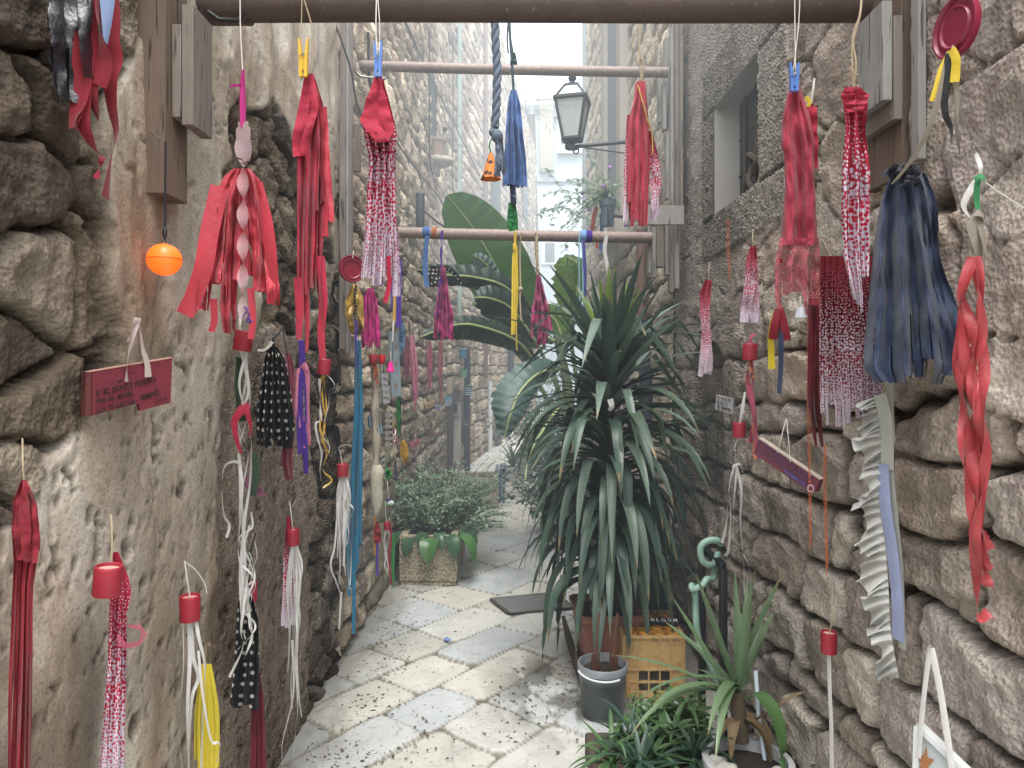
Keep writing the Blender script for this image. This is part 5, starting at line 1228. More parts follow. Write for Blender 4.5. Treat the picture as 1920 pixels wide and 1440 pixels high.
# small pots high on the far-left wall
def wpot(px, y0, y1, w_, Y, hx, lab, pat=None):
    s = Y/F; c = P(px, y1, Y); m = plain('painted_tin_'+hx.strip('#'), hx, .45, .1, 20, bump=.05)
    t = thing('hanging_bucket', lab, 'bucket', c, 'small tin buckets on the left wall'); r = w_*s/2; h = (y1-y0)*s
    MB().lathe([(.001, 0), (r*.70, 0), (r*.97, h*.94), (r*1.04, h*.95), (r*1.03, h), (r*.93, h), (r*.9, h*.85), (.001, h*.84)], c, 24).build('bucket_body', m, t)
    if pat:
        mb = MB()
        for i in range(4):
            for k in range(16):
                a = 2*PI*(k+.5*(i % 2))/16; q = (i+.5)/4.6; rr = r*(.70+.27*q)+.001; mb.box(c+Vector((math.cos(a)*rr, math.sin(a)*rr, h*q)), (.006, .012, .012), Matrix.Rotation(a, 3, 'Z') @ Matrix.Rotation(PI/4, 3, 'X'))
        mb.build('diamond_pattern', plain('pattern_white', '#c3d2da', .5, .05, 20), t, smooth=False)['kind'] = 'stuff'
    mb = MB(); mb.tube([c+Vector((-r, 0, h)), c+Vector((-r*.5, 0, h*1.7)), c+Vector((-r*1.3, .01, h*2.4))], .003, 6); mb.build('bucket_hanger', M_steel, t); return t, c, r, h
def sprout(t, c, n, L, mat, seed, w=.02):
    R = random.Random(seed); mb = MB()
    for k in range(n):
        a = R.uniform(0, 6.28); leaf_blade(mb, c, (math.cos(a)*.8, math.sin(a)*.8, R.uniform(.5, 1.2)), (0, 0, 1), L*R.uniform(.6, 1), w, .4, seg=5, shape='oval', cross=3)
    mesh_from('leaves', mb.v, mb.f, mat, t, True, mb.uv)
M_leaf = leaf_mat('herb_leaf', '#3d5a34', '#6e8f58', .5, .3, False); M_leafg = leaf_mat('sage_leaf', '#5f7763', '#97ae94', .6, .3, False)
a1 = wpot(868, 655, 672, 17, 9.9, '#3f7fa0', 'sky blue tin bucket, topmost on the left wall')
a2 = wpot(870, 692, 708, 15, 9.95, '#6aa58a', 'mint green tin bucket below the sky blue one')
a3 = wpot(878, 724, 741, 17, 10.3, '#2d6f7a', 'teal patterned tin bucket lowest on the dark pipe', pat=1)
a4 = wpot(839, 742, 760, 18, 9.7, '#5b8aa8', 'pale blue bucket with white lattice pattern on the dark door post', pat=1)
for q, s_ in ((a3, 1), (a4, 2)): sprout(q[0], q[1]+Vector((0, 0, q[3]*.85)), 14, .10, M_leaf, s_, .03)
# doorway: post, reveal, intercom, letterbox
mbd = MB(); 
def lfX(Y): return XL-.02+(Y-10)*.124
Ya, Yb = 10.18, 11.18
t = thing('doorway', 'arched doorway recess in the far left wall with pale plaster inside', 'doorway', (lfX(10.7), 10.7, 0))
mb = MB(); D = .38
mb.add([(lfX(Ya)-.0, Ya, 0), (lfX(Ya)-D, Ya+.04, 0), (lfX(Ya)-D, Ya+.04, 1.35), (lfX(Ya), Ya, 1.35)], [(0, 1, 2, 3)])
mb.add([(lfX(Yb)-.0, Yb, 0), (lfX(Yb)-D, Yb, 0), (lfX(Yb)-D, Yb, 1.35), (lfX(Yb), Yb, 1.35)], [(3, 2, 1, 0)])
mb.add([(lfX(Ya)-D, Ya, 0), (lfX(Yb)-D, Yb, 0), (lfX(Yb)-D, Yb, 1.4), (lfX(Ya)-D, Ya, 1.4)], [(0, 1, 2, 3)]); mb.add([(lfX(Ya)-D, Ya, 1.34), (lfX(Yb)-D, Yb, 1.34), (lfX(Yb), Yb, 1.34), (lfX(Ya), Ya, 1.34)], [(0, 1, 2, 3)])
mb.build('reveal', plain('pale_limewash', '#aaa598', .95, .12, 5, bump=.5), t, smooth=False)
MB().box((lfX(Yb)-.10, Yb-.02, .95), (.13, .03, .22), bev=.004).build('intercom_panel', plain('aluminium', '#a9aaa8', .4, .05, 10), t)
MB().box((lfX(Yb)-.10, Yb-.04, .97), (.07, .012, .14), bev=.002).build('intercom_screen', M_ironb, t)
t = thing('door_post', 'dark brown square post at the left edge of the arched doorway', 'post', (-.84, 9.75, 0)); MB().box((-.845, 9.72, .53), (.085, .07, 1.08), bev=.004).build('post', plain('brown_paint', '#3b2724', .6, .2, 12), t)
t = thing('letterbox', 'dark grey letterbox mounted by the dark downpipe beyond the doorway', 'letterbox', P(873, 808, 10.9)); c = P(873, 808, 10.9)
MB().box(c, (.13, .10, .34), bev=.008).build('box_body', M_ironb, t); MB().box(c+Vector((0, -.055, .10)), (.10, .012, .03), bev=.002).build('flap', M_steel, t)
# downpipes
def downpipe(lab, px, y0, y1, Y, r, mat, joints=(), bendto=None):
    a = P(px, y0, Y); b = P(px, y1, Y); t = thing('downpipe', lab, 'downpipe', b); pts = [a, b]
    MB().tube([a, (a+b)/2, b], r, 16).build('pipe', mat, t)
    for yy in joints: c = P(px, yy, Y); MB().tube([c-Vector((0, 0, .02)), c+Vector((0, 0, .02))], r*1.25, 16).build('pipe_clip', mat, t)
    if bendto: MB().tube(bendto, r*.95, 12).build('elbow', mat, t)
    return t
M_sea = plain('seafoam_paint', '#8fa39b', .5, .15, 6, dirt='#6e756c'); M_navyp = plain('navy_paint', '#232b3a', .45, .15, 8); M_brp = plain('brown_metal', '#6a544d', .5, .15, 8); M_whp = plain('white_pvc', '#c5c8c9', .4, .06, 6)
downpipe('pale sea green downpipe running up the left wall behind the flower pot', 861, -60, 592, 10.75, .040, M_sea, (35, 215, 270), [P(861, 592, 10.75), P(862, 602, 10.72), P(868, 606, 10.70), P(872, 612, 10.7), P(872, 640, 10.7)])
downpipe('brown downpipe on the far left wall, right of the sea green one', 911, -60, 710, 13.1, .038, M_brp, (225, 640))
downpipe('navy blue downpipe standing beyond the arched doorway', 876, 655, 905, 11.0, .048, M_navyp, (690, 835))
downpipe('white plastic downpipe on the far left wall near the bins', 919, 715, 900, 13.35, .042, M_whp, (730, 855))
downpipe('dark blue pipe further down the left wall under the banana leaves', 958, 620, 760, 16.5, .07, M_navyp)
# far shutters
def farwin(lab, px0, px1, y0, y1, mat, slatn=10):
    def Yf(px): return 2.18/(.124-(px-CX)/F)
    Y0, Y1 = Yf(px0)-.05, Yf(px1)-.05; zt = H+(HY-y0)/F*Y0; zb = H+(HY-y1)/F*Y0
    A = Vector((lfX(Y0)+.06, Y0, 0)); B = Vector((lfX(Y1)+.06, Y1, 0)); t = thing('shuttered_window', lab, 'window', (A.x, A.y, zb))
    mb = MB(); mb.add([A+Vector((0, 0, zb)), B+Vector((0, 0, zb)), B+Vector((0, 0, zt)), A+Vector((0, 0, zt))], [(0, 1, 2, 3)]); mb.build('shutter', mat, t, smooth=False)
    mb = MB()
    for i in range(slatn): z = zb+(zt-zb)*(i+.5)/slatn; mb.tube([A+Vector((.03, 0, z)), B+Vector((.03, 0, z))], .016, 5)
    mb.build('shutter_slats', plain('slat_green', '#57625c', .6, .2, 10), t); return t
farwin('dark green slatted shutter high on the far left wall', 918, 931, 285, 392, plain('dark_green_paint', '#39423d', .6, .2, 10), 22)
farwin('small grey window further along the far left wall', 978, 987, 300, 400, plain('grey_pane', '#6f7674', .5, .2, 10), 4)
farwin('dark wooden door behind the bins on the far left wall', 924, 936, 800, 862, plain('dark_door_wood', '#39322f', .6, .2, 10), 3)
# thin black cables draped on the left wall
t = thing('wall_cable', 'thin black cables running down and across the left wall above the lower bar', 'cable', P(800, 300, 6)); mb = MB()
for pts in ([(690, 60), (700, 180), (760, 290), (830, 380), (850, 420)], [(805, 60), (805, 200), (806, 300), (815, 340)], [(848, 60), (850, 200), (848, 330), (856, 400)], [(760, 40), (800, 130), (860, 250), (900, 330)]):
    w3 = []
    for (x, y) in pts:
        Y_ = min(9.9, (XL+.06)*F/(x-CX)); w3.append(P(x, y, Y_))
    cc = catm([tuple(q) for q in w3], 6); mb.tube([Vector(q) for q in cc], .008, 6)
mb.build('cable', M_ironb, t)
# black thin cable near the plank
f = Frame(660, 150, 3.6, 20); t = T('thin_branch', 'thin twisted black cable hanging beside the grey plank on the left', 'cable', f)
string_('cable', f, [(625, 36), (645, 90), (660, 140), (668, 190), (690, 250)], .005, M_ironb, t)

# ---------------------------------------------------------------- CENTRE hanging things
f = Frame(935, 150, 3.0, 0); t = T('braided_rope', 'thick grey denim braid hanging down the centre from the top bar', 'rope', f)
def braid(fr, pts, r, mat, par, name='braid'):
    c = catm([(p[0], p[1], 0) for p in pts], 26); W = [fr.pt(q[0], q[1]) for q in c]
    for ph in (0, 2*PI/3, 4*PI/3):
        mb = MB(); ln = 0; v = []
        for i, q in enumerate(W):
            if i: ln += (q-W[i-1]).length
            a = ln/r*.75+ph; v.append(q+fr.h*(math.cos(a)*r*.55)+fr.n*(math.sin(a)*r*.55))
        mb.tube(v, r*.55, 7); mb.build(name, mat, par)
M_gden = cloth_mat('#68778a', .9)
braid(f, [(929, -10), (929, 60), (932, 130), (931, 200), (927, 240)], .018, M_gden, t, 'braid_strand')
mb = MB(); mb.ball(f.pt(932, 255), .026, 10, (1, .9, 1.1)); mb.ball(f.pt(924, 248), .018, 8); mb.build('knot', M_gden, t)
fringe('frayed_end', f, [(258, 928, 942), (290, 930, 945), (332, 926, 950)], 4, M_gden, t, seed=111, jag=.2)
f = Frame(920, 312, 3.2, 0); t = T('dotted_cone', 'orange cone with black dots hanging next to the grey braid', 'cone ornament', f)

def conemat():
    t_ = NT('orange_dotted_cloth'); vo = t_.new('ShaderNodeTexVoronoi'); vo.inputs['Scale'].default_value = 34; t_.link(t_.coord('Object'), vo.inputs['Vector'])
    k = t_.mix(t_.math('LESS_THAN', vo.outputs['Distance'], .40), hexc('#d9772a'), hexc('#241c18')); t_.col(k).set(Roughness=.7); return t_.m
mb = MB(); pr = [(.003, .062), (.008, .060), (.018, .025), (.030, -.02), (.043, -.050), (.046, -.058), (.040, -.056), (.028, -.02), (.002, .05)]; mb.lathe(pr, f.o, 32); o = mb.build('cone', conemat(), t)
for v in o.data.vertices:
    q = v.co-f.o; a = math.atan2(q.y, q.x); k = max(0, .06-q.z)/.12; v.co += Vector((q.x, q.y, 0))*.05*k*math.sin(a*7)
string_('string', f, [(920, 288), (918, 270), (927, 250, -.02)], .003, M_green, t)
# blue denim cloth with black cord + green funnel
f = Frame(963, 250, 3.3, 0); t = T('denim_cloth', 'blue denim strips with a green and blue tail hanging at the centre of the alley', 'cloth hanging', f, G_cl)
sheet('denim', f, [(168, 958, 968), (190, 952, 974), (250, 947, 980), (300, 945, 986), (356, 941, 989)], cloth_mat('#4f77b4', .85), t, seed=121, layers=2, pleats=3, depth=.03, slits=5, cut=.4, jag=.06, gap=.05)
fringe('blue_tail', f, [(345, 956, 966), (385, 958, 968)], 2, M_navy, t, seed=122, layers=1, cut=1); fringe('green_tail', f, [(380, 954, 966), (410, 952, 970), (434, 955, 971)], 2, M_green, t, seed=123, layers=2, cut=1, d0=-.01)
fringe('green_head', f, [(98, 958, 966), (120, 957, 970), (122, 957, 975)], 2, cloth_mat('#3c5a5c'), t, seed=124, layers=1, cut=1)
string_('cord', f, [(963, 172), (960, 120), (956, 60), (954, -8)], .006, cloth_mat('#2f4a55'), t); string_('black_cord', f, [(953, 100), (951, 70), (954, 40), (957, 70), (962, 100)], .004, M_ironb, t)
# yellow ribbons on bar 3
f = Frame(966, 540, YB-.03, 0); t = T('yellow_ribbons', 'long yellow ribbons tied to the middle of the lower bar', 'ribbon', f, G_cl)
ribbons('ribbon', f, [(.012, [(965, 434, .01), (965, 460), (962, 490), (961, 560), (960, 628)]), (.012, [(967, 434, .01), (966, 460), (966, 520), (964, 627)]), (.015, [(968, 460, .01), (970, 540), (968, 600), (969, 657)])], .012, M_yelrib, t, twist=.08)
MB().lathe([(.010, -.02), (.013, 0), (.010, .02)], f.pt(965, 463, .005), 12).build('knot', M_yelrib, t)
# rope + rag
f = Frame(1008, 520, YB-.03, 0); t = T('magenta_rag', 'magenta rag tied on a hemp rope hanging right of the yellow ribbons', 'cloth hanging', f, G_cl)
braid(f, [(1006, 436), (1006, 470), (1008, 500), (1009, 520)], .010, M_twine, t, 'rope_strand')
sheet('rag', f, [(514, 1006, 1013), (545, 1003, 1020), (580, 998, 1030), (620, 995, 1036), (660, 994, 1026)], cloth_mat('#b73a7b', .7), t, seed=131, layers=2, pleats=4, depth=.035, slits=6, cut=.6, jag=.2, crumple=1.2)
f = Frame(976, 500, YB-.03, 0); t = T('hemp_rope', 'thin hemp rope with a knot hanging between the yellow ribbons and magenta rag', 'rope', f)
string_('rope', f, [(978, 436, .03), (975, 470), (976, 540), (975, 560), (977, 600)], .005, M_twine, t); MB().ball(f.pt(976, 542), .014, 8).build('knot', M_twine, t)
# ribbons at right part of bar 3
f = Frame(1094, 500, YB-.03, 0); t = T('ribbon_bundle', 'light blue, navy and purple ribbons tied at the right part of the lower bar', 'ribbon', f, G_cl)
ribbons('light_ribbon', f, [(.008, [(1086, 440), (1086, 500), (1087, 580)]), (.008, [(1092, 450), (1093, 520), (1094, 590)])], .01, cloth_mat('#83b6d0'), t)
ribbons('dark_ribbon', f, [(.018, [(1092, 446), (1094, 480), (1097, 520), (1096, 592)]), (.014, [(1094, 450), (1098, 500), (1098, 580)])], .02, cloth_mat('#4a4a96'), t, twist=.15)
f = Frame(1137, 480, YB-.03, 0); t = T('cloth_strip', 'white cloth strip hanging from the lower bar behind the tall yucca tip', 'cloth hanging', f, G_cl)
ribbons('strip', f, [(.022, [(1137, 442), (1134, 470), (1139, 500), (1142, 543)])], .02, M_white, t, twist=.15); string_('tie', f, [(1136, 432, .04), (1137, 445, .04)], .005, M_wstring, t)
# red + dotted cloth at upper right of centre
f = Frame(1205, 280, 2.9, 0); t = T('red_garment', 'plain red torn cloth with dotted edges hanging by a rope right of the lantern', 'cloth hanging', f, G_cl)
sheet('cloth', f, [(152, 1193, 1210), (180, 1190, 1212), (230, 1178, 1216), (300, 1176, 1218), (360, 1175, 1216), (432, 1175, 1213)], cloth_mat('#c03a50'), t, seed=141, layers=2, pleats=3, depth=.026, slits=5, cut=.6, jag=.10, gap=.04)
fringe('dotted_side', f, [(245, 1216, 1222), (300, 1218, 1236), (340, 1220, 1240), (370, 1222, 1236), (418, 1219, 1236)], 3, M_ombre_s, t, seed=142, depth=.02, cut=.4, jag=.2, d0=-.01, top=1)
fringe('dotted_edge', f, [(215, 1176, 1184), (300, 1171, 1180), (416, 1168, 1178)], 2, M_ombre_s, t, seed=143, depth=.012, cut=1, d0=-.02, layers=1, top=1)
string_('trim', f, [(1196, 160, .02), (1206, 195, .03), (1214, 225, .03), (1222, 250, .02), (1224, 290, .02)], .003, M_gold, t)
string_('rope', f, [(1203, 154), (1199, 110), (1200, 60), (1200, -8)], .004, M_twine, t); string_('rope', f, [(1203, 154), (1207, 130, .01), (1203, 108, .01), (1199, 118)], .004, M_twine, t)

# ---------------------------------------------------------------- lantern
Yl = 4.9; f = Frame(1070, 220, Yl, 0); t = T('wall_lantern', 'old square glass street lantern on a black wall bracket at the top of the alley', 'lantern', f); s = Yl/F
M_lk = plain('black_lantern_paint', '#2a3238', .5, .2, 20)
def lglass():
    t_ = NT('frosted_glass'); t_.col(t_.mix(t_.noise(t_.coord('Object'), 60, 4), hexc('#9ba3a3'), hexc('#c2c8c6'))).set(Roughness=.35, Alpha=.8); t_.bump(t_.noise(t_.coord('Object'), 160, 2), .5, .003); return t_.m
rotl = Matrix.Rotation(math.radians(-14), 3, 'Z'); ctr = f.pt(1073, 262)
def fr4(hw, z): return [ctr+rotl @ Vector((sx*hw, sy*hw, z)) for sx, sy in ((-1, -1), (1, -1), (1, 1), (-1, 1))]
lo = fr4(15*s, 0); hi = fr4(28*s, 73*s); tp = fr4(12*s, 100*s)
mb = MB()
for k in range(4):
    mb.tube([lo[k], hi[k]], .010, 6); mb.tube([hi[k], hi[(k+1) % 4]], .016, 6); mb.tube([lo[k], lo[(k+1) % 4]], .013, 6); mb.tube([hi[k], tp[k]], .009, 6); mb.tube([tp[k], tp[(k+1) % 4]], .010, 6)
mb.build('lantern_frame', M_lk, t)
mb = MB()
for k in range(4): j = (k+1) % 4; q = .96; mb.add([lo[k], lo[j], hi[j], hi[k]], [(0, 1, 2, 3)]); mb.add([hi[k], hi[j], tp[j], tp[k]], [(0, 1, 2, 3)])
mb.build('glass_panes', lglass(), t, smooth=False)
mb = MB(); c = ctr+Vector((0, 0, 100*s)); mb.lathe([(.002, .0), (13*s, 0), (14*s, 3*s), (5*s, 6*s), (4*s, 9*s), (7*s, 12*s), (8*s, 16*s), (5*s, 20*s), (.002, 21*s)], c, 16); mb.build('finial', M_lk, t)
mb = MB(); c = ctr-Vector((0, 0, 0)); mb.lathe([(15*s, 0), (9*s, -4*s), (5*s, -8*s), (7*s, -12*s), (13*s, -15*s), (13*s, -17*s), (.002, -17*s)], c, 12); mb.build('base_cup', M_lk, t)
mb = MB(); a = f.pt(1064, 276); b_ = P(1178, 262, 5.0); b_.x = .97; mb.tube([a, (a+b_)/2, b_], .014, 8); mb.tube([f.pt(1064, 272), f.pt(1064, 279)], .018, 6)
mb.tube([f.pt(1085, 275), Vector((.97, 5.0, b_.z-.12))], .005, 6); pts = [f.pt(1080+math.cos(a_)*5, 283+math.sin(a_)*5) for a_ in np.linspace(-1, 4.2, 14)]; mb.tube(pts, .005, 6); mb.build('wall_bracket', M_lk, t)
# ================================================================== RIGHT SIDE
t = thing('plank_bracket', 'three pale stepped planks on the right wall under the end of the thick bar', 'bracket', (XR, 1.85, 2.5))
for (x0, x1, y0, y1, z0, z1, m) in ((.937, .962, 1.795, 1.925, 2.278, 2.53, M_woodg), (.9635, .986, 1.79, 1.95, 2.228, 2.49, M_wood), (.988, 1.03, 1.80, 1.99, 2.09, 2.8, M_woodb)):
    MB().box(((x0+x1)/2, (y0+y1)/2, (z0+z1)/2), (x1-x0, y1-y0, z1-z0), bev=.002).build('plank', m, t, sharp=20)
MB().box((1.000, 1.745, 2.46), (.021, .03, .70), bev=.002).build('long_batten', M_woodg, t, sharp=20)
# planks mid right
t = thing('plank_bracket', 'cluster of grey silvered vertical slats on the right wall where the two far bars end', 'bracket', (XR, 4.1, 2.9))
def vslat(px0, px1, y0, y1, Y, m, dY=.05, nm='slat'):
    x0 = (px0-CX)/F*Y; x1 = (px1-CX)/F*Y; z1 = H+(HY-y0)/F*Y; z0 = H+(HY-y1)/F*Y
    MB().box(((x0+x1)/2, Y+dY/2, (z0+z1)/2), (x1-x0, dY, z1-z0), bev=.002).build(nm, m, t, sharp=20)
R = random.Random(2)
for (a, b, y0, y1, Y) in ((1235, 1243, 140, 228, 4.30), (1243.5, 1249.5, 155, 242, 4.22), (1247, 1254, 70, 240, 4.34), (1250, 1257, 248, 372, 4.24), (1258, 1266, 30, 386, 4.18), (1267, 1275, 20, 386, 4.12), (1276, 1281, 40, 386, 4.06),
        (1216, 1222, 420, 512, 4.30), (1224, 1230, 425, 520, 4.24), (1232, 1246, 421, 500, 4.20), (1248, 1254, 421, 515, 4.18), (1256, 1264, 421, 548, 4.14), (1266, 1274, 421, 540, 4.10), (1240, 1246, 305, 385, 4.3)):
    vslat(a, b, y0, y1, Y, R.choice([M_woodg, M_woodg, M_wood]), .06)
vslat(1213, 1283, 385, 421, 4.02, M_woodg, .028, 'cross_board')
# dressed items --------------------------------------------------------------
G_cl2 = G_cl
f = Frame(1495, 330, 1.86, -12); t = T('red_garment', 'large plain red shirt cloth ending in lace, hanging from the blue peg on the right', 'cloth hanging', f, G_cl)
sheet('cloth', f, [(158, 1486, 1500), (175, 1476, 1505), (220, 1466, 1520), (275, 1462, 1530), (290, 1468, 1528), (350, 1470, 1530), (460, 1462, 1536)], cloth_mat('#a83349'), t, seed=201, pleats=1.6, depth=.030, slits=2, cut=2, jag=.0, crumple=.6)
fringe('back_flap', f, [(200, 1500, 1530), (262, 1502, 1533), (330, 1500, 1532)], 2, M_red, t, seed=203, depth=.02, cut=1, layers=1, d0=-.02, top=1)
def lace():
    t_ = NT('red_lace'); uv = t_.new('ShaderNodeUVMap'); w_ = t_.new('ShaderNodeTexVoronoi'); w_.inputs['Scale'].default_value = 26; t_.link(uv.outputs[0], w_.inputs[0])
    mm = t_.math('SINE', t_.math('MULTIPLY', w_.outputs['Distance'], 95)); k = t_.mix(t_.math('MULTIPLY', t_.math('ADD', mm, 1), .5), hexc('#6d1526'), hexc('#b54458'))
    t_.col(k).set(Roughness=.8); hole = t_.math('GREATER_THAN', mm, -.55); t_.link(hole, t_.b.inputs['Alpha']); t_.bump(mm, .5, .003); return t_.m
M_lace = lace()
sheet('lace_hem', f, [(446, 1462, 1536), (500, 1452, 1536), (560, 1452, 1537), (592, 1460, 1537)], M_lace, t, seed=204, pleats=3, depth=.025, slits=5, cut=.75, jag=.14, crumple=.6)
string_('string', f, [(1493, 162), (1491, 90), (1490, -8)], .0014, M_wstring, t); string_('string', f, [(1488, 130), (1497, 50), (1500, -8)], .0014, M_wstring, t)
clothespin(Frame(1489, 145, 1.83, -12), 1489, 118, 172, 18, M_pblu, 'blue plastic clothes peg above the large plain red shirt cloth')
f = Frame(1521, 200, 2.0, -20); t = T('red_rag', 'small dark red rag with a yellow tie behind the large red shirt cloth', 'cloth hanging', f, G_cl)
fringe('rag', f, [(192, 1516, 1524), (212, 1512, 1530), (250, 1516, 1530)], 2, M_dred, t, seed=205, cut=1, layers=1); ribbons('yellow_tie', f, [(.012, [(1511, 182, .01), (1518, 192, .015), (1512, 204, .01)])], .01, M_yelrib, t)
string_('string', f, [(1521, 195), (1525, 165), (1527, 148, -.03)], .003, M_wstring, t)
f = Frame(1602, 380, 1.66, -30); t = T('dotted_cloth', 'long red to white dotted cloth between the large red shirt and the navy cloth', 'cloth hanging', f, G_cl)
sheet('cloth', f, [(165, 1584, 1616), (190, 1580, 1626), (240, 1585, 1618), (310, 1578, 1628), (400, 1576, 1630), (480, 1580, 1630), (560, 1600, 1628), (600, 1606, 1622)], M_ombre, t, seed=211, layers=2, pleats=2.2, depth=.022, slits=4, cut=.3, jag=.10, gap=.04)
fringe('top_collar', f, [(163, 1586, 1612), (180, 1577, 1628), (212, 1590, 1618)], 2, M_red, t, seed=212, depth=.02, d0=.02, layers=1, cut=1, top=1)
string_('rope', f, [(1601, 168), (1598, 90), (1612, 30), (1616, -10, -.02)], .0028, M_twine, t); string_('rope', f, [(1600, 168), (1605, 120, .005), (1599, 70), (1612, 30)], .0022, M_twine, t)
mb = MB(); R = random.Random(4)
for k in range(26): y = R.uniform(120, 160); strip(mb, f, [(1600, y), (1600+R.uniform(-12, 12), y+R.uniform(-6, 10), R.uniform(-.01, .02))], .0012, 0, seg=2)
mesh_from('rope_fray', mb.v, mb.f, M_twine, t, True, mb.uv)
# burgundy/dotted curtain
f = Frame(1598, 640, 1.84, -62); t = T('dotted_curtain', 'wide pleated burgundy cloth fading to white with dots, hanging on the right wall', 'cloth hanging', f, G_cl)
sheet('cloth', f, [(480, 1538, 1640), (560, 1536, 1650), (650, 1537, 1655), (740, 1538, 1660), (808, 1540, 1660)], M_ombre_b, t, seed=221, pleats=9, depth=.016, slits=13, cut=.74, jag=.07, cols=110)
string_('string', f, [(1560, 484), (1545, 455, -.01), (1530, 440, -.05)], .0015, M_twine, t)
# burgundy strips
f = Frame(1527, 700, 2.02, -55); t = T('strip_bundle', 'narrow burgundy strips with stepped ends left of the dotted curtain', 'cloth hanging', f, G_cl)
fringe('cloth', f, [(560, 1516, 1534), (640, 1515, 1537), (760, 1515, 1537), (838, 1524, 1545)], 5, M_bur, t, seed=231, depth=.014, cut=.3, jag=.2, layers=2, top=1)
string_('string', f, [(1524, 562), (1522, 545), (1520, 530, -.05)], .002, M_twine, t)
def beads(px, y0, y1, Y, a, lab, n=120, ring=False):
    f = Frame(px, y0, Y, a); t = T('bead_string', lab, 'bead string', f, 'copper coloured bead strings'); mb = MB(); s = Y/F
    for k in range(3):
        c = catm([(px+(k-1)*1.5, y0, 0), (px+(k-1)*2.5, (y0*2+y1)/3, .004*(k-1)), (px+(k-1)*2+2, (y0+2*y1)/3, 0), (px+4+(k-1)*1.5, y1-k*9, 0)], 12); mb.tube([f.pt(q[0], q[1], q[2]) for q in c], .0007, 4)
        m = n//3
        for i in range(m):
            q = c[int(i/m*(len(c)-1))]; mb.ball(f.pt(q[0], q[1]+(i % 3)*1.0, q[2]), .0017, 4)
    o = mb.build('beads', plain('copper_bead', '#b2623c', .4, .25, 90, metal=.3), t); 
    if ring:
        r = MB(); r.tube([f.pt(px+4+math.cos(a_)*5.5, ring+math.sin(a_)*6.5, .006) for a_ in np.linspace(0, 2*PI, 22)[:-1]], .0016, 6, close=True); r.build('bead_ring', plain('lilac_bead', '#b9a4b4', .5, .1, 40), t)
    return t
beads(1365, 412, 530, 3.02, -55, 'short copper bead string below the left corner of the small window')
beads(1516, 600, 1035, 2.04, -55, 'long copper bead string crossing the tilted maroon board', 200, ring=916)
beads(1547, 835, 1080, 1.96, -60, 'copper bead string hanging against the wall right of the tilted board')
# navy cloth
f = Frame(1702, 520, 1.58, -50); t = T('navy_cloth', 'large navy blue umbrella cloth bundle gathered at the top, hanging on the right wall', 'cloth hanging', f, G_cl)
sheet('cloth', f, [(318, 1672, 1718), (340, 1664, 1724), (380, 1650, 1736), (450, 1638, 1748), (550, 1628, 1768), (650, 1618, 1784), (690, 1616, 1790), (722, 1640, 1772)], M_navy, t, seed=241, layers=2, pleats=3.0, depth=.042, har=.10, slits=9, cut=.85, jag=.07, crumple=.55)
fringe('gathered_top', f, [(308, 1676, 1722), (322, 1664, 1726), (338, 1672, 1722), (350, 1674, 1722)], 4, cloth_mat('#1c2536', .5, trans=.05), t, seed=242, depth=.03, cut=1, d0=.03, layers=1, top=1, pleat=2)
ribbons('corner', f, [(.02, [(1676, 318, .02), (1664, 322, .03), (1655, 331, .03)])], .02, cloth_mat('#1c2536', .5, trans=.05), t)
string_('string', f, [(1700, 312), (1706, 296), (1716, 285, -.05)], .003, M_ironb, t)
# maroon plate with ribbons
f = Frame(1790, 52, 1.40, -84); t = T('pan_lid', 'large oval looking maroon lid on the right wall at the top edge', 'lid', f)
c = f.o; s = c.y/F; Rr = 57*s; rot = Matrix((f.h, Vector((0, 0, 1)), f.n)).transposed()
MB().lathe([(.0005, 0), (Rr*.56, 0), (Rr*.62, .004), (Rr*.66, .004), (Rr*.72, -.002), (Rr*.86, -.002), (Rr*.92, .004), (Rr*.98, .004), (Rr, -.002), (Rr*.97, -.010), (.0005, -.010)], c, 64, rot).build('lid_disc', plain('maroon_enamel', '#80203a', .3, .08, 8, bump=.03), t)
string_('string', f, [(1806, -6, .01), (1808, -20), (1810, -40, -.04)], .002, M_wstring, t)
f = Frame(1782, 200, 1.40, -40); t = T('ribbon_bundle', 'yellow, black and grey ribbons tied below the large maroon lid', 'cloth hanging', f, G_cl)
ribbons('yellow_ribbon', f, [(.016, [(1784, 92, .012), (1792, 110, .015), (1792, 130, .012), (1790, 154, .01)]), (.012, [(1782, 96), (1766, 130), (1756, 165), (1748, 190)])], .02, M_yelrib, t, twist=.08)
ribbons('grey_ribbon', f, [(.012, [(1780, 98), (1766, 160), (1742, 240), (1715, 290), (1690, 325), (1672, 345)]), (.010, [(1790, 110, .0), (1794, 180), (1794, 240), (1800, 290)]), (.008, [(1786, 110), (1797, 180), (1801, 232)])], .012, M_grayrib, t, twist=.2, seed=5)
ribbons('black_ribbon', f, [(.018, [(1782, 100, .004), (1772, 160), (1772, 210), (1784, 245), (1782, 290), (1784, 340)]), (.010, [(1786, 108), (1782, 160), (1776, 200)])], .018, M_black, t, twist=.25, seed=6)
string_('string', f, [(1784, 98), (1786, 90), (1788, 82, -.02)], .002, M_twine, t)
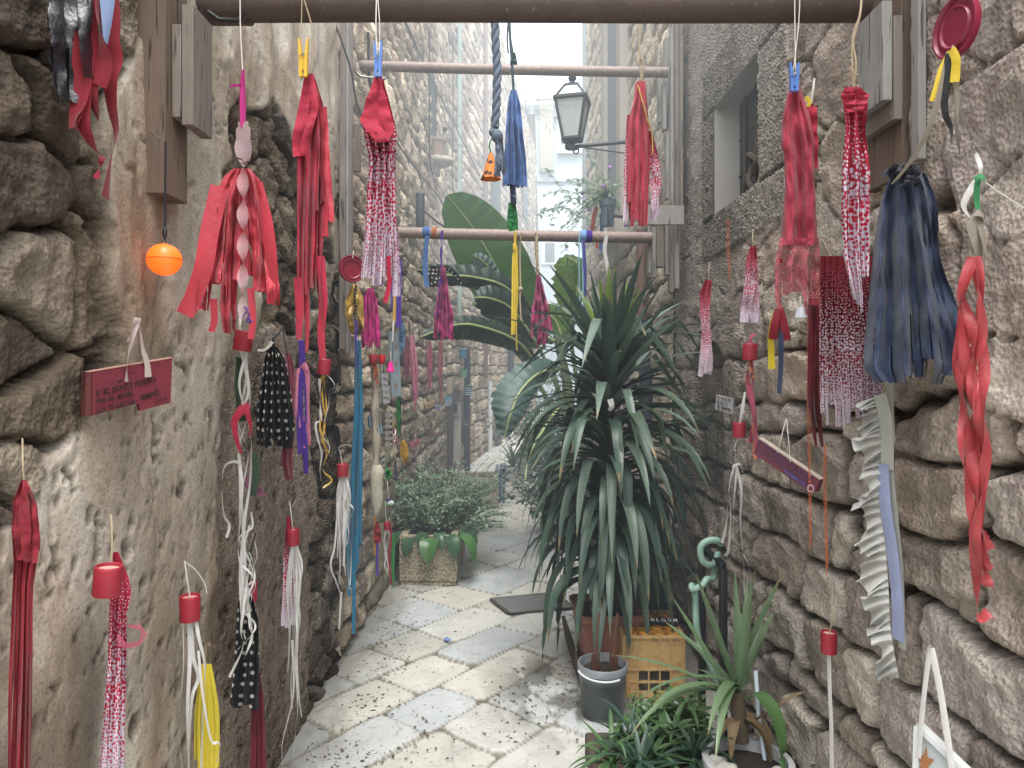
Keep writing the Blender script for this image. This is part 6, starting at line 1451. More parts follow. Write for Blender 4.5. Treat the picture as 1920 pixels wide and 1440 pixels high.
# coral ribbons
f = Frame(1825, 700, 1.36, -42); t = T('coral_ribbons', 'long twisted coral red satin ribbons hanging at the right edge', 'cloth hanging', f, G_cl)
R = random.Random(17); pc = []
for k in range(7):
    o_ = (k-3)*8.5; ye = [1020, 1070, 1148, 1100, 1060, 1000, 1030][k]; p_ = [(1826+o_*.15, 482, .01)]; y = 482; j = 0
    while y < ye-60: y += R.uniform(60, 85); j += 1; p_.append((1822+(y-700)*.045+o_*(.9 if y < 900 else .55)+R.uniform(-9, 9), y, R.uniform(-.012, .03)))
    p_.append((1826+(ye-700)*.07+o_*.3, ye, 0)); pc.append((R.choice((.016, .020, .024)), p_))
ribbons('coral_ribbon', f, pc, .02, M_coral, t, twist=2.1, seed=9)
ribbons('beige_ribbon', f, [(.018, [(1830, 400), (1822, 420, .01), (1830, 450, .01), (1838, 484)]), (.012, [(1834, 402), (1840, 430, .01), (1850, 480, .01)]), (.016, [(1828, 398, .01), (1842, 404, .01), (1846, 412)])], .012, M_grayrib, t, twist=.2)
ribbons('white_ribbon', f, [(.008, [(1829, 288, -.02), (1838, 310), (1838, 330)]), (.012, [(1836, 330), (1812, 370, .01), (1808, 390, .01), (1822, 412)])], .01, M_white, t, twist=.2)
ribbons('green_ribbon', f, [(.010, [(1838, 326, .006), (1832, 350, .006), (1832, 380), (1836, 398)]), (.014, [(1828, 338, .01), (1840, 332, .012), (1846, 342, .01)])], .01, cloth_mat('#3f8d5b'), t, twist=.2)
string_('string', f, [(1845, 340), (1880, 365, -.01), (1925, 392, -.02)], .001, M_wstring, t)
# small items on the wall, between plant and shirt
f = Frame(1323, 610, 3.15, -45); t = T('dotted_cloth', 'small red to white dotted cloth nearest the tall yucca on the right wall', 'cloth hanging', f, G_cl)
fringe('cloth', f, [(525, 1322, 1334), (550, 1312, 1332), (580, 1313, 1330), (620, 1316, 1332), (670, 1313, 1336), (710, 1309, 1334)], 3, M_ombre_s, t, seed=251, depth=.02, jag=.12, cut=.5, top=1)
string_('string', f, [(1329, 528), (1329, 508), (1330, 492, -.04)], .002, M_twine, t)
f = Frame(1408, 530, 2.68, -45); t = T('dotted_cloth', 'small red to white dotted cloth flared at the hem, under the stone window', 'cloth hanging', f, G_cl)
fringe('cloth', f, [(460, 1408, 1417), (490, 1400, 1420), (540, 1396, 1421), (580, 1390, 1423), (606, 1387, 1424)], 4, M_ombre_s, t, seed=252, depth=.024, jag=.08, cut=.7)
string_('string', f, [(1412, 464), (1411, 445), (1412, 430, -.04)], .002, M_twine, t)
f = Frame(1406, 660, 2.66, -40); t = T('spool_hanging', 'red cylinder with pink and peach twisted rags, upper right of the yucca', 'cloth hanging', f, G_sp)
spool('spool', f, 1406, 644, 675, 27, t, tilt=.05)
ribbons('pink_rag', f, [(.022, [(1405, 675), (1402, 710, .01), (1412, 770, .01), (1408, 830)]), (.016, [(1408, 675), (1412, 720), (1416, 790), (1418, 860)]), (.016, [(1414, 800), (1406, 820), (1404, 828)])], .02, cloth_mat('#a84c62'), t, twist=.6, seed=2)
ribbons('peach_rag', f, [(.012, [(1403, 675, .01), (1408, 700, .015), (1400, 720, .01)]), (.010, [(1412, 790, .01), (1412, 830, .01), (1416, 862, .01)]), (.014, [(1406, 690, .01), (1414, 708, .01)])], .01, cloth_mat('#c8805f'), t, twist=.5, seed=3)
ribbons('loop', f, [(.010, [(1408, 646), (1408, 632), (1415, 626, -.02)]), (.008, [(1404, 646), (1407, 634), (1415, 626, -.02)])], .01, M_pink, t)
f = Frame(1386, 806, 2.76, -40); t = T('spool_hanging', 'lower red cylinder on the right wall with knotted white ribbons, beside the yucca', 'cloth hanging', f, G_sp)
spool('spool', f, 1386, 792, 820, 24, t)
ribbons('white_ribbon', f, [(.008, [(1386, 820), (1378, 836), (1380, 856), (1380, 872)]), (.012, [(1377, 870), (1368, 910, .01), (1370, 970, .01), (1366, 1030, .01), (1360, 1042)]), (.012, [(1380, 870), (1390, 920), (1388, 980), (1394, 1045), (1396, 1115)]),
   (.009, [(1378, 872), (1366, 920), (1362, 980), (1354, 1018)]), (.009, [(1382, 872), (1376, 940), (1374, 1010)]), (.004, [(1394, 1040), (1402, 1055), (1406, 1070)]), (.008, [(1373, 876, .01), (1386, 870, .01), (1393, 886)])], .01, M_white, t, twist=.4, seed=4)
ribbons('hanging_loop', f, [(.008, [(1387, 793), (1390, 770), (1397, 735, -.04)]), (.005, [(1388, 793), (1394, 768), (1397, 735, -.04)])], .006, M_white, t)
# white sign
f = Frame(1356, 757, 2.95, -50); t = T('message_board', 'small whitewashed board with black handwriting in three lines on the right wall', 'sign', f)
b = quadboard('board', f, [(1343, 740), (1375, 748), (1374, 777), (1341, 767)], .012, M_wb, t)
for i, s_ in enumerate(('TU NON SEI', 'FUORI TU', 'SEI SEMPRE')): lettering('lettering', f, s_, (1344.5, 748+i*8.5), (1370-(i == 1)*6, 754.5+i*8.8-(i == 1)*1.5), 6, M_ink, b, d=.002, bold=.015)
string_('string', f, [(1358, 742, .004), (1363, 720), (1366, 712, -.04)], .0014, M_ironb, t); string_('string', f, [(1364, 744, .004), (1366, 720), (1366, 712, -.04)], .0014, M_ironb, t)
# tilted maroon sign
f = Frame(1474, 870, 2.26, -62); t = T('message_board', 'long maroon board hanging askew on the right wall with dense blue handwriting', 'sign', f)
M_sign2 = wood('faded_maroon_board', '#6c3b47', '#834652', axis=1); b = quadboard('board', f, [(1424, 822), (1537, 899), (1529, 922), (1512, 918), (1412, 850)], .018, M_sign2, t)
quadboard('top_edge', f, [(1423, 820.5), (1538, 898), (1537, 900), (1423, 823)], .018, plain('cream_edge', '#b3a89a', .8, .15, 30), b, d=.001)
M_blueink = plain('blue_marker', '#3d3a63', .8, .1); M_bl2 = plain('bright_blue_marker', '#5a64a8', .8, .1)
for i, s_ in enumerate(('SE TI PERDI CERCAMI TRA LE PAROLE', 'SONO QUI AD ASPETTARTI OGNI GIORNO', 'COME IL VENTO CHE TORNA AL MARE')):
    lettering('lettering', f, s_, (1421-i*1.5, 830+i*8), (1525-i*3, 900+i*6.3), 6, M_blueink, b, d=.002)
lettering('lettering', f, 'PER SEMPRE TUA', (1470, 886), (1510, 913), 7, M_bl2, b, d=.002, bold=.02)
string_('string', f, [(1458, 849, .003), (1465, 820), (1474, 785, -.04)], .0014, M_wstring, t); string_('string', f, [(1482, 866, .003), (1478, 820), (1475, 785, -.04)], .0014, M_wstring, t)
# yellow / red / navy small strips
f = Frame(1460, 640, 2.34, -45); t = T('strip_bundle', 'short yellow, red and navy strips hanging under the lace hem', 'cloth hanging', f, G_cl)
ribbons('yellow_strip', f, [(.022, [(1455, 580), (1446, 620, .01), (1446, 660), (1447, 692)])], .02, M_yel, t, twist=.1)
ribbons('navy_strip', f, [(.026, [(1460, 590), (1464, 640, .01), (1464, 690), (1461, 738)])], .02, M_navy, t, twist=.08, taper=.5)
ribbons('red_strip', f, [(.030, [(1458, 578, .01), (1452, 610, .02), (1449, 636, .01)]), (.026, [(1462, 578, .01), (1470, 610, .01), (1476, 638)])], .02, M_dred, t, twist=.1)
string_('string', f, [(1459, 580), (1458, 566), (1458, 552, -.05)], .002, M_twine, t)
f = Frame(1500, 590, 2.2, -40); t = T('plastic_cup', 'white plastic cup hanging upside down behind the lace hem', 'cup', f); s = 2.2/F
MB().lathe([(.001, 12*s), (7*s, 12*s), (8*s, 10*s), (11.5*s, -7*s), (12*s, -8*s), (11*s, -8*s), (7*s, 9*s), (.001, 10*s)], f.pt(1502, 588), 24).build('cup_body', plain('white_cup', '#b9bfc6', .35, .05, 10), t); string_('string', f, [(1502, 580), (1501, 566), (1500, 556, -.05)], .0015, M_wstring, t)
# white ruffle
f = Frame(1652, 1000, 1.74, -45); t = T('ruffle_strip', 'long white pleated ruffle with pale blue strips hanging below the dotted curtain', 'cloth hanging', f, G_cl)
R = random.Random(31); V = []; Fc = []; NS = 560; path = [(1652, 735), (1640, 790), (1648, 850), (1640, 930), (1646, 1020), (1652, 1100), (1656, 1180), (1672, 1272)]
left = [(735, 34), (790, 26), (830, 36), (860, 24), (920, 34), (980, 30), (1060, 34), (1120, 30), (1200, 26), (1240, 28), (1272, 16)]
c = catm([(p[0], p[1], 0) for p in path], 40); NS = len(c)*2
for i in range(NS):
    t_ = i/(NS-1); q = c[int(t_*(len(c)-1))]; y = q[1]; w_ = 1.35*float(np.interp(y, [l[0] for l in left], [l[1] for l in left]))*(1+.25*math.sin(t_*60)+.12*math.sin(t_*143))
    for k in range(7):
        u = k/6; am = u*1.0; ph = t_*2*PI*34+.6*math.sin(t_*25)
        x = q[0]+14-u*w_*1.0+math.cos(ph)*2*am; yy = y+u*10*math.sin(t_*47+1)+math.sin(ph)*6*am+u*u*12
        V.append(f.pt(x, yy, .004+.024*am*math.sin(ph)+.016*u*math.sin(t_*37)))
for i in range(NS-1):
    for k in range(6): q = i*7+k; Fc.append((q, q+1, q+8, q+7))
mesh_from('ruffle', V, Fc, cloth_mat('#dedfda', .85, trans=.4, var=.05), t)
ribbons('pale_blue_band', f, [(.034, [(1655, 870, .01), (1660, 950, .015), (1672, 1030, .015), (1682, 1120, .015), (1684, 1200, .01)])], .034, cloth_mat('#9aa5c9'), t)
ribbons('white_band', f, [(.022, [(1668, 880, -.0), (1676, 960), (1686, 1060), (1690, 1160), (1692, 1216)]), (.03, [(1650, 740, .02), (1662, 800, .02), (1664, 880, .01)]), (.018, [(1668, 690), (1668, 760), (1672, 830)])], .02, M_cream, t)
string_('string', f, [(1655, 745), (1660, 720), (1662, 700, -.04)], .003, M_twine, t)
# low spool
f = Frame(1554, 1202, 2.02, -40); t = T('spool_hanging', 'red cylinder with pale top and single long white cord, low on the right', 'cloth hanging', f, G_sp)
spool('spool', f, 1554, 1184, 1224, 29, t, topm=plain('cream_plug', '#c4b6a6', .7, .1, 30))
ribbons('white_cord', f, [(.014, [(1554, 1222), (1556, 1300), (1559, 1380), (1559, 1520)])], .014, M_white, t)
string_('string', f, [(1555, 1186), (1562, 1150), (1568, 1130, -.04)], .0012, M_twine, t); string_('string', f, [(1556, 1186), (1565, 1150), (1569, 1130, -.04)], .0012, M_twine, t)
# white board with brown star, bottom right
f = Frame(1750, 1370, 1.40, -50); t = T('painted_board', 'white board with a brown starfish shape hung by white straps at the bottom right', 'board', f)
M_wb2 = plain('white_enamel_board', '#a3a8a8', .5, .08, 8)
b = quadboard('board', f, [(1722, 1364), (1800, 1440), (1850, 1490), (1850, 1600), (1716, 1600)], .012, M_wb2, t)
quadboard('rim', f, [(1713, 1362), (1722, 1360), (1720, 1600), (1706, 1600)], .022, plain('white_enamel_rim', '#b9bdbd', .45, .06, 8), b, d=.006)
quadboard('rim', f, [(1722, 1360), (1860, 1492), (1860, 1504), (1722, 1372)], .022, plain('white_enamel_rim', '#b9bdbd', .45, .06, 8), b, d=.007)
star(f, 1734, 1430, 18, 32, plain('brown_paint_star', '#8a5a34', .7, .15, 20), b, .003, rot=.15)
ribbons('strap', f, [(.012, [(1744, 1214, .004), (1734, 1290, .01), (1726, 1370, .014), (1722, 1420, .016)]), (.013, [(1746, 1214, .006), (1762, 1290, .012), (1776, 1380, .016), (1786, 1450, .016)])], .012, M_white, t)
MB().tube([f.pt(1745, 1215, -.05), f.pt(1744, 1212, .012)], .0025, 6).build('nail', M_steel, t)
# rope knot and stuff in the window
f = Frame(1403, 350, 3.02, -60); t = T('rope_knot', 'thick old rope tied in a knot inside the small stone window', 'rope', f)
M_rope = plain('old_rope', '#5a524a', .95, .3, 60, bump=1)
mb = MB(); c0 = Vector((XR+.065, 3.10, 2.46)); pts = []
for i in range(60):
    a = i/59*2*PI; pts.append(c0+Vector((math.sin(3*a)*.02, (math.sin(a)+2*math.sin(2*a))*.025, .02+(math.cos(a)-2*math.cos(2*a))*.030)))
mb.tube(pts, .013, 8, close=True); mb.tube([c0+Vector((0, .02, .06)), c0+Vector((.02, .0, .18)), c0+Vector((.03, -.02, .40))], .010, 7); mb.tube([c0+Vector((0, .06, .0)), c0+Vector((.01, .14, .02)), c0+Vector((.02, .22, -.06))], .010, 7); mb.build('rope', M_rope, t)
# cables/string line from right wall: twigs
# ---------------------------------------------------------------- right middle: downpipes, window jamb, hanging planter
downpipe('brown and navy downpipe on the right wall behind the tall yucca', 1203, 430, 640, 5.15, .040, M_brp, (560,))
downpipe('dark navy downpipe standing behind the tall yucca foliage', 1212, 600, 1125, 5.12, .052, M_navyp, (800,))
downpipe('pale grey downpipe at the far corner of the right wall', 1098, -60, 450, 9.55, .045, plain('grey_zinc', '#8f989c', .5, .12, 6), (200,))
t = thing('window_jamb', 'tall blue grey window shutter frame high on the right wall behind the lantern', 'window', (XR-.03, 6.6, 3.0))
for (Y0, Y1, z0, z1, m, nm, dx) in ((6.35, 7.2, 3.0, 6.2, plain('blue_grey_shutter', '#5f6a74', .6, .1, 6), 'shutter', .05), (7.2, 7.42, 2.9, 6.3, plain('stone_jamb', '#a09a90', .9, .1, 8), 'stone_jamb', .09), (6.14, 6.35, 2.9, 6.3, plain('stone_jamb', '#a09a90', .9, .1, 8), 'stone_jamb', .09), (6.14, 7.42, 2.76, 2.9, plain('stone_jamb', '#a09a90', .9, .1, 8), 'stone_sill', .13)):
    MB().box((XR+.02-dx/2, (Y0+Y1)/2, (z0+z1)/2), (dx, Y1-Y0, z1-z0), bev=.004).build(nm, m, t, sharp=20)
# hanging planter right of centre
s = 5.6/F; c = P(1139, 424, 5.6); t = thing('hanging_planter', 'blue grey plastic planter on the right wall with a small violet flowering plant', 'planter', c)
r = 14*s; h = 50*s
MB().lathe([(.001, 0), (r*.80, 0), (r*.92, h*.72), (r*1.12, h*.73), (r*1.14, h*.98), (r*1.02, h), (r*.98, h*.9), (.001, h*.88)], c, 28).build('pot_body', plain('blue_grey_plastic', '#4e5f6e', .5, .1, 10), t)
MB().box(c+Vector((0, -r*.97, h*.40)), (.02, .02, h*.72), bev=.003).build('holder_strap', M_ironb, t); MB().tube([c+Vector((0, 0, h*.4)), Vector((XR-.02, 5.7, c.z+h*.4))], .012, 6).build('wall_arm', M_ironb, t)
R = random.Random(19); mb = MB(); fl = MB()
for k in range(46):
    a = R.uniform(0, 6.28); st = [c+Vector((0, 0, h))]; dr = Vector((math.cos(a)*R.uniform(.2, 1)-.25, math.sin(a)*.4, R.uniform(-.2, 1.2))).normalized(); L = R.uniform(.10, .42)
    for j in range(5): st.append(st[-1]+dr*L/5); dr = (dr+Vector((0, 0, -.28))).normalized()
    mb.tube(st, .0025, 4)
    for q in st[1:]:
        leaf_blade(mb, q, (R.uniform(-1, 1), R.uniform(-1, 1), R.uniform(-.4, .6)), (0, 0, 1), R.uniform(.03, .07), R.uniform(.018, .035), .5, seg=3, shape='oval', cross=3)
    if k % 9 == 0: fl.ball(st[-1], .018, 6)
mesh_from('foliage', mb.v, mb.f, M_leafg, t, True, mb.uv); fl.build('flowers', plain('violet_petals', '#9b78b4', .7, .2, 30), t)
f = Frame(1115, 400, 5.7, 0); t = T('strip_bundle', 'orange and blue rags hanging below the blue grey planter', 'cloth hanging', f, G_cl)
ribbons('orange_rag', f, [(.035, [(1119, 388), (1114, 405, .01), (1110, 436)]), (.03, [(1124, 436), (1120, 450), (1119, 466)])], .03, M_oran, t, twist=.1); ribbons('blue_rag', f, [(.03, [(1127, 400), (1128, 430), (1126, 470)])], .03, M_denim, t)
string_('string', f, [(1118, 392), (1122, 375), (1130, 362)], .004, M_ironb, t)
# trailing plant at the corner
R = random.Random(23); t = thing('trailing_plant', 'thin trailing plant with round leaves hanging at the far corner of the right wall', 'plant', P(1095, 380, 8.6)); mb = MB()
for k in range(15):
    x = R.uniform(1076, 1116); y = R.uniform(300, 470); st = [P(x, y, 8.2)]; dr = Vector((R.uniform(-1, .6), R.uniform(-.4, .4), R.uniform(-.6, 1))).normalized()
    for j in range(8): st.append(st[-1]+dr*.07); dr = (dr+Vector((R.uniform(-.3, .3), 0, -.18))).normalized()
    mb.tube(st, .004, 4)
    for q in st:
        for m_ in range(2): leaf_blade(mb, q, (R.uniform(-1, 1), R.uniform(-1, 1), R.uniform(-.5, .6)), (0, 0, 1), R.uniform(.05, .11), R.uniform(.03, .06), .4, seg=3, shape='oval', cross=3)
mesh_from('foliage', mb.v, mb.f, M_leafg, t, True, mb.uv)
# ================================================================== PLANTS, POTS, GROUND THINGS
M_yuc = leaf_mat('yucca_leaf', '#34493f', '#566e62', .42, .12, tips=True); M_yucn = leaf_mat('young_yucca_leaf', '#56752e', '#86a050', .42, .3); M_yucl = leaf_mat('light_yucca_leaf', '#4a6448', '#7a926e', .42, .22, tips=True)
M_ban = leaf_mat('banana_leaf', '#2d4f2c', '#4c7239', .38, .35); M_bandk = leaf_mat('dark_banana_leaf', '#22352f', '#35503f', .4, .12); M_banb = leaf_mat('blue_banana_leaf', '#5c7676', '#86a09c', .4, .2)
M_trunk = plain('fibrous_trunk', '#4c4234', .95, .3, 20, bump=1); M_dry = leaf_mat('dry_leaf', '#7c664b', '#ab9674', .8, .2)
# --- tall yucca
Yy = 3.72; base = P(1143, 1175, Yy); base.z = .42
t = thing('tall_yucca', 'tall yucca with a dense skirt of drooping dark leaves right of centre', 'yucca', (base.x, base.y, base.z))
tr = [Vector((base.x+.01*math.sin(k*1.3), base.y+.008*math.cos(k), .36+k*.115)) for k in range(15)]
MB().tube(tr, [.035-.0008*k for k in range(15)], 12).build('trunk', M_trunk, t)
R = random.Random(77); A = MB(); Bm = MB(); Cm = MB()
NL = 300; top = 1.69
for k in range(NL):
    u = k/NL; z = .46+(top-.46)*u**.92; a = k*2.399963+R.uniform(-.25, .25)
    el = -.70+1.75*max(0, (u-.42)/.58)**1.15+R.uniform(-.2, .2) if u > .42 else -.70+R.uniform(-.25, .35)
    L = R.uniform(.50, .72)*(1 if u > .25 else .9); dr = Vector((math.cos(a)*math.cos(el), math.sin(a)*math.cos(el), math.sin(el)))
    if u < .5: dr = Vector((math.cos(a)*.8, math.sin(a)*.8, R.uniform(.25, .75))); drp = R.uniform(.55, 1.25); L *= 1.05
    elif u < .78: e2 = R.uniform(.15, .75); dr = Vector((math.cos(a)*math.cos(e2), math.sin(a)*math.cos(e2), math.sin(e2))); drp = R.uniform(.12, .6); L *= 1.08
    else: e2 = R.uniform(.35, 1.15); dr = Vector((math.cos(a)*math.cos(e2), math.sin(a)*math.cos(e2), math.sin(e2))); drp = R.uniform(.03, .25)
    cx = base.x+.01*math.sin((z-.36)/.115*1.3)
    tgt = Bm if (R.random() < .22 and u > .35) else A
    leaf_blade(tgt, (cx+math.cos(a)*.028, base.y+math.sin(a)*.028, z), dr, (0, 0, 1), L, R.uniform(.050, .070), drp, .30, seg=11, twist=R.uniform(-.5, .5), bend=(R.uniform(.25, .6), R.uniform(.25, .7)) if R.random() < .35 else None)
for k in range(16):
    a = k*2.4; el = 1.15+R.uniform(-.12, .25); leaf_blade(Cm if k % 2 else A, (base.x+math.cos(a)*.02, base.y+math.sin(a)*.02, top), (math.cos(a)*math.cos(el), math.sin(a)*math.cos(el), math.sin(el)), (0, 0, 1), R.uniform(.36, .48), .05, .03, .35, seg=8)
for (px, w_) in ((1140, .055), (1153, .05)):
    tipv = P(px, 492, Yy); b0 = Vector((base.x, base.y-.03, top-.04)); leaf_blade(Cm, b0, tipv-b0, (0, -1, 0), (tipv-b0).length, w_, 0.0, .3, seg=8)
mesh_from('dark_leaves', A.v, A.f, M_yuc, t, True, A.uv); mesh_from('light_leaves', Bm.v, Bm.f, leaf_mat('greyish_yucca_leaf', '#53685c', '#7c9084', .38, .15, tips=True), t, True, Bm.uv); mesh_from('young_leaves', Cm.v, Cm.f, M_yucn, t, True, Cm.uv)
mb = MB(); strip(mb, Frame(1146, 760, 3.35, 0), [(1144, 748), (1147, 762), (1142, 770)], .03, .1); mesh_from('paper_scrap', mb.v, mb.f, M_white, t, True, mb.uv)
# --- brown pot of yucca (squarish)
def squarepot(x, y, z, w, h, mat, lab, rim=.04, taper=.78, rot=0, name='flower_pot', cat='flower pot', d=None):
    d = d or w; t = thing(name, lab, cat, (x, y, z)); Rz = Matrix.Rotation(rot, 3, 'Z'); bm = bmesh.new()
    def ring(sx, sy, zz): return [bm.verts.new(Rz @ Vector((sx*a/2, sy*b/2, zz))+Vector((x, y, z))) for a, b in ((-1, -1), (1, -1), (1, 1), (-1, 1))]
    rings = [ring(w*taper, d*taper, 0), ring(w*.97, d*.97, h-rim), ring(w*1.05, d*1.05, h-rim), ring(w*1.07, d*1.07, h), ring(w*.96, d*.96, h), ring(w*.92, d*.92, h-.06)]
    bm.faces.new(rings[0][::-1]); bm.faces.new(rings[-1])
    for i in range(len(rings)-1):
        for k in range(4): bm.faces.new((rings[i][k], rings[i][(k+1) % 4], rings[i+1][(k+1) % 4], rings[i+1][k]))
    bmesh.ops.bevel(bm, geom=[e for e in bm.edges], offset=.008, segments=2, affect='EDGES'); bmesh.ops.recalc_face_normals(bm, faces=bm.faces)
    me = bpy.data.meshes.new('pot_body'); bm.to_mesh(me); bm.free(); me.materials.append(mat); o = bpy.data.objects.new('pot_body', me); COL.objects.link(o); o.parent = t; o.matrix_parent_inverse = t.matrix_world.inverted()
    mb = MB(); N_ = 10; v = []
    for i in range(N_):
        for k in range(N_): q = Rz @ Vector(((i/(N_-1)-.5)*w*.91, (k/(N_-1)-.5)*d*.91, 0)); v.append((x+q.x, y+q.y, z+h-.035+rnd.uniform(-.008, .012)))
    mb.add(v, [(i*N_+k, (i+1)*N_+k, (i+1)*N_+k+1, i*N_+k+1) for i in range(N_-1) for k in range(N_-1)]); mb.build('soil', M_soil, t); return t
squarepot(base.x-.02, base.y+.0, .002, .31, .36, plain('brown_plastic_pot', '#8a5847', .7, .12, 8, dirt='#6f5a4c'), 'brown square plastic pot holding the tall yucca', rot=.08, d=.36)
t = thing('leaning_board', 'dark narrow board lying on the ground along the brown pot', 'board', (.33, 3.9, 0)); MB().box((.335, 3.75, .06), (.022, 1.0, .12), Matrix.Rotation(.04, 3, 'Z') @ Matrix.Rotation(-.15, 3, 'Y'), bev=.003).build('board', M_woodd, t, sharp=20)
# --- clear bucket
t = thing('plastic_bucket', 'translucent grey plastic bucket of soil in front of the brown square pot', 'bucket', (.418, 3.27, 0)); c = Vector((.418, 3.27, .001)); r = .112; h = .245
def bucketm():
    t_ = NT('translucent_bucket'); g = t_.new('ShaderNodeTexCoord'); sx = t_.new('ShaderNodeSeparateXYZ'); t_.link(g.outputs['Object'], sx.inputs[0])
    k = t_.ramp(sx.outputs['Z'], [(.17, hexc('#3f4446')), (.21, hexc('#8b9196'))]); k = t_.mix(t_.math('MULTIPLY', t_.noise(t_.coord('Object'), 18, 5), .5), k, hexc('#2e3236')); t_.col(k).set(Roughness=.28); return t_.m
M_bk = bucketm()
o = MB().lathe([(.001, 0), (r*.82, 0), (r*.84, .005), (r*.985, h*.86), (r*1.03, h*.87), (r*1.03, h*.98), (r*1.0, h), (r*.96, h), (r*.95, h*.8), (.001, h*.76)], c, 40).build('bucket_body', M_bk, t)
MB().tube([c+Vector((math.cos(a)*r*1.05, math.sin(a)*r*1.05, h*.90-.018*math.sin(-a))) for a in np.linspace(-2.9, -1.0, 18)], .0045, 8).build('handle', plain('white_handle', '#c9cccd', .4, .05, 10), t)
mb = MB(); N_ = 16; v = [c+Vector((0, 0, h*.84))]; fc = []
for i in range(1, 6):
    for k in range(24): a = 2*PI*k/24; v.append(c+Vector((math.cos(a)*r*.945*i/5, math.sin(a)*r*.945*i/5, h*.82+rnd.uniform(-.006, .010))))
for k in range(24): fc.append((0, 1+k, 1+(k+1) % 24))
for i in range(4):
    for k in range(24): fc.append((1+i*24+k, 1+(i+1)*24+k, 1+(i+1)*24+(k+1) % 24, 1+i*24+(k+1) % 24))
mb.add(v, fc); mb.build('soil', M_soil, t)
mb = MB(); R = random.Random(5)
for sx in (-.035, .05):
    for k in range(60): a = R.uniform(0, 6.28); q = c+Vector((sx+math.cos(a)*.012, math.sin(a)*.012, h*.80)); mb.tube([q, q+Vector((math.cos(a)*.008, math.sin(a)*.008, R.uniform(.03, .10)))], .0016, 3)
    mb.tube([c+Vector((sx, 0, h*.8)), c+Vector((sx+.004, 0, h*1.35)), c+Vector((sx+.02, .01, h*1.9))], .005, 6)
mb.build('dry_stems', plain('reddish_fibre', '#5c3c2c', .95, .3, 40), t)
# --- amber beer crate
Yc = 3.45; x0, x1 = .545, .835; t = thing('bottle_crate', 'amber plastic bottle crate upside down beside the bucket', 'crate', ((x0+x1)/2, Yc+.17, 0))
def cratem():
    t_ = NT('amber_plastic'); n = t_.noise(t_.coord('Object'), 9, 5); k = t_.mix(n, hexc('#a58757'), hexc('#bf9f6d')); k = t_.mix(t_.ramp(t_.noise(t_.coord('Object'), 26, 6, .7), [(.5, (0, 0, 0)), (.75, (1, 1, 1))]), k, hexc('#7d6238')); t_.col(k).set(Roughness=.45); return t_.m
M_cr = cratem(); mb = MB(); zt = .300; D = .36; cx_ = (x0+x1)/2; W_ = x1-x0
def bx(c, s, b=.002): mb.box(c, s, bev=b)
wt_ = .006
for (yy) in (Yc, Yc+D):
    bx((cx_, yy, .215), (W_-.02, wt_, .155)); bx((cx_, yy, .075), (W_-.02, .012, .012)); bx((cx_, yy, .015), (W_-.02, .014, .03)); bx((cx_, yy-.004, .137), (W_, .016, .012)); bx((cx_, yy-.003, .293), (W_+.006, .016, .014))
    for k in range(6): xx = x0+.012+(W_-.024)*k/5; bx((xx, yy-.004, .145), (.009, .014, .288))
    bx((x0+.035, yy, .07), (.055, wt_, .13)); bx((x1-.035, yy, .07), (.055, wt_, .13))
for xx in (x0, x1):
    bx((xx, Yc+D/2, .215), (wt_, D-.02, .155)); bx((xx, Yc+D/2, .015), (.014, D-.02, .03)); bx((xx, Yc+D/2, .137), (.016, D, .012)); bx((xx, Yc+D/2, .293), (.016, D+.006, .014))
    for k in range(7): bx((xx, Yc+D*k/6, .145), (.014, .009, .288))
mb.build('crate_walls', M_cr, t, smooth=False)
mb = MB(); M_cr2 = plain('dark_amber', '#a9782c', .4, .15, 12)
for i in range(4):
    for k in range(5):
        q = Vector((x0+.04+i*(W_-.08)/3, Yc+.04+k*(D-.08)/4, zt-.004)); mb.lathe([(.030, -.012), (.031, .004), (.028, .010), (.022, .010), (.020, .0), (.019, -.012)], q, 18)
        mb.box(q+Vector((0, 0, -.004)), (.05, .004, .006)); mb.box(q+Vector((0, 0, -.004)), (.004, .05, .006))
for i in range(5): mb.box((x0+.005+i*(W_-.01)/4, Yc+D/2, zt-.006), (.004, D-.01, .008))
for k in range(6): mb.box((cx_, Yc+.005+k*(D-.01)/5, zt-.006), (W_-.01, .004, .008))
mb.build('bottle_grid', M_cr2, t)
# BLOOM letters
t = thing('bloom_stone', 'dark flat stone with white letters BLOOM lying on the amber crate', 'sign', (.76, 3.56, .302))
Rz = Matrix.Rotation(math.radians(-3), 3, 'Z') @ Matrix.Rotation(math.radians(12), 3, 'X'); MB().box((.765, 3.58, .322), (.150, .045, .014), Rz, bev=.004).build('stone', plain('slate', '#15171a', .7, .2, 30), t)
class FlatFrame:      # lies on the crate top
    def pt(s, a, b, d=0): return Rz @ Vector((a, -b, .0085+d))+Vector((.765, 3.58, .322))
ff = FlatFrame()
for i, ch in enumerate('BLOOM'): lettering('letter', ff, ch, (-.066+i*.0275, .013), (-.066+i*.0275+.022, .013), .028, plain('white_paint', '#d4d6d8', .5, .03, 10), t, d=.0005, bold=.04)
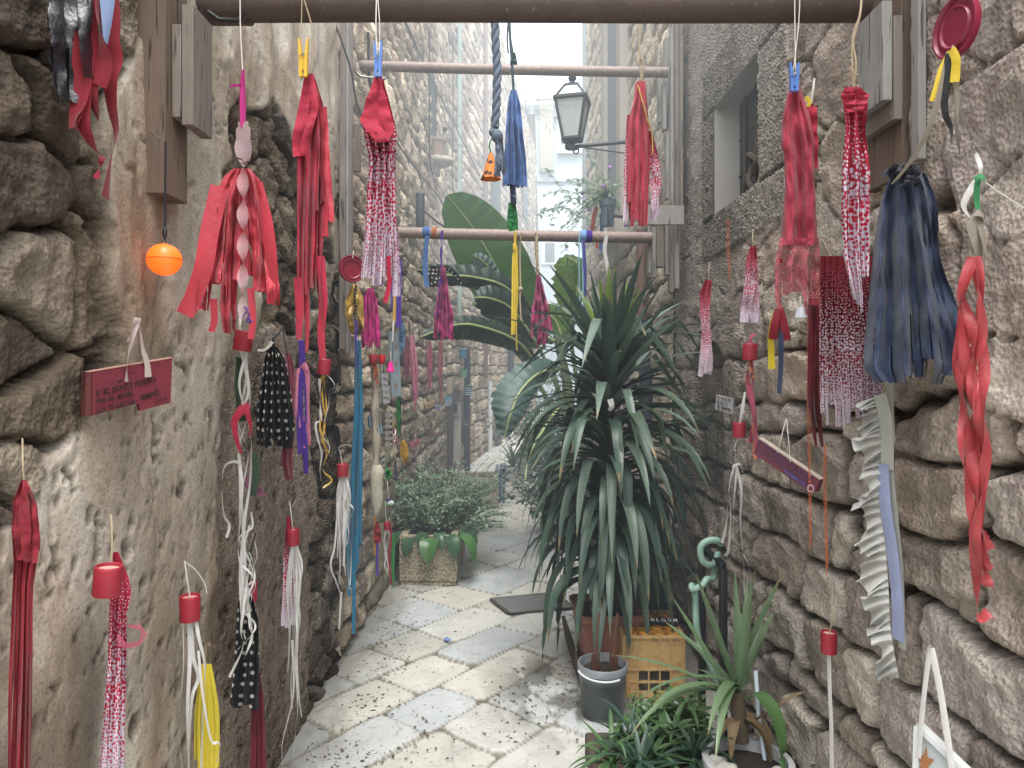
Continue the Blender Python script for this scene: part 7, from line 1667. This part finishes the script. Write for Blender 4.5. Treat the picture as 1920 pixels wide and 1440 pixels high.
# --- green hose and black rack
t = thing('metal_rack', 'black metal frame standing against the right wall with a green hose on it', 'rack', (.86, 3.05, 0)); M_bk2 = plain('black_metal', '#14171b', .5, .2, 20); mb = MB()
A_ = P(1316, 1030, 3.12); B_ = P(1356, 1038, 2.82); zt = A_.z
mb.box((A_.x, A_.y, zt/2), (.028, .028, zt), bev=.003); mb.box((B_.x, B_.y, zt/2), (.028, .028, zt), bev=.003); d_ = B_-A_; d_.z = 0
mb.box(((A_.x+B_.x)/2, (A_.y+B_.y)/2, zt+.010), (.026, d_.length, .026), Matrix.Rotation(math.atan2(-d_.x, d_.y), 3, 'Z'), bev=.003); mb.build('frame', M_bk2, t)
f = Frame(1330, 1050, 2.88, 0); t = T('garden_hose', 'pale green rubber hose looped over the black metal rack', 'hose', f); M_hose = plain('green_hose', '#7d9b8c', .5, .12, 20); mb = MB()
c = catm([(1352, 1020, 0), (1344, 1013, .02), (1328, 1014, .03), (1316, 1022, .03), (1313, 1036, .03), (1318, 1052, .03), (1330, 1060, .02), (1340, 1056, -.02), (1346, 1040, -.04), (1344, 1060, -.06), (1335, 1085, 0), (1325, 1086, .03), (1318, 1096, .04), (1300, 1106, .03), (1297, 1098, .0), (1303, 1110, -.03), (1305, 1160, 0), (1308, 1190, .0), (1316, 1220, .02), (1330, 1240, .04), (1340, 1270, .04), (1352, 1300, .03), (1360, 1315, .0)], 6)
mb.tube([f.pt(q[0], q[1], q[2]) for q in c], .0135, 10); mb.build('hose', M_hose, t)
# --- small yucca in white pot, foreground
Ys = 2.42; p0 = P(1385, 1330, Ys); pw = P(1418, 1405, 2.24)
t = pot((pw.x, pw.y+.08, .0), .135, .325, plain('white_plastic_pot', '#b5b9bb', .4, .06, 8, dirt='#8b8b84'), 'white round plastic pot with stones at the bottom of the picture, holding the small yucca', taper=.8)
pc = Vector((pw.x, pw.y+.08, .29))
for k, (dx, dy, rr) in enumerate(((-.085, -.055, .042), (-.03, -.09, .036), (-.10, .0, .03), (.03, -.10, .028), (.07, -.06, .025))):
    mb = MB(); mb.ball((pc.x+dx, pc.y+dy, .312), rr, 10, (1, .85, .7)); o = mb.build('white_stone', plain('limestone_pebble', '#a5a49c', .9, .15, 25, bump=.8), None)
    for v in o.data.vertices: v.co += (v.co-Vector((pc.x+dx, pc.y+dy, .312)))*mnoise.noise(v.co*30)*.5
    o.name = 'pebble'; tag(o, ['largest pale pebble in the white pot', 'second pale pebble in the white pot, at its front rim', 'pale pebble at the left rim inside the white pot', 'small pale pebble at the front of the white pot, right of the centre', 'smallest pale pebble at the right of the white pot'][k], 'pebble')
t = thing('small_yucca', 'smaller light green yucca with long pointed leaves in the white pot, foreground', 'yucca', (p0.x, p0.y, .36))
MB().tube([(p0.x+.005, p0.y, .33), (p0.x, p0.y, .42), (p0.x-.003, p0.y, .50)], [.03, .026, .024], 12).build('trunk', M_trunk, t)
mb = MB(); b0 = Vector((p0.x-.003, p0.y, .50)); R = random.Random(41)
# measured leaf tips (photo column,row, depth shift, droop)
tips = [(1155, 1208, -.10, .18), (1218, 1305, -.25, .35), (1168, 1335, -.15, .45), (1180, 1352, -.3, .5), (1268, 1100, .1, .05), (1250, 1170, .25, .12), (1313, 1083, -.05, .04), (1322, 1125, .1, .03), (1372, 1060, .1, 0), (1398, 1080, .2, 0), (1420, 1050, .0, 0), (1430, 1120, .15, 0), (1478, 1085, .0, .05), (1405, 1100, -.1, .02), (1322, 1385, -.35, .5), (1340, 1440, -.4, .6), (1290, 1240, .3, .2), (1450, 1150, .35, .1)]
for i, (px, py, dy, dr) in enumerate(tips):
    tv = P(px, py, Ys+dy); dd = tv-b0; L = dd.length; d0 = dd.normalized()+Vector((0, 0, dr*.95)); leaf_blade(mb, b0+Vector((R.uniform(-.015, .015), R.uniform(-.01, .01), R.uniform(-.04, .03))), d0, (0, -1, .2), L*1.03, R.uniform(.028, .042), dr*.55, .32, seg=12, twist=R.uniform(-.4, .4))
mesh_from('leaves', mb.v, mb.f, M_yucl, t, True, mb.uv)
mb = MB()
leaf_blade(mb, b0+Vector((.02, -.02, -.02)), (.25, -.5, .55), (0, -1, 0), .34, .06, 1.5, .3, seg=12); mesh_from('bent_leaf', mb.v, mb.f, M_yucn if False else leaf_mat('mid_green_leaf', '#3f6135', '#668854', .4, .2), t, True, mb.uv)
mb = MB()
for k in range(9): a = R.uniform(-2.6, .2); leaf_blade(mb, b0+Vector((0, 0, -.10)), (math.cos(a), math.sin(a)*.6, R.uniform(-.1, .4)), (0, 0, 1), R.uniform(.16, .3), .035, 1.6, .4, seg=8, twist=R.uniform(-1.5, 1.5))
mb.tube([b0+Vector((.03, 0, -.12)), P(1490, 1303, 2.3), P(1508, 1298, 2.3)], .004, 5)
mesh_from('dry_leaves', mb.v, mb.f, M_dry, t, True, mb.uv)
t = thing('white_tube', 'thin white plastic tube stuck in the white pot behind the small yucca', 'tube', P(1430, 1420, 2.35)); MB().tube([P(1417, 1258, 2.42), P(1422, 1340, 2.40), P(1434, 1425, 2.37)], .0075, 12).build('tube', plain('white_pvc2', '#b6c2cc', .35, .04, 8), t)
# --- foreground spiky succulents and shrub
def rosette(x, y, z, n, L, w_, mat, lab, seed, group='spiky green succulents in the foreground'):
    R = random.Random(seed); t = thing('spiky_succulent', lab, 'succulent', (x, y, 0), group); mb = MB()
    mb.tube([(x, y, 0), (x+.01, y, z*.6), (x, y, z)], .010, 7)
    for k in range(n):
        a = k*2.4+R.uniform(-.2, .2); el = R.uniform(-.15, 1.2); leaf_blade(mb, (x, y, z+R.uniform(-.05, .03)), (math.cos(a)*math.cos(el), math.sin(a)*math.cos(el), math.sin(el)), (0, 0, 1), L*R.uniform(.6, 1.05), w_, R.uniform(.1, .5), .5, seg=7, cross=3)
    mesh_from('leaves', mb.v, mb.f, mat, t, True, mb.uv)
M_su = leaf_mat('succulent_leaf', '#35502f', '#5f7f52', .45, .15); M_sud = leaf_mat('dark_succulent_leaf', '#233a2f', '#3f5a48', .45, .12)
spots = [(1180, 1385, 2.50, 'leftmost spiky succulent in the foreground, bright centre'), (1225, 1425, 2.40, 'spiky succulent at the bottom edge, second from the left'), (1262, 1380, 2.52, 'spiky succulent left of the bent yucca leaf, third from the left'), (1300, 1420, 2.38, 'spiky succulent just left of the white pot'), (1240, 1345, 2.65, 'spiky succulent under the amber crate corner'), (1148, 1420, 2.42, 'dark spiky succulent at the lower left of the group'), (1200, 1440, 2.32, 'lowest spiky succulent at the bottom edge'), (1290, 1350, 2.62, 'spiky succulent behind the small yucca stem')]
for i, (px, py, Y, lab) in enumerate(spots): q = P(px, py, Y); rosette(q.x, q.y, max(.10, q.z), 26, .20, .020, M_su if i % 3 else M_sud, lab, 300+i)
t = thing('low_shrub', 'low shrub with small round fleshy leaves by the foot of the amber crate', 'shrub', P(1210, 1330, 2.9)); mb = MB(); R = random.Random(55)
for k in range(70):
    px = R.uniform(1175, 1330); py = R.uniform(1310, 1400); q = P(px, py, R.uniform(2.65, 2.95)); q.z = max(q.z, .03); root = Vector((q.x+R.uniform(-.05, .05), q.y+.05, 0)); mb.tube([root, (root+q)/2+Vector((.01, 0, .02)), q], .003, 4)
    for j in range(9): leaf_blade(mb, q+Vector((R.uniform(-.02, .02), R.uniform(-.02, .02), R.uniform(-.03, .03))), (R.uniform(-1, 1), R.uniform(-1, 1), R.uniform(-.1, 1)), (0, 0, 1), R.uniform(.02, .035), R.uniform(.014, .022), .2, seg=3, shape='oval', cross=3)
mesh_from('foliage', mb.v, mb.f, leaf_mat('fleshy_leaf', '#2f4a2c', '#56743f', .35, .1, False), t, True, mb.uv)
t = thing('planting_trough', 'long dark trough of soil hidden under the foreground succulents', 'trough', (.50, 2.55, 0)); MB().box((.56, 2.62, .05), (.52, .62, .10), bev=.01).build('trough_body', plain('dark_clay', '#4b4038', .9, .2, 10), t)
# --- black object behind yucca
t = thing('dark_cloth_bag', 'dark navy bag standing behind the tall yucca against the right wall', 'bag', (.80, 4.35, 0)); mb = MB(); mb.lathe([(.001, 0), (.12, 0), (.15, .08), (.15, .45), (.12, .62), (.07, .72), (.09, .80), (.001, .78)], (.80, 4.35, 0), 24); o = mb.build('bag', M_navy, t)
for v in o.data.vertices: v.co += Vector((1, 1, .3))*mnoise.noise(v.co*9)*.035
# --- planter 1 on the left
def stonebox(x, y0, w_, d_, h, lab):
    t = thing('stone_planter', lab, 'planter', (x+w_/2, y0+d_/2, 0)); m = NT('washed_aggregate'); v = m.coord('Object'); vo = m.new('ShaderNodeTexVoronoi'); vo.inputs['Scale'].default_value = 70; m.link(v, vo.inputs['Vector'])
    k = m.ramp(vo.outputs['Distance'], [(.0, hexc('#c5bda8')), (.45, hexc('#a39a85')), (.75, hexc('#6f6755'))]); k = m.mix(m.math('MULTIPLY', m.noise(v, 4, 5), .4), k, hexc('#8b836f')); m.col(k).set(Roughness=.9); m.bump(m.math('SUBTRACT', 1, vo.outputs['Distance']), .8, .008)
    mb = MB(); e = .05; mb.box((x+w_/2, y0+e/2, h/2+.02), (w_, e, h-.02), bev=.006); mb.box((x+w_/2, y0+d_-e/2, h/2+.02), (w_, e, h-.02), bev=.006); mb.box((x+e/2, y0+d_/2, h/2+.02), (e, d_-2*e-.002, h-.024), bev=.004); mb.box((x+w_-e/2, y0+d_/2, h/2+.02), (e, d_-2*e-.002, h-.024), bev=.004); mb.box((x+w_/2, y0+d_/2, .012), (w_-.02, d_-.02, .03), bev=.004)
    mb.build('planter_walls', m.m, t, sharp=20); mb = MB(); mb.box((x+w_/2, y0+d_/2, h-.06), (w_-.1, d_-.1, .04)); mb.build('soil', M_soil, t); return t
stonebox(-.83, 5.22, .425, .95, .355, 'pale pebble washed concrete planter overflowing with leaves, nearer one on the left')
stonebox(-.72, 8.05, .56, .55, .34, 'second concrete planter further along the left wall in front of the blue crates')
M_stemg = plain('green_stem', '#4c5c42', .8, .2, 20)
def bush(name, lab, x0, x1, y0, y1, z0, hh, n, seed, mat, lw=.022, ll=.05, spread=.35, dens=11):
    R = random.Random(seed); t = thing(name, lab, 'bush', ((x0+x1)/2, (y0+y1)/2, z0)); mb = MB(); st_ = MB()
    for k in range(n):
        b = Vector((R.uniform(x0, x1), R.uniform(y0, y1), z0)); out = Vector(((b.x-(x0+x1)/2)/((x1-x0)/2)*spread+R.uniform(-.2, .3), R.uniform(-.35, .2), 1)).normalized(); pts = [b]; L = hh*R.uniform(.5, 1.05); d = out
        for j in range(8): pts.append(pts[-1]+d*L/8); d = (d+Vector((d.x*.12+R.uniform(-.1, .1), R.uniform(-.1, .1), -.10))).normalized()
        st_.tube(pts, .0028, 4)
        for j in range(2, 9):
            for m_ in range(max(1, dens//4)):
                a = R.uniform(0, 6.28); leaf_blade(mb, pts[j]+Vector((0, 0, R.uniform(-.01, .02))), (math.cos(a), math.sin(a), R.uniform(-.1, .7)), (0, 0, 1), ll*R.uniform(.6, 1.2), lw*R.uniform(.7, 1.2), .5, seg=3, shape='oval', cross=3)
    mesh_from('foliage', mb.v, mb.f, mat, t, True, mb.uv); st_.build('stems', M_stemg, t); return t
bush('sage_bush', 'bushy grey green herb growing over the nearer concrete planter', -.80, -.42, 5.4, 6.1, .30, .48, 150, 61, M_leafg, spread=.32, dens=16)
bush('sage_bush', 'taller grey green herb behind the planter, in front of the doorway', -.82, -.50, 6.5, 7.4, .0, .78, 110, 62, M_leafg, spread=.45)
bush('sage_bush', 'trailing herb spilling over the right side of the nearer planter', -.44, -.34, 5.5, 6.0, .28, .36, 46, 63, M_leafg, spread=1.2)
# big leaves over the planter rim
R = random.Random(71); t = thing('broad_leaf_plant', 'low plant with broad glossy green leaves hanging over the front of the nearer planter', 'plant', (-.6, 5.3, .3)); mb = MB(); mb2 = MB()
for (x, y, dx, dy, dz, L, W_, tgt) in ((-.60, 5.26, -.02, -.55, .35, .27, .13, 1), (-.76, 5.28, -.7, -.3, .45, .22, .09, 0), (-.72, 5.28, -.25, -.6, .5, .22, .10, 0), (-.68, 5.3, -.5, -.5, .6, .26, .09, 0), (-.50, 5.28, .3, -.5, .55, .28, .11, 0), (-.44, 5.30, .7, -.4, .5, .32, .12, 1), (-.46, 5.36, .9, -.2, .5, .34, .13, 0), (-.56, 5.3, .15, -.45, .8, .24, .09, 0), (-.62, 5.3, -.2, -.45, .9, .22, .09, 0), (-.78, 5.4, -.6, -.5, .7, .24, .08, 0), (-.44, 5.5, .8, -.3, .8, .30, .11, 0), (-.64, 5.28, .3, -.5, .3, .18, .08, 0), (-.52, 5.3, -.3, -.5, .5, .18, .08, 0)):
    leaf_blade(mb2 if tgt else mb, (x, y, .33), (dx, dy, dz), (0, 0, 1), L, W_, 1.1, .22, seg=10, shape='oval', cross=7)
mesh_from('leaves', mb.v, mb.f, leaf_mat('glossy_dark_leaf', '#2e4c38', '#4a6b4e', .3, .2, False), t, True, mb.uv); mesh_from('light_leaves', mb2.v, mb2.f, leaf_mat('glossy_light_leaf', '#3a6433', '#568248', .3, .25, False), t, True, mb2.uv)
t = thing('blue_tag', 'small pale blue plastic card stuck in the herb bush', 'card', P(882, 933, 6.3)); f = Frame(882, 933, 6.3, 0); quadboard('card', f, [(871, 935), (879, 926), (888, 938), (878, 944)], .003, plain('pale_blue_card', '#6f9dc4', .4, .05, 10), t)
# folded blue crates
t = thing('folded_crates', 'flat blue and grey folded crates leaning behind the second planter', 'crates', (-.1, 8.75, 0))
for i, (x, y, m) in enumerate(((-.195, 8.62, plain('grey_plastic', '#5b646b', .5, .1, 10)), (-.145, 8.66, plain('blue_plastic_crate', '#2b3f7a', .45, .1, 10)), (-.100, 8.70, plain('slate_blue_plastic', '#46607c', .5, .1, 10)))):
    MB().box((x, y, .20+i*.004), (.036, .5, .40), Matrix.Rotation(.06, 3, 'Y'), bev=.006).build('folded_crate', m, t, sharp=20)
# white square pot with spiky plant at the end
q = P(962, 902, 10.0); t = squarepot(q.x, 10.1, .002, .24, .20, plain('white_square_pot', '#b9bdbd', .5, .06, 8), 'white square pot with a spiky plant at the end of the alley')
R = random.Random(81); t = thing('potted_spiky_plant', 'spiky plant growing in the white square pot at the end of the alley', 'plant', (q.x, 10.1, .2)); mb = MB()
for k in range(30): a = k*2.4; el = R.uniform(.5, 1.4); leaf_blade(mb, (q.x, 10.1, .19), (math.cos(a)*math.cos(el), math.sin(a)*math.cos(el), math.sin(el)), (0, 0, 1), R.uniform(.3, .6), .03, .35, .3, seg=7, cross=3)
mesh_from('leaves', mb.v, mb.f, M_su, t, True, mb.uv)
# dark shrubs at the corner behind the yucca
for i, (x0, x1, y0, y1, hh, n, lab) in enumerate(((.42, .95, 8.6, 9.5, 1.5, 120, 'dark leafy shrub at the far right corner behind the yucca, largest'), (.35, .9, 6.2, 7.2, .9, 80, 'dark low shrub on the right side half way along the alley'), (.55, 1.4, 10.3, 11.2, 1.7, 90, 'dark shrub beyond the right corner'))):
    bush('dark_shrub', lab, x0, x1, y0, y1, .0, hh, n, 500+i, leaf_mat('dark_shrub_leaf_%d' % i, '#24382c', '#46604a', .5, .15, False), .05, .11, spread=.25)
# --- banana plant
t = thing('banana_plant', 'banana plant with huge arching leaves behind the tall yucca', 'banana plant', (.62, 6.6, 0))
Ybn = 6.4; stem = [Vector((.60, 6.6, 0)), Vector((.56, 6.55, .8)), Vector((.50, 6.5, 1.5)), Vector((.40, 6.45, 1.9))]; MB().tube(stem, [.07, .06, .045, .03], 12).build('stem', plain('banana_stem', '#5c6b48', .6, .2, 8), t)
def bleaf(mid, wl_, wr_, Y, mat, nm='leaf', d0=None, rag=.0, seed=1, arch=.15):
    """leaf from photo midrib points and half widths in px"""
    R = random.Random(seed); c = catm([(p[0], p[1], (p[2] if len(p) > 2 else 0)) for p in mid], 10); n = len(c); v = []; f = []; uv = []; K = 9
    W = [P(q[0], q[1], Y+q[2]) for q in c]
    for i in range(n):
        t_ = i/(n-1); T_ = (W[min(n-1, i+1)]-W[max(0, i-1)]).normalized(); sd = T_.cross(Vector((0, -1, 0))); sd = sd.normalized() if sd.length > .1 else Vector((1, 0, 0)); nn = T_.cross(sd).normalized()
        prof = min(1, (math.sin(PI*min(1, .02+t_*.98))**.55)) if t_ < .999 else 0.02
        for k in range(K):
            q = k/(K-1)*2-1; ww = (wl_ if q < 0 else wr_)*Y/F*prof*(1+rag*R.uniform(-1, 1)*(abs(q) > .9)); u = q*ww
            v.append(W[i]+sd*u+nn*(abs(q)**1.5*ww*arch)+nn*.006*math.sin(i*1.9)*abs(q)*3); uv.append((q*.5+.5+.0, t_*4))
    for i in range(n-1):
        for k in range(K-1): a = i*K+k; f.append((a, a+1, a+1+K, a+K))
    o = mesh_from(nm, v, f, mat, t, True, uv=uv); m2 = MB(); m2.tube(W, [.012*(1-.8*i/(n-1))+.003 for i in range(n)], 6); m2.build('midrib', M_midrib, o); return o
M_midrib = plain('pale_midrib', '#8a9a68', .5, .1, 10)
def banm(nm, c1, c2, tr_):
    t_ = NT(nm); uv = t_.new('ShaderNodeUVMap'); uv.uv_map = 'UVMap'; sx = t_.new('ShaderNodeSeparateXYZ'); t_.link(uv.outputs[0], sx.inputs[0])
    ab = t_.math('ABSOLUTE', t_.math('SUBTRACT', sx.outputs['X'], .5)); w_ = t_.math('ADD', t_.math('MULTIPLY', sx.outputs['Y'], 130), t_.math('MULTIPLY', ab, 60)); si = t_.math('SINE', w_)
    n = t_.noise(t_.coord('Object'), 3, 4); k = t_.mix(n, hexc(c1), hexc(c2)); k = t_.mix(t_.math('MULTIPLY', t_.math('ADD', si, 1), .14), k, tuple(x*.4 for x in hexc(c1)))
    t_.col(k).set(Roughness=.38); t_.bump(si, .25, .004); tr = t_.new('ShaderNodeBsdfTranslucent'); t_.link(t_.mix(.5, k, tuple(min(1, x*1.8) for x in hexc(c2))), tr.inputs['Color']); mx = t_.new('ShaderNodeMixShader'); mx.inputs[0].default_value = tr_
    t_.link(t_.b.outputs[0], mx.inputs[1]); t_.link(tr.outputs[0], mx.inputs[2]); t_.link(mx.outputs[0], t_.out.inputs[0]); return t_.m
B1 = banm('big_banana_leaf', '#2f5230', '#4f7a3a', .4); B2 = banm('shaded_banana_leaf', '#202e2b', '#33483d', .12); B3 = banm('silvery_banana_leaf', '#5b7573', '#88a19d', .15); B5 = banm('dull_blue_banana_leaf', '#3d5652', '#5c7670', .15); B4 = banm('yellow_green_banana_leaf', '#416b2e', '#719541', .5)
bleaf([(1010, 650, 0), (975, 590, -.1), (930, 500, -.3), (885, 425, -.5), (838, 366, -.7)], 60, 62, Ybn, B1, seed=1)
bleaf([(1068, 620, .3), (1066, 560, .2), (1064, 500, .1), (1062, 478, 0)], 28, 26, Ybn+.2, B4, rag=.2, seed=2)
bleaf([(1062, 640, .2), (1080, 560, 0), (1085, 500, -.1), (1058, 478, -.1)], 10, 14, Ybn+.3, B4, rag=.2, seed=3)
bleaf([(1000, 600, 0), (950, 540, -.3), (890, 520, -.5), (835, 515, -.7), (782, 505, -.9)], 18, 22, Ybn-.2, B2, seed=4, arch=.5, rag=.1)
bleaf([(955, 560, 0), (925, 515, -.2), (905, 490, -.3), (885, 478, -.4)], 24, 14, Ybn-.15, B3, seed=5)
bleaf([(1005, 640, 0), (960, 580, -.2), (920, 560, -.4), (890, 558, -.5)], 34, 26, Ybn-.3, B2, seed=6, arch=.4)
bleaf([(1010, 690, 0), (970, 640, -.3), (900, 612, -.6), (850, 610, -.8), (788, 632, -.9)], 26, 16, Ybn-.4, B2, seed=7, arch=.6)
bleaf([(960, 640, 0), (930, 590, -.2), (900, 572, -.4), (885, 570, -.5)], 7, 9, Ybn-.2, B3, seed=8, rag=.2)
bleaf([(1050, 690, 0), (1008, 702, -.3), (975, 735, -.5), (958, 775, -.6), (946, 820, -.6)], 26, 40, Ybn-.6, B5, seed=9, arch=.45, rag=.10)
bleaf([(1040, 640, 0), (1005, 620, .1), (975, 610, 0), (925, 602, -.2)], 22, 10, Ybn, B2, seed=10)
bleaf([(1060, 660, 0), (1040, 600, 0), (1000, 585, -.1), (960, 600, -.2)], 14, 20, Ybn+.1, B4, seed=11, rag=.2)
bleaf([(1050, 760, 0), (1010, 820, -.4), (990, 860, -.5), (985, 900, -.6)], 22, 20, Ybn-1.0, B2, seed=12)
mb = MB(); 
for pts in ([(1085, 860), (1060, 760), (1010, 650)], [(1085, 860), (1055, 800), (1000, 700), (950, 640), (915, 600)], [(1090, 860), (1085, 740), (1068, 620)], [(1090, 880), (1060, 790), (1040, 700)]): mb.tube([P(x, y, Ybn-.1) for x, y in pts], [.028, .022, .015, .013, .010][:len(pts)], 8)
mb.build('leaf_stalks', plain('banana_stalk', '#55694a', .5, .15, 8), t)
# --- drain grate, litter
t = thing('drain_grate', 'rectangular steel drain grate set in the paving in the middle of the alley', 'grate', (-.02, 4.85, .012)); mb = MB(); g0 = P(960, 1132, 1); 
cor = []
for (px, py) in ((920, 1124), (955, 1149), (1075, 1138), (1040, 1112)): Yg = F*(H-.014)/(py-HY); cor.append(Vector(((px-CX)/F*Yg, Yg, .014)))
a0, a1, a2, a3 = cor
for i in range(26): u = i/25; mb.tube([a0.lerp(a1, u), a3.lerp(a2, u)], .0042, 4)
for i in range(34): u = i/33; mb.tube([a0.lerp(a3, u), a1.lerp(a2, u)], .0042, 4)
for p_, q_ in ((a0, a1), (a1, a2), (a2, a3), (a3, a0)): mb.tube([p_, q_], .011, 6)
mb.build('bars', plain('galvanised_steel', '#5e5f5f', .5, .2, 30, metal=.5), t); mb = MB(); mb.add([c_-Vector((0, 0, .004)) for c_ in cor], [(0, 1, 2, 3)]); mb.build('pit', plain('dark_pit', '#1d1c1a', .9, .2, 10), t, smooth=False)
# leaf litter: dark crumbs gathered along walls and joints
R = random.Random(99); mb = MB(); cl = [(-.72, 3.9, .12, 160), (-.70, 3.3, .14, 200), (-.75, 2.9, .12, 200), (-.78, 2.5, .10, 170), (-.55, 3.05, .1, 80), (-.60, 5.05, .14, 140), (.25, 3.55, .16, 260), (.10, 3.35, .18, 170), (.38, 3.75, .12, 120), (-.70, 4.4, .1, 120), (.0, 3.0, .5, 50), (-.1, 4.2, .5, 40), (-.2, 2.5, .5, 30)]
for (x, y, s_, n) in cl:
    for k in range(int(n*.55)):
        p = Vector((R.gauss(x, s_), R.gauss(y, s_*1.3), .004)); 
        if p.x < -.86 or p.x > .9: continue
        a = R.uniform(0, 6.28); L = R.uniform(.004, .013); w_ = L*R.uniform(.25, .8); h_ = R.uniform(.001, .006); u = Vector((math.cos(a), math.sin(a), 0)); n_ = Vector((-u.y, u.x, 0))
        mb.add([p-u*L, p+n_*w_+Vector((0, 0, h_)), p+u*L, p-n_*w_+Vector((0, 0, h_*.5))], [(0, 1, 2), (0, 2, 3)])
tag(mesh_from('leaf_litter', mb.v, mb.f, plain('dry_crumbs', '#574c3e', .95, .4, 50)), 'dark dry leaf crumbs and soil scattered over the pale paving', 'leaf litter', kind='stuff')
t = thing('litter_scrap', 'tiny crumpled blue scrap lying on the paving in the middle', 'litter', (-.33, 3.95, .01)); q = P(838, 1202, F*1.59/(1202-HY)); mb = MB(); mb.ball((q.x, q.y, .016), .02, 6, (1, .8, .5)); o = mb.build('scrap', plain('blue_foil', '#6d86b5', .4, .2, 30), t)
for v in o.data.vertices: v.co += Vector((R.uniform(-1, 1), R.uniform(-1, 1), R.uniform(-.4, 1)))*.006
# ================================================================== FAR END
M_wh = plain('white_render', '#8d989e', .85, .06, 2, bump=.3)
t = thing('white_building', 'white rendered house closing the far end of the alley', 'building', (3, 28, 0))
mb = MB(); mb.box((5.2, 29, 6.0), (9.6, 2, 12.0)); mb.build('facade', M_wh, t, smooth=False)
q0 = P(1010, 186, 28); mb = MB(); mb.box((q0.x+.3, 27.9, q0.z-1.2), (.55, .25, 3.4), bev=.02); mb.build('stone_quoin', plain('cream_stone', '#8a8578', .9, .1, 3), t)
def bxp(nm, px0, px1, y0, y1, Y, th, mat, par): a = P(px0, y0, Y); b = P(px1, y1, Y); return MB().box(((a.x+b.x)/2, Y, (a.z+b.z)/2), (abs(b.x-a.x), th, abs(a.z-b.z)), bev=.01).build(nm, mat, par, sharp=20)
w_ = bxp('window', 1015, 1042, 452, 496, 27.97, .06, plain('white_frame', '#a9b0b3', .5, .03, 4), t); bxp('window_pane', 1022, 1040, 455, 490, 27.92, .05, plain('grey_glass', '#4a5357', .2, .1, 2), w_)
bxp('string_course', 1005, 1092, 339, 342, 27.96, .1, plain('grey_ledge', '#5f6567', .7, .08, 4), t); bxp('ledge', 1045, 1092, 287, 290, 27.94, .3, M_steel, t); bxp('ledge', 1032, 1046, 218, 221, 27.94, .3, M_steel, t); bxp('roof_edge', 1005, 1092, 184, 188, 27.9, .3, plain('pale_cap', '#94958f', .7, .05, 4), t)
# palm crown over the roofs
t = thing('palm_tree', 'palm crown showing above the roof edge at the far end', 'palm', P(996, 212, 25)); c = P(996, 216, 25); mb = MB(); R = random.Random(3)
for k in range(26):
    a = R.uniform(0, 6.28); el = R.uniform(-.3, 1.2); d = Vector((math.cos(a)*math.cos(el), .4*math.sin(a), math.sin(el))).normalized(); p = c.copy(); L = .95
    for j in range(10):
        p2 = p+d*L/10
        for sgn in (-1, 1): leaf_blade(mb, p2, Vector((d.z*sgn*.8+d.x, 0, -d.x*sgn*.8+d.z*.6)), (0, -1, 0), .30, .045, .3, .1, seg=2, cross=3)
        d = (d+Vector((0, 0, -.13))).normalized(); p = p2
mesh_from('crown', mb.v, mb.f, leaf_mat('palm_leaf', '#22361e', '#3a5433', .5, .3, False), t, True, mb.uv); MB().tube([Vector((c.x, 25, 0)), Vector((c.x+.1, 25, c.z*.5)), c], [.22, .18, .14], 10).build('trunk', M_trunk, t)
# bench-like slab / threshold stone at the end right
t = thing('stone_step', 'low pale stone step at the far end behind the yucca leaves', 'step', (.95, 11.9, 0)); MB().box((1.15, 12.2, .12), (1.5, .5, .24), bev=.02).build('step', plain('pale_step', '#a9a79e', .9, .1, 4), t, sharp=20)
# end wall segment closing the bend on the right
rf = block_wall('stone_wall', 2.6, 9.9, 24.0, 7.5, PALG, '#5a5046', .36, .21, 45, 1, step=.008, bulge=.04, depth=.04, rough=.04, dir_=.02)
tag(rf, 'far right stone wall beyond the corner, mostly hidden by plants', 'wall'); core(rf, 2.7, 3.1, 9.9, 24, 7.45)
